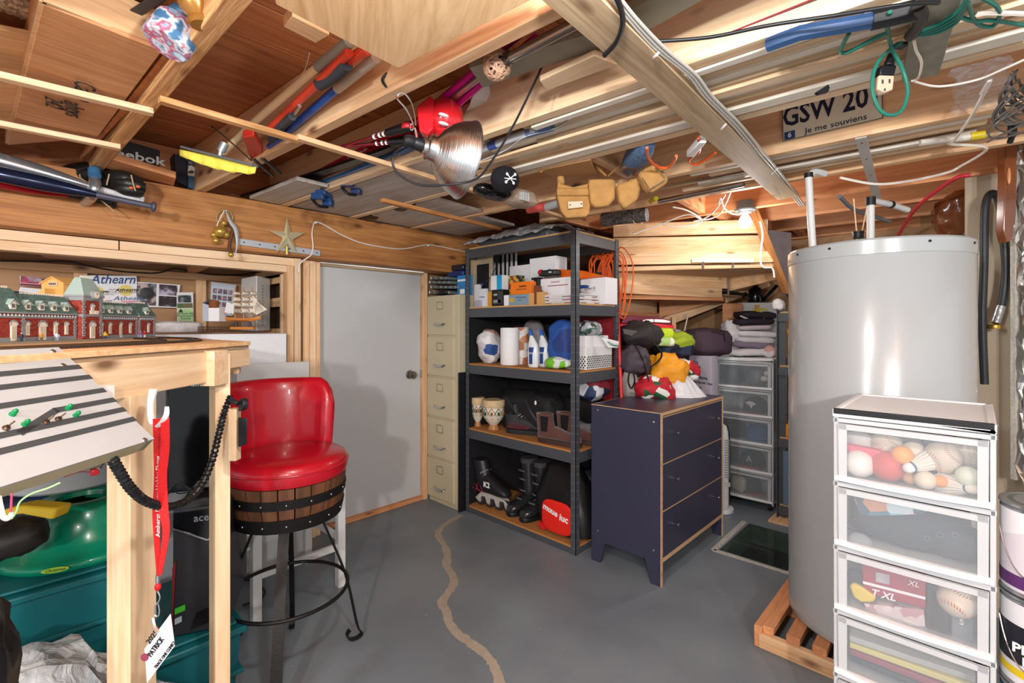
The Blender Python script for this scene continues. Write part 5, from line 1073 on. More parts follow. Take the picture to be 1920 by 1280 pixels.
p = PX(1031, 512, 2.34); b_ = MB().blob(p, (.04, .075, .020), e=.5); mk('body', b_, mat('#2a2c30', .4), parent=PWT); b_ = MB().blob(p + V(-.02, .055, .008), (.022, .022, .018)); mk('red_cap', b_, RED, parent=PWT); b_ = MB().blob(p + V(-.01, -.005, .018), (.012, .012, .008)); mk('teal_button', b_, mat('#1a7f86', .4), parent=PWT)
text('ON', .014, onface(p + V(-.041, -.035, .0), V(0, -1, 0), UP), WPLAS, PWT, bold=.03)
b_ = MB().prism([PX(1040, 504, 2.42), PX(1092, 507, 2.42), PX(1130, 517, 2.42), PX(1092, 522, 2.42), PX(1052, 522, 2.42)], V(.05, 0, 0)); tag(mk('orange_tool', b_, mat('#ee6a18', .5), bev=.006), 'flat bright orange tool case lying behind the shelf post', 'tool case')
b_ = MB().blob(PX(1087, 538, 2.30), (.016, .065, .011), e=.8); tag(mk('blue_marker', b_, mat('#1d3f7d', .3)), 'dark blue rounded tool on the magazine stack behind the post', 'tool')
b_ = MB().tube([PX(a, c, 2.25) for a, c in ((929, 502), (921, 518), (908, 532), (905, 537))], .003, 6, 4); b_.blob(PX(904, 533, 2.25), (.006, .009, .012)); tag(mk('blue_brush', b_, mat('#1b2f5a', .4)), 'dark blue brush leaning from the narrow box', 'brush')
# orange extension cord hank behind the right post
OC = mat('#e8622c', .45, var=.03, name='orange_cord')
OCT = thing('orange_cord_hank', 'thick hank of orange extension cord hanging behind the right shelf post', 'extension cord', V(2.68, 1.72, 1.4))
for k in range(16):
    c_ = V(2.69, 1.66 + .16 * noise.noise(V(k * 1.7, 2, 3)) + (.12 if k % 3 == 0 else 0), 1.60); w = .05 + .03 * random.random(); h = .14 + .06 * random.random(); dx = random.uniform(-.02, .02)
    b_ = MB().tube([c_ + V(dx, -w * math.sin(a) + .012 * math.sin(3 * a + k), h * math.cos(a) - (.06 if math.cos(a) < 0 else 0)) for a in [2 * PI * j / 10 for j in range(10)]], .0045, 6, 4, closed=True); mk('loop', b_, OC, parent=OCT)
b_ = MB().blob(V(2.675, 1.78, 1.60), (.02, .035, .05), e=.6); mk('green_core', b_, mat('#1f3d2c', .6), parent=OCT)
b_ = MB().blob(V(2.665, 1.79, 1.52), (.012, .02, .016), e=.8); mk('brass_fitting', b_, mat('#b8933f', .3, .9), parent=OCT)
# ---- shelf B
PW = mat('#ededed', .7, var=.02, bump=.3, bsc=60, name='paper_towel')
p = PX(954, 680, 2.29); b_ = MB().lathe([(.02, 0), (.062, 0), (.064, .01), (.064, .24), (.060, .247), (.02, .247)], 32, Matrix.Translation(V(2.30, p.y, ZB))); tag(mk('paper_towel_roll', b_, PW), 'white paper towel roll pack in film on the middle shelf', 'paper towel')
b_ = MB().lathe([(.02, 0), (.05, 0), (.05, .25), (.02, .25)], 28, Matrix.Translation(V(2.40, PX(978, 680, 2.40).y, ZB))); tag(mk('printed_towel_roll', b_, pattern(['#d9d2cc', '#b0714f', '#e8e4e0', '#c98f6a'], 22)), 'brown printed paper roll pack behind the cleaner bottles', 'paper towel')
blob('toilet_paper_pack', 'crumpled clear bag with blue print at the left of the middle shelf', 'bag', V(2.32, PX(918, 650, 2.32).y, ZB + .115), (.08, .075, .115), pattern(['#d9d8dc', '#c9c4c8', '#e8e6e8', '#2b4f8f', '#d8d4d4', '#b08c80'], 14, name='film_print'), e=.8, amp=.022, seed=4)
LYB = thing('cleaner_bottle', 'white toilet cleaner bottle with blue cap, front one of three', 'bottle', V(2.26, PX(1000, 680, 2.26).y, ZB))
def ring_e(c, rx, ry, n=20): return [V(c[0] + rx * math.cos(2 * PI * k / n), c[1] + ry * math.sin(2 * PI * k / n), c[2]) for k in range(n)]
b_ = MB().loft([ring_e((0, 0, 0), .022, .036), ring_e((0, 0, .01), .026, .041), ring_e((0, 0, .09), .026, .041), ring_e((0, .002, .14), .024, .037), ring_e((0, .010, .175), .016, .022), ring_e((0, .016, .195), .010, .012), ring_e((0, .018, .2), .010, .012)]); mk('bottle_body', b_, mat('#e4e9ee', .25, var=.01), M=Matrix.Identity(4), parent=LYB)
b_ = MB().loft([ring_e((0, .018, .198), .014, .014), ring_e((0, .020, .215), .013, .013), ring_e((0, .026, .235), .008, .009)]); mk('cap', b_, mat('#2a5fae', .3), M=Matrix.Identity(4), parent=LYB)
b_ = MB().loft([ring_e((-.0025, 0, .02), .0248, .031), ring_e((-.0025, 0, .125), .0248, .031)], cap=False); lb_ = mk('label', b_, mat('#22437f', .3, var=.2, sc=30), M=Matrix.Identity(4), parent=LYB)
o_ = text('Lysol', .02, WM[LYB.as_pointer()] @ onface(V(-.0275, 0, .09), V(0, -1, 0), UP), WPLAS, LYB, width=.045, shear=.3)
b0 = LYB.location.copy()
copy_thing(LYB, Matrix.Translation(b0 + V(.07, -.028, 0)), 'white toilet cleaner bottle with blue cap, middle one of three'); copy_thing(LYB, Matrix.Translation(b0 + V(.14, -.05, 0)), 'white toilet cleaner bottle with blue cap, rear one of three')
blob('blue_clear_pack', 'shiny blue and clear plastic pack behind the right front post', 'pack', V(2.32, PX(1055, 640, 2.32).y, ZB + .15), (.07, .085, .145), pattern(['#1d3f86', '#23509e', '#1a3676', '#c3ccd8'], 9, name='blue_film'), e=.7, amp=.012, seed=2)
blob('green_bag', 'clear bag with lime green print at the shelf front behind the post', 'bag', V(2.25, PX(1045, 675, 2.25).y, ZB + .035), (.04, .09, .032), pattern(['#d6dbd8', '#6fbf2a', '#dfe3e0', '#c3c9c6'], 22, name='lime_film'), e=.8, amp=.012, seed=6)
BKT = thing('patterned_basket', 'white basket with black diamond pattern holding white boxes and green tinsel', 'basket', V(2.42, 1.66, ZB))
DIA = None
ya, yb = 1.615, 1.80
b_ = MB().box(2.30, 2.58, ya, yb, ZB + .001, ZB + .135); bs = mk('basket_body', b_, mat('#e2e2e2', .6), parent=BKT, world=True, bev=.004)
for i in range(14):
    for j in range(6):
        for (o0, r_, u_) in ((V(2.2992, 0, 0), V(0, -1, 0), 0), (V(0, ya - .0008, 0), V(1, 0, 0), 1)):
            L0 = (yb - ya) if u_ == 0 else .28
            if i * .0195 + .02 > L0: continue
            b2 = MB()
            cx_ = .012 + i * .0195 + (.0097 if j % 2 else 0); cz_ = ZB + .014 + j * .0125
            ct = (V(2.2992, yb - cx_, cz_) if u_ == 0 else V(2.30 + cx_, ya - .0008, cz_)); b2.M = onface(ct, r_, UP) @ Matrix.Rotation(PI / 4, 4, 'Z')
            if i == 0 and j == 0 and u_ == 0: dmb = MB()
            dmb.M = b2.M; dmb.box(-.0042, .0042, -.0042, .0042, -.0005, .0006)
o = mk('diamond_print', dmb, BLACK, parent=BKT, world=True, smooth=False); o['kind'] = 'stuff'
b_ = MB().box(2.32, 2.56, 1.63, 1.785, ZB + .02, ZB + .20); tag(mk('white_inner_box', b_, PAPER, bev=.002), 'white carton standing inside the patterned basket', 'box')
b_ = MB().prism([PX(1128, 632, 2.4), PX(1160, 640, 2.5), PX(1158, 652, 2.5), PX(1140, 651, 2.42)], V(.003, 0, .0)); tag(mk('white_flap', b_, PAPER), 'white card flap leaning out of the patterned basket', 'card')
b_ = MB()
for k in range(420):
    t = random.random(); c_ = PX(1090 + 70 * t, 636 - 12 * math.sin(t * 5) - (8 if t < .4 else 0), 2.36 + .1 * t); d_ = V(random.uniform(-1, 1), random.uniform(-1, 1), random.uniform(-.6, 1)).normalized() * .022; e = d_.orthogonal().normalized() * .001; b_.add([c_ - e, c_ + e, c_ + d_], [(0, 1, 2)])
o = mk('green_tinsel', b_, mat('#3f9f7d', .3, .4), smooth=False); tag(o, 'frosted green tinsel garland draped over the patterned basket', 'tinsel', kind='stuff')
blob('grey_film_bag', 'grey film-wrapped bag with pattern above the patterned basket', 'bag', V(2.48, PX(1105, 610, 2.48).y, ZB + .24), (.08, .07, .05), pattern(['#b9bcbf', '#3c4044', '#d4d6d8', '#8a8d90'], 40), e=.8, amp=.014)
blob('grey_cloth', 'hazy grey bag at the back behind the cleaner bottles', 'bag', V(2.55, PX(1000, 620, 2.55).y, ZB + .15), (.05, .11, .15), mat('#8b868c', .6), e=.8, amp=.015)
b_ = MB().box(2.66, 2.70, 1.66, 1.95, 0, 1.42); tag(mk('red_board', b_, mat('#8a1a26', .6)), 'dark red upright board behind the shelf unit', 'board')
b_ = MB().cyl(PD(1166, 760, 2.96), PD(1157, 560, 3.05), .012, seg=12); tag(mk('red_pole', b_, mat('#cf2a30', .4)), 'bright red pole standing right of the shelf unit', 'pole')
# ---- shelf C
def drum(px, r, h, lab):
    y = PX(px, 800, 2.25).y; T = Matrix.Translation(V(2.25 + r * .3, y, ZC)); t_ = thing('ceramic_drum', lab, 'drum', V(2.25 + r * .3, y, ZC))
    CR = pattern(['#d9d2c0', '#2f5a3d', '#cfc5ae', '#243a5a', '#d9d2c0', '#9a5a2a'], 26, name='glazed_pattern', stretch=(1, 1, .8))
    b_ = MB().lathe([(r * .5, .0), (r * .52, h * .06), (r * .36, h * .16)], 32, T); mk('foot', b_, mat('#b07a4c', .4), parent=t_)
    b_ = MB().lathe([(r * .36, h * .16), (r * .62, h * .26), (r * .92, h * .42), (r, h * .58), (r * .97, h * .72), (r * .9, h * .76)], 32, T); bw = mk('bowl', b_, mat('#d6cfbc', .35), parent=t_)
    k = 10
    for j in range(k):   # painted lozenges standing slightly proud
        a0 = 2 * PI * j / k; P3 = [(a0 - .31, .58), (a0, .38), (a0 + .31, .58), (a0, .74)]
        rr = lambda z: r * (.83 + .17 * min(1, max(0, (z - .36) / .2)) - .03 * max(0, z - .6) / .14) * 1.012
        b_ = MB(); pts = [V(rr(z) * math.cos(a), rr(z) * math.sin(a), z * h) for a, z in P3]
        for i in range(4): b_.tube([T @ pts[i], T @ pts[(i + 1) % 4]], .0024, 4, 1)
        c_ = V(rr(.57) * math.cos(a0), rr(.57) * math.sin(a0), .565 * h); b_.blob(T @ c_, (.009, .009, .014), seg=8, rings=5); mk('lozenge', b_, mat('#2d4f43' if j % 2 else '#8c5a2a', .35), parent=bw)
    b_ = MB().lathe([(r * .92, h * .76), (r * 1.02, h * .78), (r * 1.03, h * .97), (r * .97, h), (.01, h)], 32, T); mk('skin_head', b_, mat('#cdb48c', .7, var=.1, sc=30), parent=t_)
drum(921, .076, .205, 'larger painted ceramic drum with hide head'); drum(893, .047, .205, 'smaller painted ceramic drum at the left shelf post')
def shoe(name, label, cat, o, ang, L=.28, W=.10, shaft=.0, up=BLACK, sole=BLACK, hh=.07, th=.025, shw=.045):
    """local x = heel to toe"""
    M_ = Matrix.Translation(o) @ RZ(ang); t_ = thing(name, label, cat, M=M_)
    out = []; N_ = 28
    for k in range(N_):
        a = 2 * PI * k / N_; x = math.cos(a); y = math.sin(a); wx = W / 2 * (.86 + .14 * x) * (1 - .12 * math.exp(-((x + .05) / .3) ** 2)); out.append(V(L / 2 + L / 2 * math.copysign(abs(x) ** .8, x), wx * math.copysign(abs(y) ** .75, y), 0))
    b_ = MB().loft([[p * 1.0 for p in out], [V((p.x - L / 2) * 1.02 + L / 2, p.y * 1.03, th * .6) for p in out], [V((p.x - L / 2) * .99 + L / 2, p.y * .97, th) for p in out]]); mk('sole', b_, sole, M=Matrix.Identity(4), parent=t_, bev=.002)
    rings = []; xs = [0.01, .04, .12, .25, .38, .5, .62, .75, .88, .96, .995]; hs = [.5, .85, 1, 1.05, 1.05, .95, .78, .62, .52, .4, .12]; ws = [.35, .62, .78, .82, .8, .84, .9, .94, .85, .6, .25]
    for x, hq, wq in zip(xs, hs, ws):
        rg = []
        for k in range(16):
            a = 2 * PI * k / 16; rg.append(V(x * L, W / 2 * wq * math.copysign(abs(math.cos(a)) ** .8, math.cos(a)), th - .004 + hh * hq * (.5 + .5 * math.copysign(abs(math.sin(a)) ** .8, math.sin(a)))))
        rings.append(rg)
    b_ = MB().loft(rings); mk('upper', b_, up, M=Matrix.Identity(4), parent=t_, ang=70)
    if shaft:
        b_ = MB(); rr = []
        for q in (0, .3, .7, 1.0): rr.append([V(L * .2 - .004 * q * 4 + L * (.21 - .03 * q) * math.cos(2 * PI * k / 20), shw * (1 - .1 * (1 - q)) * math.sin(2 * PI * k / 20), th + hh * .55 + shaft * q) for k in range(20)])
        rr.append([V(L * .19 + L * .16 * math.cos(2 * PI * k / 20), shw * .85 * math.sin(2 * PI * k / 20), th + hh * .55 + shaft) for k in range(20)])
        rr.append([V(L * .19 + L * .16 * math.cos(2 * PI * k / 20), shw * .85 * math.sin(2 * PI * k / 20), th + hh * .55 + shaft * .5) for k in range(20)])
        b_.loft(rr, cap=True); mk('shaft', b_, up, M=Matrix.Identity(4), parent=t_, ang=70)
    return t_
SUE = mat('#5a3630', .85, var=.1, sc=25, sheen=.3, name='brown_suede')
yb_ = PX(1008, 830, 2.23).y
B1 = shoe('chelsea_boot', 'brown suede chelsea boot nearer the shelf front', 'boot', V(2.235, yb_ - .005, ZC), -1.42, .29, .10, .105, SUE, mat('#3f2a26', .7), .075, .028)
B2 = shoe('chelsea_boot', 'brown suede chelsea boot behind its front twin', 'boot', V(2.35, yb_ - .07, ZC), -1.42, .29, .10, .105, SUE, mat('#3f2a26', .7), .075, .028)
for B in (B1, B2):
    for s in (-1, 1):
        b_ = MB().prism([V(.045, s * .0445, .075), V(.085, s * .0445, .075), V(.095, s * .0455, .165), V(.04, s * .0455, .165)], V(0, s * .003, 0)); mk('elastic_gusset', b_, BLACK, M=Matrix.Identity(4), parent=B)
    b_ = MB().tube([V(-.002, 0, .14), V(-.018, 0, .165), V(-.004, 0, .18)], .003, 6, 4); mk('pull_loop', b_, SUE, M=Matrix.Identity(4), parent=B)
HK = mat('#2e2e34', .7, var=.1, sc=40, name='charcoal_mesh')
S1_ = shoe('hiking_shoe', 'charcoal hiking shoe with red lines and laces', 'shoe', V(2.27, PX(946, 815, 2.25).y, ZC), -1.15, .29, .105, .05, HK, mat('#1f2126', .7), .085, .03)
b_ = MB()
for k in range(9): x = .03 + k * .016; b_.tube([V(x, -.049, .045), V(x + .02, -.047, .085 - k * .003)], .0013, 5, 1)
b_.tube([V(.02, -.05, .05), V(.09, -.052, .042), V(.17, -.053, .045)], .0016, 5, 4); mk('red_lines', b_, mat('#a5263c', .5), M=Matrix.Identity(4), parent=S1_)['kind'] = 'stuff'
for k in range(5):
    b_ = MB().tube([V(.09 + k * .02, -.03 + k * .002, .118 - k * .008), V(.10 + k * .02, 0, .128 - k * .009), V(.09 + k * .02, .03, .118 - k * .008)], .0022, 6, 3); mk('lace', b_, mat('#c9b5b5', .6), M=Matrix.Identity(4), parent=S1_)
b_ = MB().prism([V(.07, -.022, .13), V(.075, .022, .13), V(.06, .02, .19), V(.055, -.02, .19)], V(.005, 0, 0)); mk('tongue', b_, mat('#55555c', .7), M=Matrix.Identity(4), parent=S1_, bev=.003)
shoe('grey_shoe', 'grey running shoe half hidden behind the dark dresser', 'shoe', V(2.42, 1.67, ZC), -1.9 + PI, .26, .095, .04, mat('#7b7a80', .7, var=.1), mat('#b9b5b0', .6), .08, .03)
shoe('dark_shoe', 'dark shoe with white toe behind the chelsea boots', 'shoe', V(2.50, 1.95, ZC), -1.2, .27, .1, .03, mat('#1c1d24', .5), mat('#c9c4b8', .6), .12, .03)
blob('black_backpack', 'black backpack slumped behind the boots', 'backpack', V(2.45, 2.17, ZC + .13), (.13, .27, .13), mat('#17171a', .75, bump=.4, bsc=25, name='black_nylon'), e=.6, amp=.03, seed=1, seg=40, rings=26)
for q in (0, 1):
    b_ = MB().tube([V(2.33, 2.30 - q * .18, ZC + .22), V(2.30, 2.2 - q * .15, ZC + .16), V(2.31, 2.12 - q * .12, ZC + .10), V(2.33, 2.05 - q * .1, ZC + .06)], .010, 6, 5, sq=.3); tag(mk('bag_strap', b_, mat('#2b2b30', .6)), ('upper' if q == 0 else 'lower') + ' black webbing strap lying over the black backpack', 'strap')
blob('white_tag', 'small white tag dangling from the black backpack', 'tag', PX(1004, 755, 2.29), (.003, .008, .014), WPLAS, amp=0, seg=10, rings=6)
blob('blue_white_bag', 'dark blue and white bag at the right back of the boot shelf', 'bag', V(2.5, 1.73, ZC + .33), (.1, .11, .08), pattern(['#24365c', '#1a2540', '#c9ccd4', '#7d1f2c', '#24365c'], 12), e=.7, amp=.02)
blob('black_case', 'black case standing behind the grey running shoe', 'case', V(2.52, 1.78, ZC + .13), (.07, .15, .125), mat('#0f0f12', .5), e=.35, amp=.003)
# ---- shelf D
SKT = thing('inline_skate', 'black inline skate with red detail and grey wheel frame', 'inline skate', M=Matrix.Translation(V(2.25, 2.50, ZD)) @ RZ(-1.48))
I4 = Matrix.Identity(4)
for k in range(4):
    b_ = MB(); mm = Matrix.Translation(V(.03 + k * .083, 0, .0402)) @ Matrix.Rotation(PI / 2, 4, 'X'); b_.lathe([(.018, -.012), (.034, -.012), (.040, -.004), (.040, .004), (.034, .012), (.018, .012)], 24, mm); w_ = mk('wheel', b_, mat('#2c2d31', .35), M=I4, parent=SKT)
    b_ = MB().lathe([(.006, -.014), (.018, -.013), (.018, .013), (.006, .014)], 16, mm); mk('hub', b_, mat('#b9bcc0', .3, .6), M=I4, parent=w_)
for s in (-1, 1):
    b_ = MB(); pts = [(-.005, .05), (.02, .033), (.04, .033), (.055, .072), (.085, .072), (.103, .033), (.123, .033), (.138, .072), (.167, .072), (.186, .033), (.206, .033), (.22, .072), (.25, .072), (.269, .033), (.289, .033), (.30, .05), (.26, .088), (.15, .10), (.05, .10)]; b_.prism([V(x, s * .017, z) for x, z in pts], V(0, s * .003, 0)); mk('frame', b_, mat('#c9c5c0', .35, .3), M=I4, parent=SKT, bev=.001)
rings = []
for x, hq, wq, z0 in ((.0, .10, .03, .10), (.03, .14, .045, .095), (.09, .15, .05, .095), (.15, .12, .05, .095), (.21, .085, .05, .095), (.26, .06, .045, .098), (.285, .03, .03, .105)):
    rings.append([V(x, wq * math.cos(2 * PI * k / 16), z0 + hq * (.5 + .5 * math.sin(2 * PI * k / 16))) for k in range(16)])
b_ = MB().loft(rings); mk('boot', b_, mat('#1b1b20', .5), M=I4, parent=SKT, ang=70)
b_ = MB().loft([[V(.06 + .065 * math.cos(2 * PI * k / 18) - .04 * q, .048 * math.sin(2 * PI * k / 18), .19 + .13 * q) for k in range(18)] for q in (0, .3, .7, 1)]); mk('cuff', b_, mat('#222228', .4), M=I4, parent=SKT, ang=70)
for q in (0, 1): b_ = MB().tube([V(.11 - .04 * q, -.05, .18 + .06 * q), V(.15 - .05 * q, -.02, .20 + .06 * q), V(.14 - .05 * q, .04, .19 + .06 * q)], .006, 6, 4, sq=.4); mk('strap', b_, mat('#9b2230' if q == 0 else '#7b7d84', .4), M=I4, parent=SKT)
text('K2', .05, WM[SKT.as_pointer()] @ onface(V(.13, -.052, .17), V(1, 0, 0), UP), WPLAS, SKT, bold=.03)
b_ = MB()
for a, c in (((.0, .13), (.09, .12)), ((.02, .16), (.07, .11)), ((.05, .17), (.03, .11)), ((.07, .16), (.10, .11))): b_.tube([V(a[0], -.053, a[1]), V(c[0], -.0535, c[1])], .0016, 5, 1)
mk('red_zigzag', b_, mat('#a8303c', .4), M=I4, parent=SKT)['kind'] = 'stuff'
SKB = mat('#25272a', .22, var=.05, coat=.4, name='gloss_boot_shell')
def skiboot(o, ang, lab):
    t_ = shoe('ski_boot', lab, 'ski boot', o, ang, .29, .105, .0, SKB, BLACK, .10, .03)
    b_ = MB(); rr = []
    for q in (0, .25, .6, 1.0): rr.append([V(.075 + .03 * q + (.075 - .01 * q) * math.cos(2 * PI * k / 22), (.052 + .004 * q) * math.sin(2 * PI * k / 22), .09 + .24 * q) for k in range(22)])
    rr.append([V(.105 + .05 * math.cos(2 * PI * k / 22), .045 * math.sin(2 * PI * k / 22), .33) for k in range(22)]); b_.loft(rr); mk('cuff', b_, SKB, M=I4, parent=t_, ang=70)
    b_ = MB().loft([[V(.105 + .066 * math.cos(2 * PI * k / 22), .052 * math.sin(2 * PI * k / 22), z) for k in range(22)] for z in (.33, .36)]); mk('liner', b_, mat('#3c3e42', .8), M=I4, parent=t_)
    for j, (z, x) in enumerate(((.10, .20), (.145, .165), (.22, .165), (.28, .175))):
        b_ = MB().tube([V(x - .03, -.054, z), V(x, -.035, z + .004), V(x + .012, .0, z + .006), V(x, .035, z + .004)], .006, 6, 4, sq=.4); mk('buckle', b_, mat('#8f9296', .25, .8), M=I4, parent=t_)
    b_ = MB().tube([V(.02, -.056, .29), V(.03, -.056, .20), V(.05, -.056, .12)], .005, 6, 3, sq=.3); mk('white_stripe', b_, WPLAS, M=I4, parent=t_); return t_
skiboot(V(2.52, 2.145, ZD), 3.0, 'glossy black ski boot beside the inline skate'); skiboot(V(2.51, 2.02, ZD), 3.0, 'glossy black ski boot nearer the black and red bag')
b_ = MB(); rr = []
for q, (hw, dd, z) in enumerate(((.02, .10, .012), (.20, .14, .02), (.215, .15, .10), (.20, .14, .2), (.16, .09, .30), (.12, .05, .38), (.08, .02, .41))):
    rr.append([V(2.37 + dd * math.copysign(abs(math.cos(a)) ** .7, math.cos(a)) + .01 * noise.noise(V(a * 2, z * 12, 1)) * 3, 1.76 + hw * math.copysign(abs(math.sin(a)) ** .7, math.sin(a)) + .0 + .12 * (z / .4) * .6, ZD + z) for a in [2 * PI * k / 26 for k in range(26)]])
b_.loft(rr); BGK = mk('sports_bag', b_, mat('#131316', .4, bump=.5, bsc=14, name='black_vinyl_bag'), ang=70); tag(BGK, 'black vinyl sports bag with red patch at the bottom shelf front', 'bag')
b_ = MB(); c_ = V(2.212, 1.76, ZD + .12)
b_.blob(c_, (.012, .115, .095), e=.55, seg=28); rdp = mk('red_patch', b_, mat('#e0261a', .45), parent=BGK)
text('muue', .05, onface(V(2.199, 1.80, ZD + .155), V(0, -1, -.25), UP), WPLAS, BGK, bold=.03); text('iuc', .055, onface(V(2.199, 1.70, ZD + .13), V(0, -1, -.1), UP), WPLAS, BGK, bold=.03)
b_ = MB().prism([V(2.222, 1.92, ZD + .045), V(2.215, 1.88, ZD + .01), V(2.222, 1.84, ZD + .025), V(2.222, 1.87, ZD + .06)], V(.003, 0, 0)); mk('red_diamond', b_, RED, parent=BGK)
blob('grey_strap_pile', 'black and grey gear pile behind the sports bag', 'gear pile', V(2.5, 1.75, ZD + .17), (.1, .12, .17), mat('#2a2b30', .6, var=.3, sc=20), e=.7, amp=.03)
# ------------------------------------------------------------------ pile behind the dresser
def pblob(name, label, cat, px0, px1, py0, py1, d, th, m, e=.7, amp=.015, seed=0, tilt=0, seg=26, rings=18, group=None):
    a = PD(px0, py0, d); c = PD(px1, py1, d); cen = (a + c) / 2; hw = (c - a).dot(RT) / 2; hz = (a.z - c.z) / 2
    R3 = Matrix((RT, FW, UP)).transposed().to_4x4() @ Matrix.Rotation(tilt, 4, 'Y')
    return blob(name, label, cat, cen, (hw, th, hz), m, e, amp * 1.5, 1, seg, rings, seed, R3, group=group)
b_ = MB().box(2.75, 3.3, 1.62, 2.05, 0, .74); tag(mk('storage_carton', b_, CARD, bev=.004), 'brown carton on the floor under the backpacks', 'box')
RC = thing('red_case', 'flat red, white and maroon hard case topmost of the backpack pile', 'case', PD(1215, 616, 3.15))
def rq(pts, m, nm, th=.2, d=3.1):
    b_ = MB().prism([PD(a, c, d) for a, c in pts], FW * th); mk(nm, b_, m, parent=RC, world=True, bev=.004)
rq([(1163, 607), (1215, 605), (1264, 610), (1264, 616), (1215, 615), (1163, 612)], mat('#d0232b', .35), 'red_shell'); rq([(1170, 594), (1178, 591), (1238, 594), (1258, 601), (1262, 610), (1215, 604.5), (1164, 606)], mat('#6d1430', .35), 'maroon_shell')
rq([(1206, 600), (1212, 598.5), (1226, 598), (1226, 604), (1205, 604)], WPLAS, 'white_stripe', .01, 3.095); rq([(1227, 598), (1245, 599), (1258, 602), (1256, 605), (1227, 604)], WPLAS, 'white_stripe', .01, 3.095); rq([(1183, 602), (1200, 602), (1200, 604), (1183, 604.5)], WPLAS, 'white_stripe', .01, 3.095)
NY = mat('#2a2527', .7, var=.1, bump=.4, bsc=18, name='dark_nylon')
pblob('backpack', 'black backpack right under the red case', 'backpack', 1160, 1232, 606, 648, 3.12, .16, NY, amp=.02, seed=3)
pblob('backpack', 'purple-grey backpack under the black one', 'backpack', 1163, 1214, 650, 700, 3.02, .15, mat('#4c434c', .7, var=.12, bump=.4, bsc=18), amp=.02, seed=8)
for nm, lab, pts in (('grey_pocket', 'grey pocket flap on the upper black backpack', [(1168, 616), (1195, 620), (1192, 632), (1170, 626)]),):
    b_ = MB().prism([PD(a, c, 2.965) for a, c in pts], FW * .02); mk(nm, b_, mat('#574d50', .7), parent=bpy.data.objects['backpack'], world=True, bev=.004)
for k, pts in enumerate(([(1192, 648), (1205, 675), (1215, 710), (1217, 722)], [(1222, 640), (1240, 660), (1236, 675), (1218, 690)], [(1180, 698), (1178, 715), (1184, 728), (1190, 715), (1188, 700)])):
    b_ = MB().tube([PD(a, c, 2.86) for a, c in pts], .013, 6, 5, sq=.3); tag(mk('backpack_strap', b_, NY), ('long black strap hanging down the middle of the bag pile', 'black strap looping over the orange bag', 'short black strap below the purple-grey backpack')[k], 'strap')
pblob('grey_bag', 'pale grey bag under the purple-grey backpack', 'bag', 1165, 1196, 697, 746, 3.0, .1, mat('#a29c98', .6), seed=2)
pblob('neon_bag', 'neon yellow-green bag beside the black backpack', 'bag', 1229, 1258, 615, 634, 3.1, .08, mat('#b8cf1a', .5), e=.4, amp=.006)
pblob('green_print_bag', 'pale green printed bag under the neon bag', 'bag', 1229, 1260, 632, 648, 3.08, .08, pattern(['#a9c97a', '#dfe6d0', '#6d9c4a'], 14), e=.5, amp=.008)
pblob('navy_pile', 'navy and black clothing heap right of the neon bag', 'clothing', 1228, 1292, 628, 668, 3.2, .14, pattern(['#1c2233', '#15171d', '#2c3550', '#8fa31e', '#1a1c24'], 9, bump=1), e=.8, amp=.03, seed=5)
pblob('grey_sleeve', 'light grey sleeve hanging by the wooden post', 'clothing', 1262, 1278, 618, 645, 3.3, .05, mat('#a8a4ae', .7), amp=.01)
pblob('orange_bag', 'orange-yellow bag in the middle of the pile', 'bag', 1217, 1280, 667, 726, 2.98, .1, mat('#e49a1c', .55, var=.05, bump=.4, bsc=12), e=.75, amp=.03, seed=4)
HOL = pattern(['#b5162a', '#c01a2c', '#e9e6e0', '#1f5a35', '#b5162a', '#e9e6e0'], 18, name='holly_print')
pblob('holiday_cloth', 'red, white and green holiday cloth under the orange bag', 'cloth', 1190, 1262, 705, 752, 2.93, .1, HOL, amp=.025, seed=6)
pblob('holiday_cloth', 'red, white and green holiday cloth beside the fan carton', 'cloth', 1262, 1304, 672, 715, 3.12, .08, HOL, amp=.02, seed=7)
b_ = MB()
def sf(u, v):
    a = PD(1262, 684, 2.95).lerp(PD(1248, 752, 2.88), v); c = PD(1276, 688, 3.0).lerp(PD(1334, 752, 2.9), v); p = a.lerp(c, u); return p - FW * (.05 * math.sin(PI * u) + .015 * noise.noise(V(u * 7, v * 3, 1))) 
b_.sheet(None, 20, 20, sf); tag(mk('white_shopping_bag', b_, mat('#dcdde2', .35, bump=.5, bsc=10), solid=.003), 'shiny white plastic shopping bag drooping over the holiday cloth', 'bag')
# fan carton
fb0 = at(1290, 3.42, 0); fb1 = at(1333, 3.22, 0); fb2 = at(1346, 3.34, 0); zt = 1.29 + (612 - 667) * 3.3 / FP
FBX = thing('fan_carton', 'pale lilac fan carton with black lettering behind the dresser', 'box', fb0)
LIL = mat('#c3bccb', .6, var=.02)
b_ = MB().prism([fb0, fb1, fb2, fb2 + (fb0 - fb1)], V(0, 0, zt)); mk('carton_body', b_, LIL, parent=FBX, world=True, bev=.002)
fm = lambda u, z: onface(fb0.lerp(fb1, u) + V(0, 0, z), fb1 - fb0, UP)
for s, u, z, sz in (('COOL', .35, zt - .05, .032), ('WORKS', .45, zt - .08, .022), ('8" Oscillating', .5, zt - .15, .026), ('Tower Fan with Timer', .6, zt - .185, .024), ('& Remote', .42, zt - .22, .024), ('ideal for', .4, zt - .27, .014), ('air conditioning', .5, zt - .30, .014)): text(s, sz, fm(u, z), PRINT, FBX, width=min(.2, len(s) * sz * .42), bold=.01)
pblob('aubergine_bag', 'dark aubergine duffel bag lying on the fan carton', 'bag', 1286, 1360, 618, 666, 3.42, .13, mat('#3d2c38', .8, var=.05, bump=.3, bsc=30), e=.5, amp=.014, seed=9, seg=32, rings=22)
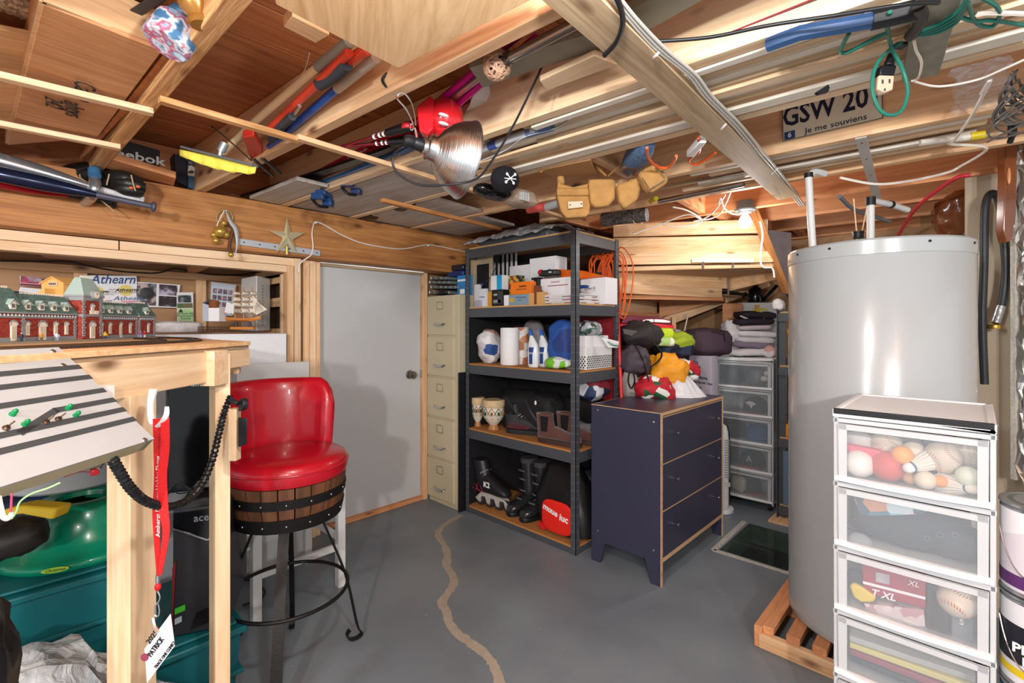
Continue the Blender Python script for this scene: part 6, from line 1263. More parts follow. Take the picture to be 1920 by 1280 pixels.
b_ = MB().tube([PD(a, c, 3.28) for a, c in ((1335, 618), (1345, 617), (1357, 622), (1359, 640))], .008, 6, 5, sq=.4); tag(mk('duffel_handle', b_, mat('#241a22', .7)), 'thin dark handle on the aubergine duffel bag', 'handle')
b_ = MB().cyl(PD(1291, 585, 3.7), PD(1278, 645, 3.66), .006, seg=8); tag(mk('thin_stick', b_, mat('#d6c3ae', .6)), 'thin pale stick leaning on the tan wall by the wooden post', 'stick')
# ------------------------------------------------------------------ laundry on the rear drawer tower
LW = [mat('#dcd8df', .85, var=.03, bump=.4, bsc=20), mat('#cfc3cb', .85, bump=.4, bsc=20), mat('#e8e6ea', .85, bump=.4, bsc=20), mat('#8b7f92', .85, bump=.4, bsc=20)]
def fold(label, px0, px1, py, h, d, m, seed, cat='clothing'):
    a = PD(px0, py, d); c = PD(px1, py, d); cen = (a + c) / 2; w = (c - a).dot(RT) / 2
    R3 = Matrix((RT, FW, UP)).transposed().to_4x4() @ Matrix.Rotation(random.uniform(-.06, .06), 4, 'Y')
    return blob('folded_garment', label, cat, cen, (w, .1, h), m, .55, .008, 1.4, 30, 14, seed, R3)
fold('white folded garment lowest on the rear drawer tower', 1362, 1446, 659, .028, 3.62, LW[2], 1); fold('greyish lilac folded garment low in the laundry pile', 1368, 1440, 646, .026, 3.62, LW[3], 2)
fold('white folded garment in the middle of the laundry pile', 1372, 1448, 637, .024, 3.62, LW[0], 3); fold('white folded garment above the lilac one', 1374, 1450, 626, .024, 3.62, LW[2], 4); fold('pinkish folded garment just under the dark jackets', 1376, 1440, 614, .018, 3.62, LW[1], 5)
DKP = mat('#2b2230', .7, bump=.4, bsc=20)
fold('dark purple folded jacket with white piping', 1372, 1446, 603, .026, 3.62, DKP, 6); fold('dark folded jacket topmost with yellow trim', 1380, 1450, 591, .028, 3.64, DKP, 7)
pblob('white_hanging_sheet', 'white bundled sheet slumped left of the laundry pile', 'clothing', 1354, 1382, 602, 668, 3.66, .07, LW[0], amp=.02, seed=11)
pblob('patterned_cloth', 'small white and red patterned cloth at the laundry pile corner', 'cloth', 1434, 1451, 648, 668, 3.52, .04, pattern(['#e4e0e2', '#d9a8a4', '#f0eef0'], 20), amp=.01)
for nm, lab, pts, m in (('yellow_trim', 'yellow drawcord across the topmost dark jacket', [(1418, 583), (1430, 586), (1433, 594), (1428, 603)], mat('#d8c42a', .5)), ('white_piping', 'white piping across the dark purple jacket', [(1388, 592), (1400, 597), (1409, 599)], WPLAS), ('yellow_trim', 'yellow collar edge at the back of the topmost jacket', [(1412, 582), (1426, 579), (1440, 581)], mat('#d8c42a', .5))):
    b_ = MB().tube([PD(a, c, 3.555) for a, c in pts], .006, 6, 4); tag(mk(nm, b_, m), lab, 'trim')
# white cabinet behind, black desk lamp
b_ = MB(); cq = [at(1386, 3.76, 0), at(1462, 3.72, 0)]; zc = 1.29 + (612 - 567) * 3.74 / FP
b_.prism([cq[0], cq[1], cq[1] + FW * .1, cq[0] + FW * .1], V(0, 0, zc)); tag(mk('white_cabinet', b_, WHITE, bev=.004), 'tall plain white cabinet behind the laundry pile', 'cabinet')
DL = thing('desk_lamp', 'glossy black desk lamp with swing arms on the white cabinet', 'desk lamp', at(1417, 3.80, zc)); GB = mat('#0d0d10', .15, var=0, name='gloss_black_enamel')
c0 = at(1417, 3.80, zc); b_ = MB().lathe([(.052, .0), (.058, .02), (.058, .07), (.05, .10), (.035, .12), (.022, .125), (.02, .145), (.01, .148)], 28, Matrix.Translation(c0)); mk('shade', b_, GB, parent=DL)
b_ = MB().cyl(PD(1346, 546, 3.55), PD(1396, 552, 3.7), .016, .012, 10); b_.cyl(PD(1396, 552, 3.7), PD(1406, 560, 3.76), .02, .014, 10); mk('arm', b_, GB, parent=DL)
b_ = MB().cyl(PD(1430, 564, 3.78), PD(1456, 536, 3.6), .013, seg=10); mk('arm', b_, GB, parent=DL)
# second shelf unit, mostly behind the water heater
G2 = thing('rear_shelf_unit', 'grey slotted metal shelf unit half hidden behind the water heater', 'shelf unit', V(3.6, .75, 0))
u0 = at(1452, 3.22, 0)
def up2(p, z1):
    b_ = MB().bar(p, p + V(0, 0, z1), .004, .045, up=V(1, 0, 0)); b_.bar(p + V(.02, -.02, 0), p + V(.02, -.02, z1), .045, .004, up=V(1, 0, 0)); o = mk('upright', b_, GREYM, parent=G2)
    h_ = MB(); z = .05
    while z < z1 - .03: h_.cbox(p + V(-.003, .0, z), (.002, .012, .006)); z += .042
    h = mk('slot_hole', h_, BLACK, parent=o, world=True, smooth=False); h['kind'] = 'stuff'
zp = 1.29 + (612 - 574) * 3.22 / FP
ub = V(u0.x, u0.y - .02, 0); up2(ub, zp); up2(ub + V(.4, 0, 0), zp); up2(ub + V(0, -.72, 0), zp)
for z in (1.39, 1.03, .55, .1):
    b_ = MB().box(ub.x, ub.x + .012, ub.y - .72, ub.y, z - .065, z - .01); mk('beam', b_, GREYM, parent=G2); b_ = MB().box(ub.x + .01, ub.x + .42, ub.y - .72, ub.y - .01, z - .012, z); mk('shelf', b_, CHIP, parent=G2)
def gbox(nm, lab, y0, y1, z0, h, m, cat='box', xo=.03): b_ = MB().box(ub.x + xo, ub.x + xo + .25, ub.y - y1, ub.y - y0, z0, z0 + h); return tag(mk(nm, b_, m, bev=.004), lab, cat)
gbox('grey_crate', 'grey crate with red lid on top of the rear shelf unit', .06, .4, 1.391, .13, mat('#45484c', .5)); gbox('red_lid', 'red lid on the grey crate', .05, .41, 1.522, .03, RED, 'lid')
gbox('blue_bin', 'blue bin with yellow lid on the rear shelf unit', .06, .36, 1.031, .21, mat('#5f86b5', .4), 'bin'); gbox('yellow_lid', 'yellow lid on the blue bin', .05, .37, 1.242, .03, mat('#d8bd2c', .4), 'lid')
gbox('black_crate', 'black crate on the middle of the rear shelf unit', .06, .5, .64, .33, BLACK); gbox('orange_box', 'orange box on the rear shelf unit above the blue panel', .02, .4, .551, .085, mat('#e08f1c', .5)); gbox('blue_panel', 'blue-grey upright panel at the foot of the rear shelf unit', .03, .08, .101, .36, mat('#5d7487', .5), 'panel', .0)
blob('white_cloth', 'crumpled white cloth over the rear shelf upright', 'cloth', ub + V(.01, -.005, zp + .01), (.035, .035, .035), LW[2], e=.8, amp=.015)
b_ = MB().box(ub.x - .1, ub.x + .1, ub.y - .5, ub.y + .03, 0, .012); tag(mk('floor_board', b_, PLYL), 'bare plywood offcut on the floor by the rear shelf unit', 'board')
# white tower fan behind the dresser
tf = PZ(1366, 962, 0); TF = thing('tower_fan', 'white tower heater fan standing beside the dark dresser', 'fan', tf)
sx_, sy_ = V(.0, -1, 0), V(1, 0, 0)
b_ = MB(); rr = []
for z, k in ((.03, .9), (.05, 1), (.5, 1), (.56, .93), (.595, .78), (.61, .45)): rr.append([tf + RT * (-.035 + .05 * k * math.copysign(abs(math.cos(a)) ** .6, math.cos(a))) + FW * (.07 + .075 * k * math.copysign(abs(math.sin(a)) ** .6, math.sin(a))) + V(0, 0, z) for a in [2 * PI * j / 20 for j in range(20)]])
b_.loft(rr); bd_ = mk('fan_body', b_, mat('#e3e4e4', .35), parent=TF, world=True, ang=60)
for k in range(16): b_ = MB().bar(tf + RT * -.03 - FW * .008 + V(0, 0, .25 + k * .017), tf + RT * .008 - FW * .006 + V(0, 0, .25 + k * .017), .004, .006); mk('slat', b_, mat('#8c8f90', .5), parent=bd_)
b_ = MB().bar(tf + RT * -.03 - FW * .008 + V(0, 0, .2), tf + RT * .008 - FW * .007 + V(0, 0, .2), .004, .03); mk('control_plate', b_, mat('#c3c5c6', .3), parent=bd_)
b_ = MB().loft([[tf + RT * (.03 + .03 * k * math.cos(a)) + FW * (.12 + .05 * k * math.sin(a)) + V(0, 0, z) for a in [2 * PI * j / 14 for j in range(14)]] for z, k in ((.03, 1), (.5, 1), (.58, .6))]); mk('rear_housing', b_, mat('#2a2b2e', .5), parent=TF)
b_ = MB().lathe([(.09, 0), (.09, .02), (.03, .032)], 24, Matrix.Translation(tf - RT * .03 + FW * .07)); mk('base', b_, WPLAS, parent=TF)

# ------------------------------------------------------------------ caps in the rear drawer tower
def cap(o, ang, m, brim, label, logo=None, r=.085):
    M_ = Matrix.Translation(o) @ RZ(ang); t_ = thing('baseball_cap', label, 'cap', M=M_)
    b_ = MB().lathe([(r, 0), (r * 1.02, .02), (r * .98, .05), (r * .85, .08), (r * .6, .1), (r * .25, .112), (.004, .114)], 24, I4); mk('crown', b_, m, M=I4, parent=t_, ang=70)
    b_ = MB(); n_ = 12; top_ = [];
    for k in range(n_ + 1):
        a = -.95 + 1.9 * k / n_; top_.append((a, V(r * math.cos(a) * .98, r * math.sin(a) * .98, .006), V((r + .065 * math.cos(a * 1.2)) * math.cos(a * .85), (r + .04) * math.sin(a * .85), -.0 - .008 * abs(a))))
    vs = [p for _, a_, b2 in top_ for p in (a_, b2)]; b_.add(vs, [(2 * k, 2 * k + 1, 2 * k + 3, 2 * k + 2) for k in range(n_)]); mk('brim', b_, brim, M=I4, parent=t_, solid=.003)
    b_ = MB().blob((0, 0, .114), (.006, .006, .003), seg=10, rings=5); mk('button', b_, brim, M=I4, parent=t_)
    if logo == 'A': text('A', .06, M_ @ onface(V(r * 1.0, .0, .055), V(0, 1, 0), UP), mat('#c9b5bd', .6), t_, bold=.02)
    if logo == 'bird':
        b_ = MB(); mm = onface(V(r * 1.01, 0, .06), V(0, 1, 0), UP); b_.prism([mm @ V(*p, 0) for p in ((-.04, .012), (-.01, .026), (.02, .024), (.04, .006), (.02, 0), (.005, -.026), (-.006, -.004), (-.02, .002))], (mm.to_3x3() @ V(0, 0, .002))); mk('bird_emblem', b_, WPLAS, M=I4, parent=t_)
    return t_
NVY = mat('#1c2430', .8); 
cap(V(3.80, 1.15, TB[1]), PI - .1, NVY, mat('#a8416a', .7), 'dark cap with white bird emblem in the second clear drawer', 'bird')
cap(V(3.80, 1.13, TB[2]), PI + .2, mat('#1f5f9a', .8), mat('#1f5f9a', .8), 'bright blue cap in the third clear drawer'); cap(V(3.82, 1.30, TB[2]), PI - .3, NVY, NVY, 'dark cap left of the bright blue cap')
cap(V(3.80, 1.17, TB[3]), PI, NVY, mat('#c02a3f', .7), 'dark cap with letter A and red brim in the fourth drawer', 'A')
cap(V(3.82, 1.2, TB[4]), PI + .8, mat('#2b2c33', .8), mat('#a8243c', .7), 'dark cap with crimson brim in the lowest clear drawer')
blob('cream_cloth', 'cream cloth beside the crimson brim in the lowest drawer', 'cloth', V(3.72, 1.24, TB[4] + .06), (.03, .05, .055), mat('#c9bfae', .8), amp=.01)
blob('black_headgear', 'round black headgear at the left of the top clear drawer', 'headgear', V(3.76, 1.29, TB[0] + .075), (.08, .07, .075), mat('#22252a', .5), e=.8, amp=.008)
blob('grey_helmet', 'grey shiny goggles case in the top clear drawer', 'case', V(3.76, 1.13, TB[0] + .07), (.08, .07, .07), mat('#5d646a', .35, var=.3), e=.7, amp=.008)
for y, z in ((1.04, .09), (1.06, .04)): blob('white_ball', ('upper' if z > .05 else 'lower') + ' cream ball at the right of the top clear drawer', 'ball', V(3.69, y, TB[0] + z * .8 + .03), (.02, .025, .02), mat('#d6cdbf', .6), e=1, amp=0, seg=14, rings=10)

# ------------------------------------------------------------------ foreground drawer contents
def dpos(px, py, x): return PX(px, py, x)
def ball(name, label, px, py, rpx, x, m, zf, cat='ball', sit=None):
    p = dpos(px, py, x); r = rpx * p.dot(FW) / FP; z = max(zf + r + .001, p.z); p.z = z
    b_ = MB().blob(p, (r, r, r), 1, 0, seg=24, rings=16); return tag(mk(name, b_, m), label, cat), p, r
BBL = mat('#cfc0ae', .6, var=.06, bump=.2, bsc=80, name='baseball_leather')
ball('white_ball', 'smooth white ball in the top front drawer', 1611, 871, 25, 1.665, mat('#e6e2dc', .5, var=.02), TW[0]); ball('red_ball', 'matte red ball in the top front drawer', 1664, 880, 28, 1.675, mat('#c8463f', .6), TW[0])
ball('orange_ball', 'small orange ball above the red one', 1692, 853, 17, 1.66, mat('#f0a03a', .5), TW[0]); ball('pale_green_ball', 'pale green-white ball at the right of the top front drawer', 1815, 893, 19, 1.66, mat('#cfd6c3', .5), TW[0])
ball('cream_ball', 'small cream ball in front below the shuttlecock', 1735, 900, 17, 1.66, mat('#d9cfb8', .5), TW[0]); ball('tan_ball', 'small tan ball left of the cream ball', 1707, 895, 13, 1.68, mat('#c39a6a', .5), TW[0]); ball('orange_ball', 'small orange ball behind the lower shuttlecock', 1763, 902, 11, 1.665, mat('#ef9440', .5), TW[0]); ball('ivory_ball', 'ivory ball between the orange ball and baseball', 1713, 847, 19, 1.70, mat('#dccfb9', .5), TW[0])
def baseball(label, px, py, rpx, x, zf, a=0, n='baseball'):
    o, p, r = ball(n, label, px, py, rpx, x, BBL, zf); dirn = (V(0, 0, H) - p).normalized(); mm = frame(p, dirn.cross(UP), dirn) @ Matrix.Rotation(a, 4, 'Z')
    b_ = MB()
    for s in (-1, 1):
        for k in range(13):
            t = -1 + 2 * k / 12; y = t * .85; xx = s * (.35 + .32 * t * t); q = V(xx, y, 0); 
            if q.length > .97: continue
            z = math.sqrt(max(0, 1 - q.length_squared)); c_ = V(q.x, q.y, z) * r * 1.005; d_ = V(s * .12, .05, 0) * r; b_.tube([mm @ (c_ - d_), mm @ (c_ + d_)], .0007, 4, 1)
    mk('red_stitching', b_, mat('#9c2a30', .6), parent=o)['kind'] = 'stuff'; return o
baseball('worn baseball behind the pink purse', 1662, 834, 26, 1.72, TW[0], .8); baseball('stained baseball touching the upper shuttlecock', 1768, 857, 29, 1.69, TW[0], .6); baseball('brownish baseball at the right of the top front drawer', 1812, 846, 29, 1.73, TW[0], -.5); baseball('baseball on a grey stand in the third front drawer', 1795, 1125, 30, 1.66, TW[2], 1.2)
def shuttle(a, c, x0, x1, label, col):
    p, q = PX(*a, x0), PX(*c, x1); t_ = thing('shuttlecock', label, 'shuttlecock', p); m_ = frame(p, (q - p).orthogonal(), (q - p)); L0 = (q - p).length
    b_ = MB().lathe([(.003, -.002), (.010, .002), (.013, .010), (.013, .02), (.011, .022)], 20, m_); mk('cork', b_, mat(col, .5), parent=t_)
    b_ = MB().lathe([(.0132, .018), (.0134, .024)], 20, m_); mk('band', b_, mat('#2f4a7a', .5), parent=t_)
    b_ = MB().lathe([(.012, .022), (.020, .045), (.032, L0)], 32, m_, cap=False, fn=lambda a, r, z: 1 + .05 * (1 if int(a / (2 * PI) * 32 + .5) % 2 else -1)); mk('skirt', b_, mat('#dcd6ca', .6, var=.04), parent=t_, world=True, smooth=False, solid=.0008)
shuttle((1696, 880), (1768, 853), 1.635, 1.70, 'upper white shuttlecock with blue band in the top front drawer', '#ecebe6'); shuttle((1832, 918), (1772, 905), 1.64, 1.70, 'lower shuttlecock lying along the drawer front', '#e2ddcf')
b_ = MB().prism([PX(1584, 832, 1.66), PX(1652, 845, 1.66), PX(1650, 858, 1.66), PX(1628, 865, 1.66), PX(1590, 852, 1.66)], V(.03, 0, 0)); tag(mk('pink_purse', b_, mat('#d64a66', .5), bev=.005), 'pinkish red folded purse above the white ball', 'purse')
blob('white_dotted_toy', 'white rounded toy with dark dots behind the pink purse', 'toy', PX(1612, 826, 1.72), (.03, .035, .025), mat('#d3cdc8', .5), e=.8, amp=.003)
blob('grey_cloth', 'dark blue-grey cloth along the back of the top front drawer', 'cloth', V(1.9, .11, TW[0] + .075), (.1, .13, .07), mat('#4c5964', .8), e=.5, amp=.02)
b_ = MB().prism([PX(1588, 795, 1.72), PX(1700, 812, 1.72), PX(1735, 835, 1.72), PX(1640, 815, 1.72), PX(1590, 806, 1.72)], V(.03, 0, 0)); tag(mk('dark_strap', b_, mat('#5a4a44', .7), bev=.004), 'dark strap with tan patch along the top of the ball drawer', 'strap')
# drawer 2
blob('dark_sportswear', 'dark blue-grey sportswear filling the second front drawer', 'clothing', V(1.80, .135, TW[1] + .06), (.12, .13, .06), mat('#2f3a45', .8, bump=.4, bsc=20), e=.5, amp=.016, seg=36, rings=20)
blob('dark_helmet', 'dark padded cap with round eyelets in the second front drawer', 'cap', V(1.725, .03, TW[1] + .045), (.05, .062, .045), mat('#343e4a', .7), e=.8, amp=.003)
for px, py in ((1738, 1009), (1762, 1002), (1791, 1003)):
    b_ = MB().lathe([(.006, 0), (.0075, .0015), (.006, .003), (.0045, .0015), (.006, 0)], 14, frame(PX(px, py, 1.672), V(0, 1, 0), V(-1, 0, .2)), cap=False); mk('eyelet', b_, mat('#7d868f', .4, .5), parent=bpy.data.objects['dark_helmet'])
b_ = MB().blob(PX(1612, 1020, 1.665), (.02, .032, .032), e=.9); tag(mk('striped_glove', b_, pattern(['#8a9399', '#2a333b'], 28, 'wave', stretch=(0, 1, .3))), 'grey and black striped glove at the left of the second drawer', 'glove')
b_ = MB().tube([PX(a, c, 1.655) for a, c in ((1588, 978), (1598, 973), (1610, 978), (1606, 988), (1590, 992), (1586, 980))], .003, 6, 4); tag(mk('black_cord_loop', b_, BLACK), 'black cord loop above the striped glove', 'cord')
b_ = MB().prism([PX(1598, 924, 1.66), PX(1745, 948, 1.66), PX(1733, 964, 1.66), PX(1640, 967, 1.66), PX(1612, 965, 1.66)], V(.05, 0, -.01)); tag(mk('comic_pack', b_, pattern(['#6fb3c9', '#3f6f86', '#c98a6a', '#c3d3da', '#345062'], 26), bev=.001), 'blue and orange illustrated packet at the top of the second drawer', 'packet')
# drawer 3
Z3 = TW[2]
def dbox(nm, lab, pts, dep, m, x=1.66, cat='box', bev=.001):
    p_ = [PX(a, c, x) for a, c in pts]; b_ = MB().prism(p_, V(dep, 0, 0)); return tag(mk(nm, b_, m, bev=bev), lab, cat)
o = dbox('red_golf_box', 'red and black box marked XL in the third front drawer', [(1616, 1056), (1735, 1082), (1735, 1140), (1620, 1110)], .07, mat('#9a1c3a', .4)); 
text('T XL', .026, onface(PX(1655, 1115, 1.659), PX(1735, 1140, 1.66) - PX(1620, 1110, 1.66), UP), WPLAS, o, shear=.3, bold=.02); text('XL', .02, onface(PX(1712, 1094, 1.659), PX(1735, 1140, 1.66) - PX(1620, 1110, 1.66), UP), WPLAS, o, shear=.3)
b_ = MB().prism([PX(1618, 1089, 1.6585), PX(1735, 1119, 1.6585), PX(1735, 1124, 1.6585), PX(1618, 1094, 1.6585)], V(.001, 0, 0)); mk('white_band', b_, WPLAS, parent=o)
b_ = MB().prism([PX(1642, 1072, 1.6585), PX(1668, 1078, 1.6585), PX(1668, 1096, 1.6585), PX(1642, 1090, 1.6585)], V(.001, 0, 0)); mk('photo_print', b_, mat('#a9a8b0', .5, var=.2, sc=60), parent=o)
dbox('pink_white_box', 'worn white and pink printed box under the red XL box', [(1620, 1131), (1732, 1143), (1735, 1175), (1630, 1165)], .06, pattern(['#cfc0c3', '#b88a93', '#d9d0d0'], 50))
dbox('black_card_box', 'tall black box with red base beside the red XL box', [(1738, 1095), (1779, 1103), (1779, 1196), (1738, 1188)], .04, pattern(['#202124', '#2b2c30', '#202124', '#6a6c70'], 90, 'wave', stretch=(0, 0, 1)))
dbox('red_base', 'red end of the tall black box', [(1738, 1188), (1779, 1197), (1779, 1209), (1738, 1200)], .04, mat('#d63a3f', .4), cat='box end')
o = dbox('grey_ball_stand', 'grey acrylic display stand under the baseball', [(1785, 1152), (1824, 1160), (1824, 1218), (1785, 1210)], .04, mat('#6d757c', .3), cat='stand'); text('S', .02, onface(PX(1803, 1166, 1.659), V(0, -1, 0), UP), WPLAS, o)
b_ = MB().prism([PX(1592, 1098, 1.65), PX(1600, 1094, 1.65), PX(1618, 1103, 1.65), PX(1642, 1120, 1.65), PX(1638, 1129, 1.65), PX(1615, 1130, 1.65), PX(1600, 1120, 1.65)], V(.02, 0, 0)); tag(mk('yellow_toy', b_, mat('#e0c43c', .5), bev=.005), 'curved yellow plastic piece left of the red XL box', 'toy')
blob('navy_glove', 'navy cloth bundle above the yellow piece', 'glove', PX(1606, 1085, 1.68), (.015, .02, .025), mat('#232a38', .7), amp=.006)
# drawer 4: binders and papers
for k, (nm, lab, c_) in enumerate((('navy_binder', 'dark navy binder lying in the fourth front drawer', '#2c3844'), ('maroon_folder', 'maroon folder on the navy binder', '#8a2f4a'), ('yellow_folder', 'pale yellow folder under the grey booklet', '#cfc67a'), ('grey_booklet', 'pale grey ruled booklet topmost in the fourth drawer', '#aab0ae'))):
    b_ = MB(); b_.M = Matrix.Translation(V(1.66, .12, TW[3] + .012 + k * .022)) @ Euler((0, -.12, .05 * (k - 1))).to_matrix().to_4x4(); b_.box(0, .25, -.13, .13, 0, .016); tag(mk(nm, b_, mat(c_, .5), bev=.002), lab, 'folder')

# ------------------------------------------------------------------ paint cans at the right edge
LBL = pattern(['#e4e2e6', '#d8d4dc', '#6a3a78', '#e9e7ea'], 9, name='purple_label', stretch=(1, 1, 2)); LB2 = mat('#1f2029', .4)
for k in range(4):
    y = -.135; x = 1.70; z = k * .2175; T = Matrix.Translation(V(x, y, z)); top_ = k >= 3
    t_ = thing('paint_can', ('paint can lowest of the stack at the right edge', 'paint can second from the floor at the right edge', 'black-labelled paint can under the purple-labelled one', 'purple and white labelled paint can topmost at the right edge')[k], 'paint can', V(x, y, z))
    b_ = MB().lathe([(.08, 0), (.085, .003), (.082, .008), (.082, .205), (.086, .21), (.086, .216), (.08, .216)], 48, T); mk('can_body', b_, mat('#c3c6c8', .3, .9, name='tin'), parent=t_)
    b_ = MB().lathe([(.0835, .012), (.0835, .2)], 48, T, cap=False); mk('label', b_, (mat('#cfd6dc', .4), mat('#2a8a96', .4), mat('#e2e4e8', .4), LBL)[k], parent=t_)
    if k >= 2:
        b_ = MB().lathe([(.0842, .06 if k == 2 else .02), (.0842, .15 if k == 2 else .05)], 48, T, cap=False); mk('label_band', b_, LB2 if k == 2 else mat('#5d2f6b', .4), parent=t_)
    if k == 2: b_ = MB().lathe([(.0844, .03), (.0844, .048)], 48, T, cap=False); mk('yellow_band', b_, mat('#e0c41c', .4), parent=t_)
    b_ = MB().lathe([(.07, .212), (.07, .217), (.06, .217), (.058, .21), (.01, .21)], 40, T, cap=False); mk('lid', b_, mat('#8f9a94', .25, .9), parent=t_)
    da = math.atan2(-y, -x) - .35
    b_ = MB().tube([V(x + .087 * math.cos(da + s), y + .087 * math.sin(da + s), z + .15 - .1 * math.sin((s + .9) / 1.8 * PI)) for s in [-.9 + 1.8 * j / 10 for j in range(11)]], .0015, 6, 2); mk('handle', b_, CHROME, parent=t_)
    pp = V(x + .0852 * math.cos(da + .1), y + .0852 * math.sin(da + .1), z + .1); 
    if k == 2: text('PEINT', .03, onface(pp, V(-math.sin(da + .1), math.cos(da + .1), 0), UP), WPLAS, t_, bold=.03); text('PLA', .028, onface(pp - V(0, 0, .028), V(-math.sin(da), math.cos(da), 0), UP), WPLAS, t_, bold=.03)
# ------------------------------------------------------------------ right wall: hose, wood slab, foil, duct
BH = mat('#2a2d31', .45, bump=.2, bsc=120, name='black_rubber'); 
t_ = thing('rubber_hose', 'black rubber hose draped beside the water heater with taped brass end', 'hose', PD(1870, 620, 2.0))
b_ = MB().tube([PD(a, c, 2.06) for a, c in ((1846, 720), (1842, 600), (1845, 500), (1846, 410), (1850, 375), (1860, 362), (1872, 375), (1880, 430), (1886, 500), (1882, 550), (1877, 576))], .0145, 12, 6); mk('hose_tube', b_, BH, parent=t_)
b_ = MB().tube([PD(a, c, 2.05) for a, c in ((1877, 574), (1872, 590), (1866, 606))], .016, 12, 3); mk('tape_wrap', b_, mat('#b9bdc2', .3, .8, bump=.5, bsc=60), parent=t_)
b_ = MB(); p = PD(1864, 612, 2.05); b_.lathe([(.028, -.01), (.030, 0), (.028, .008), (.02, .01)], 20, Matrix.Translation(p)); mk('brass_coupling', b_, mat('#b09043', .3, .9), parent=t_)
VAR = mat('#7a4526', .2, var=.25, sc=8, coat=.6, name='varnished_driftwood')
b_ = MB(); c_ = PD(1800, 400, 2.55); b_.blob(c_, (.09, .09, .15), e=.9, amp=.04, fr=.5, seg=32, rings=24, seed=3); tag(mk('varnished_carving', b_, VAR, ang=80), 'glossy reddish-brown varnished wood burl behind the water heater', 'wood carving')
b_ = MB(); sl = [(1884, 190), (1888, 165), (1896, 155), (1905, 175), (1909, 260), (1906, 400), (1900, 448), (1888, 455), (1882, 430), (1886, 330)]; b_.prism([PD(a, c, 1.95) for a, c in sl], FW * .035); sb_ = tag(mk('wood_slab', b_, VAR, bev=.004), 'varnished live-edge wood slab hung high at the right edge', 'wood slab')
b_ = MB().blob(PD(1892, 330, 1.945), (.006, .006, .035)); mk('pale_knot', b_, mat('#c98a5a', .3), parent=sb_)
b_ = MB().prism([PD(1838, 470, 2.35), PD(1846, 440, 2.35), PD(1866, 330, 2.3), PD(1872, 200, 2.25), PD(1886, 200, 2.25), PD(1884, 470, 2.3), PD(1868, 700, 2.3), PD(1880, 1000, 2.3), PD(1846, 1000, 2.35), PD(1842, 700, 2.35)], FW * .02); tag(mk('torn_board', b_, mat('#c0a68c', .75, var=.12, sc=6), bev=.003), 'tan board with a wavy edge leaning behind the black rubber hose', 'board')
b_ = MB(); rg = lambda: None
b_.prism([PD(1903, 150, 2.0), PD(1913, 150, 2.0), PD(1911, 900, 2.0), PD(1904, 900, 2.0)], FW * .02); mk('plaster_edge', b_, mat('#c9c6bd', .9, var=.2, sc=80, bump=.6), parent=WR)
b_ = MB().sheet(None, 16, 60, lambda u, v: PD(1912 + 45 * u, 80 + 850 * v, 1.98) - FW * (.05 * noise.noise(V(u * 5, v * 22, 1)) + .02 * noise.noise(V(u * 20, v * 60, 1)))); tag(mk('foil_insulation', b_, mat('#c9c7c4', .2, .9, var=.3, sc=12), smooth=False), 'crinkled silver foil insulation along the right photo edge', 'insulation')
# ------------------------------------------------------------------ sheets stored under the joists
def slab(name, label, cat, pts, z, th, m, zs=None, bev=.002):
    P_ = [PZ(a, c, (zs[i] if zs else z)) for i, (a, c) in enumerate(pts)]; cen = sum(P_, V(0, 0, 0)) / len(P_)
    M_ = frame(cen, P_[1] - P_[0], UP); inv = M_.inverted(); b_ = MB().prism([inv @ p for p in P_], V(0, 0, th)); return tag(mk(name, b_, m, M=M_, bev=bev), label, cat)
slab('plywood_sheet', 'large pale plywood sheet screwed under the joists at the top centre', 'plywood', [(500, -60), (518, 9), (744, 127), (752, 126), (1008, -6), (1010, -60)], 1.955, .012, PLYL)
slab('wood_offcut', 'small pale offcut behind the corner of the large plywood sheet', 'offcut', [(548, 30), (618, 66), (592, 81), (531, 50)], 2.05, .03, PLYL)
DB = slab('drawer_box', 'plywood drawer box lying on the strips at upper left with handwriting', 'drawer box', [(80, 8), (304, 96), (182, 259), (14, 272)], 1.985, .012, PLY, zs=[2.0, 1.985, 1.98, 1.98]); 
for k, (a, c) in enumerate((((80, 8), (304, 96)), ((80, 8), (14, 272)))):
    p, q = PZ(*a, 1.995), PZ(*c, 1.995); b_ = MB().bar(p + V(0, 0, .05), q + V(0, 0, .05), .012, .09); mk('box_side', b_, PLYL, parent=DB)
wr_m = onface(PZ(160, 165, 1.983), PZ(176, 178, 1.983) - PZ(150, 165, 1.983), PZ(160, 150, 1.983) - PZ(160, 180, 1.983))
for s, px, py, sz in (('Camp', 158, 172, .045), ('ahtys', 138, 205, .045), ('242', 100, 192, .04)):
    p = PZ(px, py, 1.979); r = PZ(px + 2, py + 30, 1.979) - p; u = PZ(px + 30, py + 8, 1.979) - p; m_ = Matrix((r.normalized(), V(0, 0, -1).cross(r.normalized()), V(0, 0, -1))).transposed().to_4x4(); m_.translation = p; text(s, sz * 1.5, m_, PRINT, DB, shear=.4)
slab('shelf_plank', 'long brown shelf plank on strips right of the drawer box', 'plank', [(306, 104), (327, 118), (178, 275), (150, 300), (190, 262)][:4] , 2.0, .02, ORANGE)
slab('pale_board', 'wide pale board on the strips at the far upper left', 'board', [(-80, 40), (62, 68), (36, 150), (-80, 120)], 2.02, .014, PLYL)
slab('pale_board', 'pale board under the far left strips beside the drawer box', 'board', [(-80, 150), (38, 160), (22, 232), (-80, 215)], 2.02, .014, PLYL)
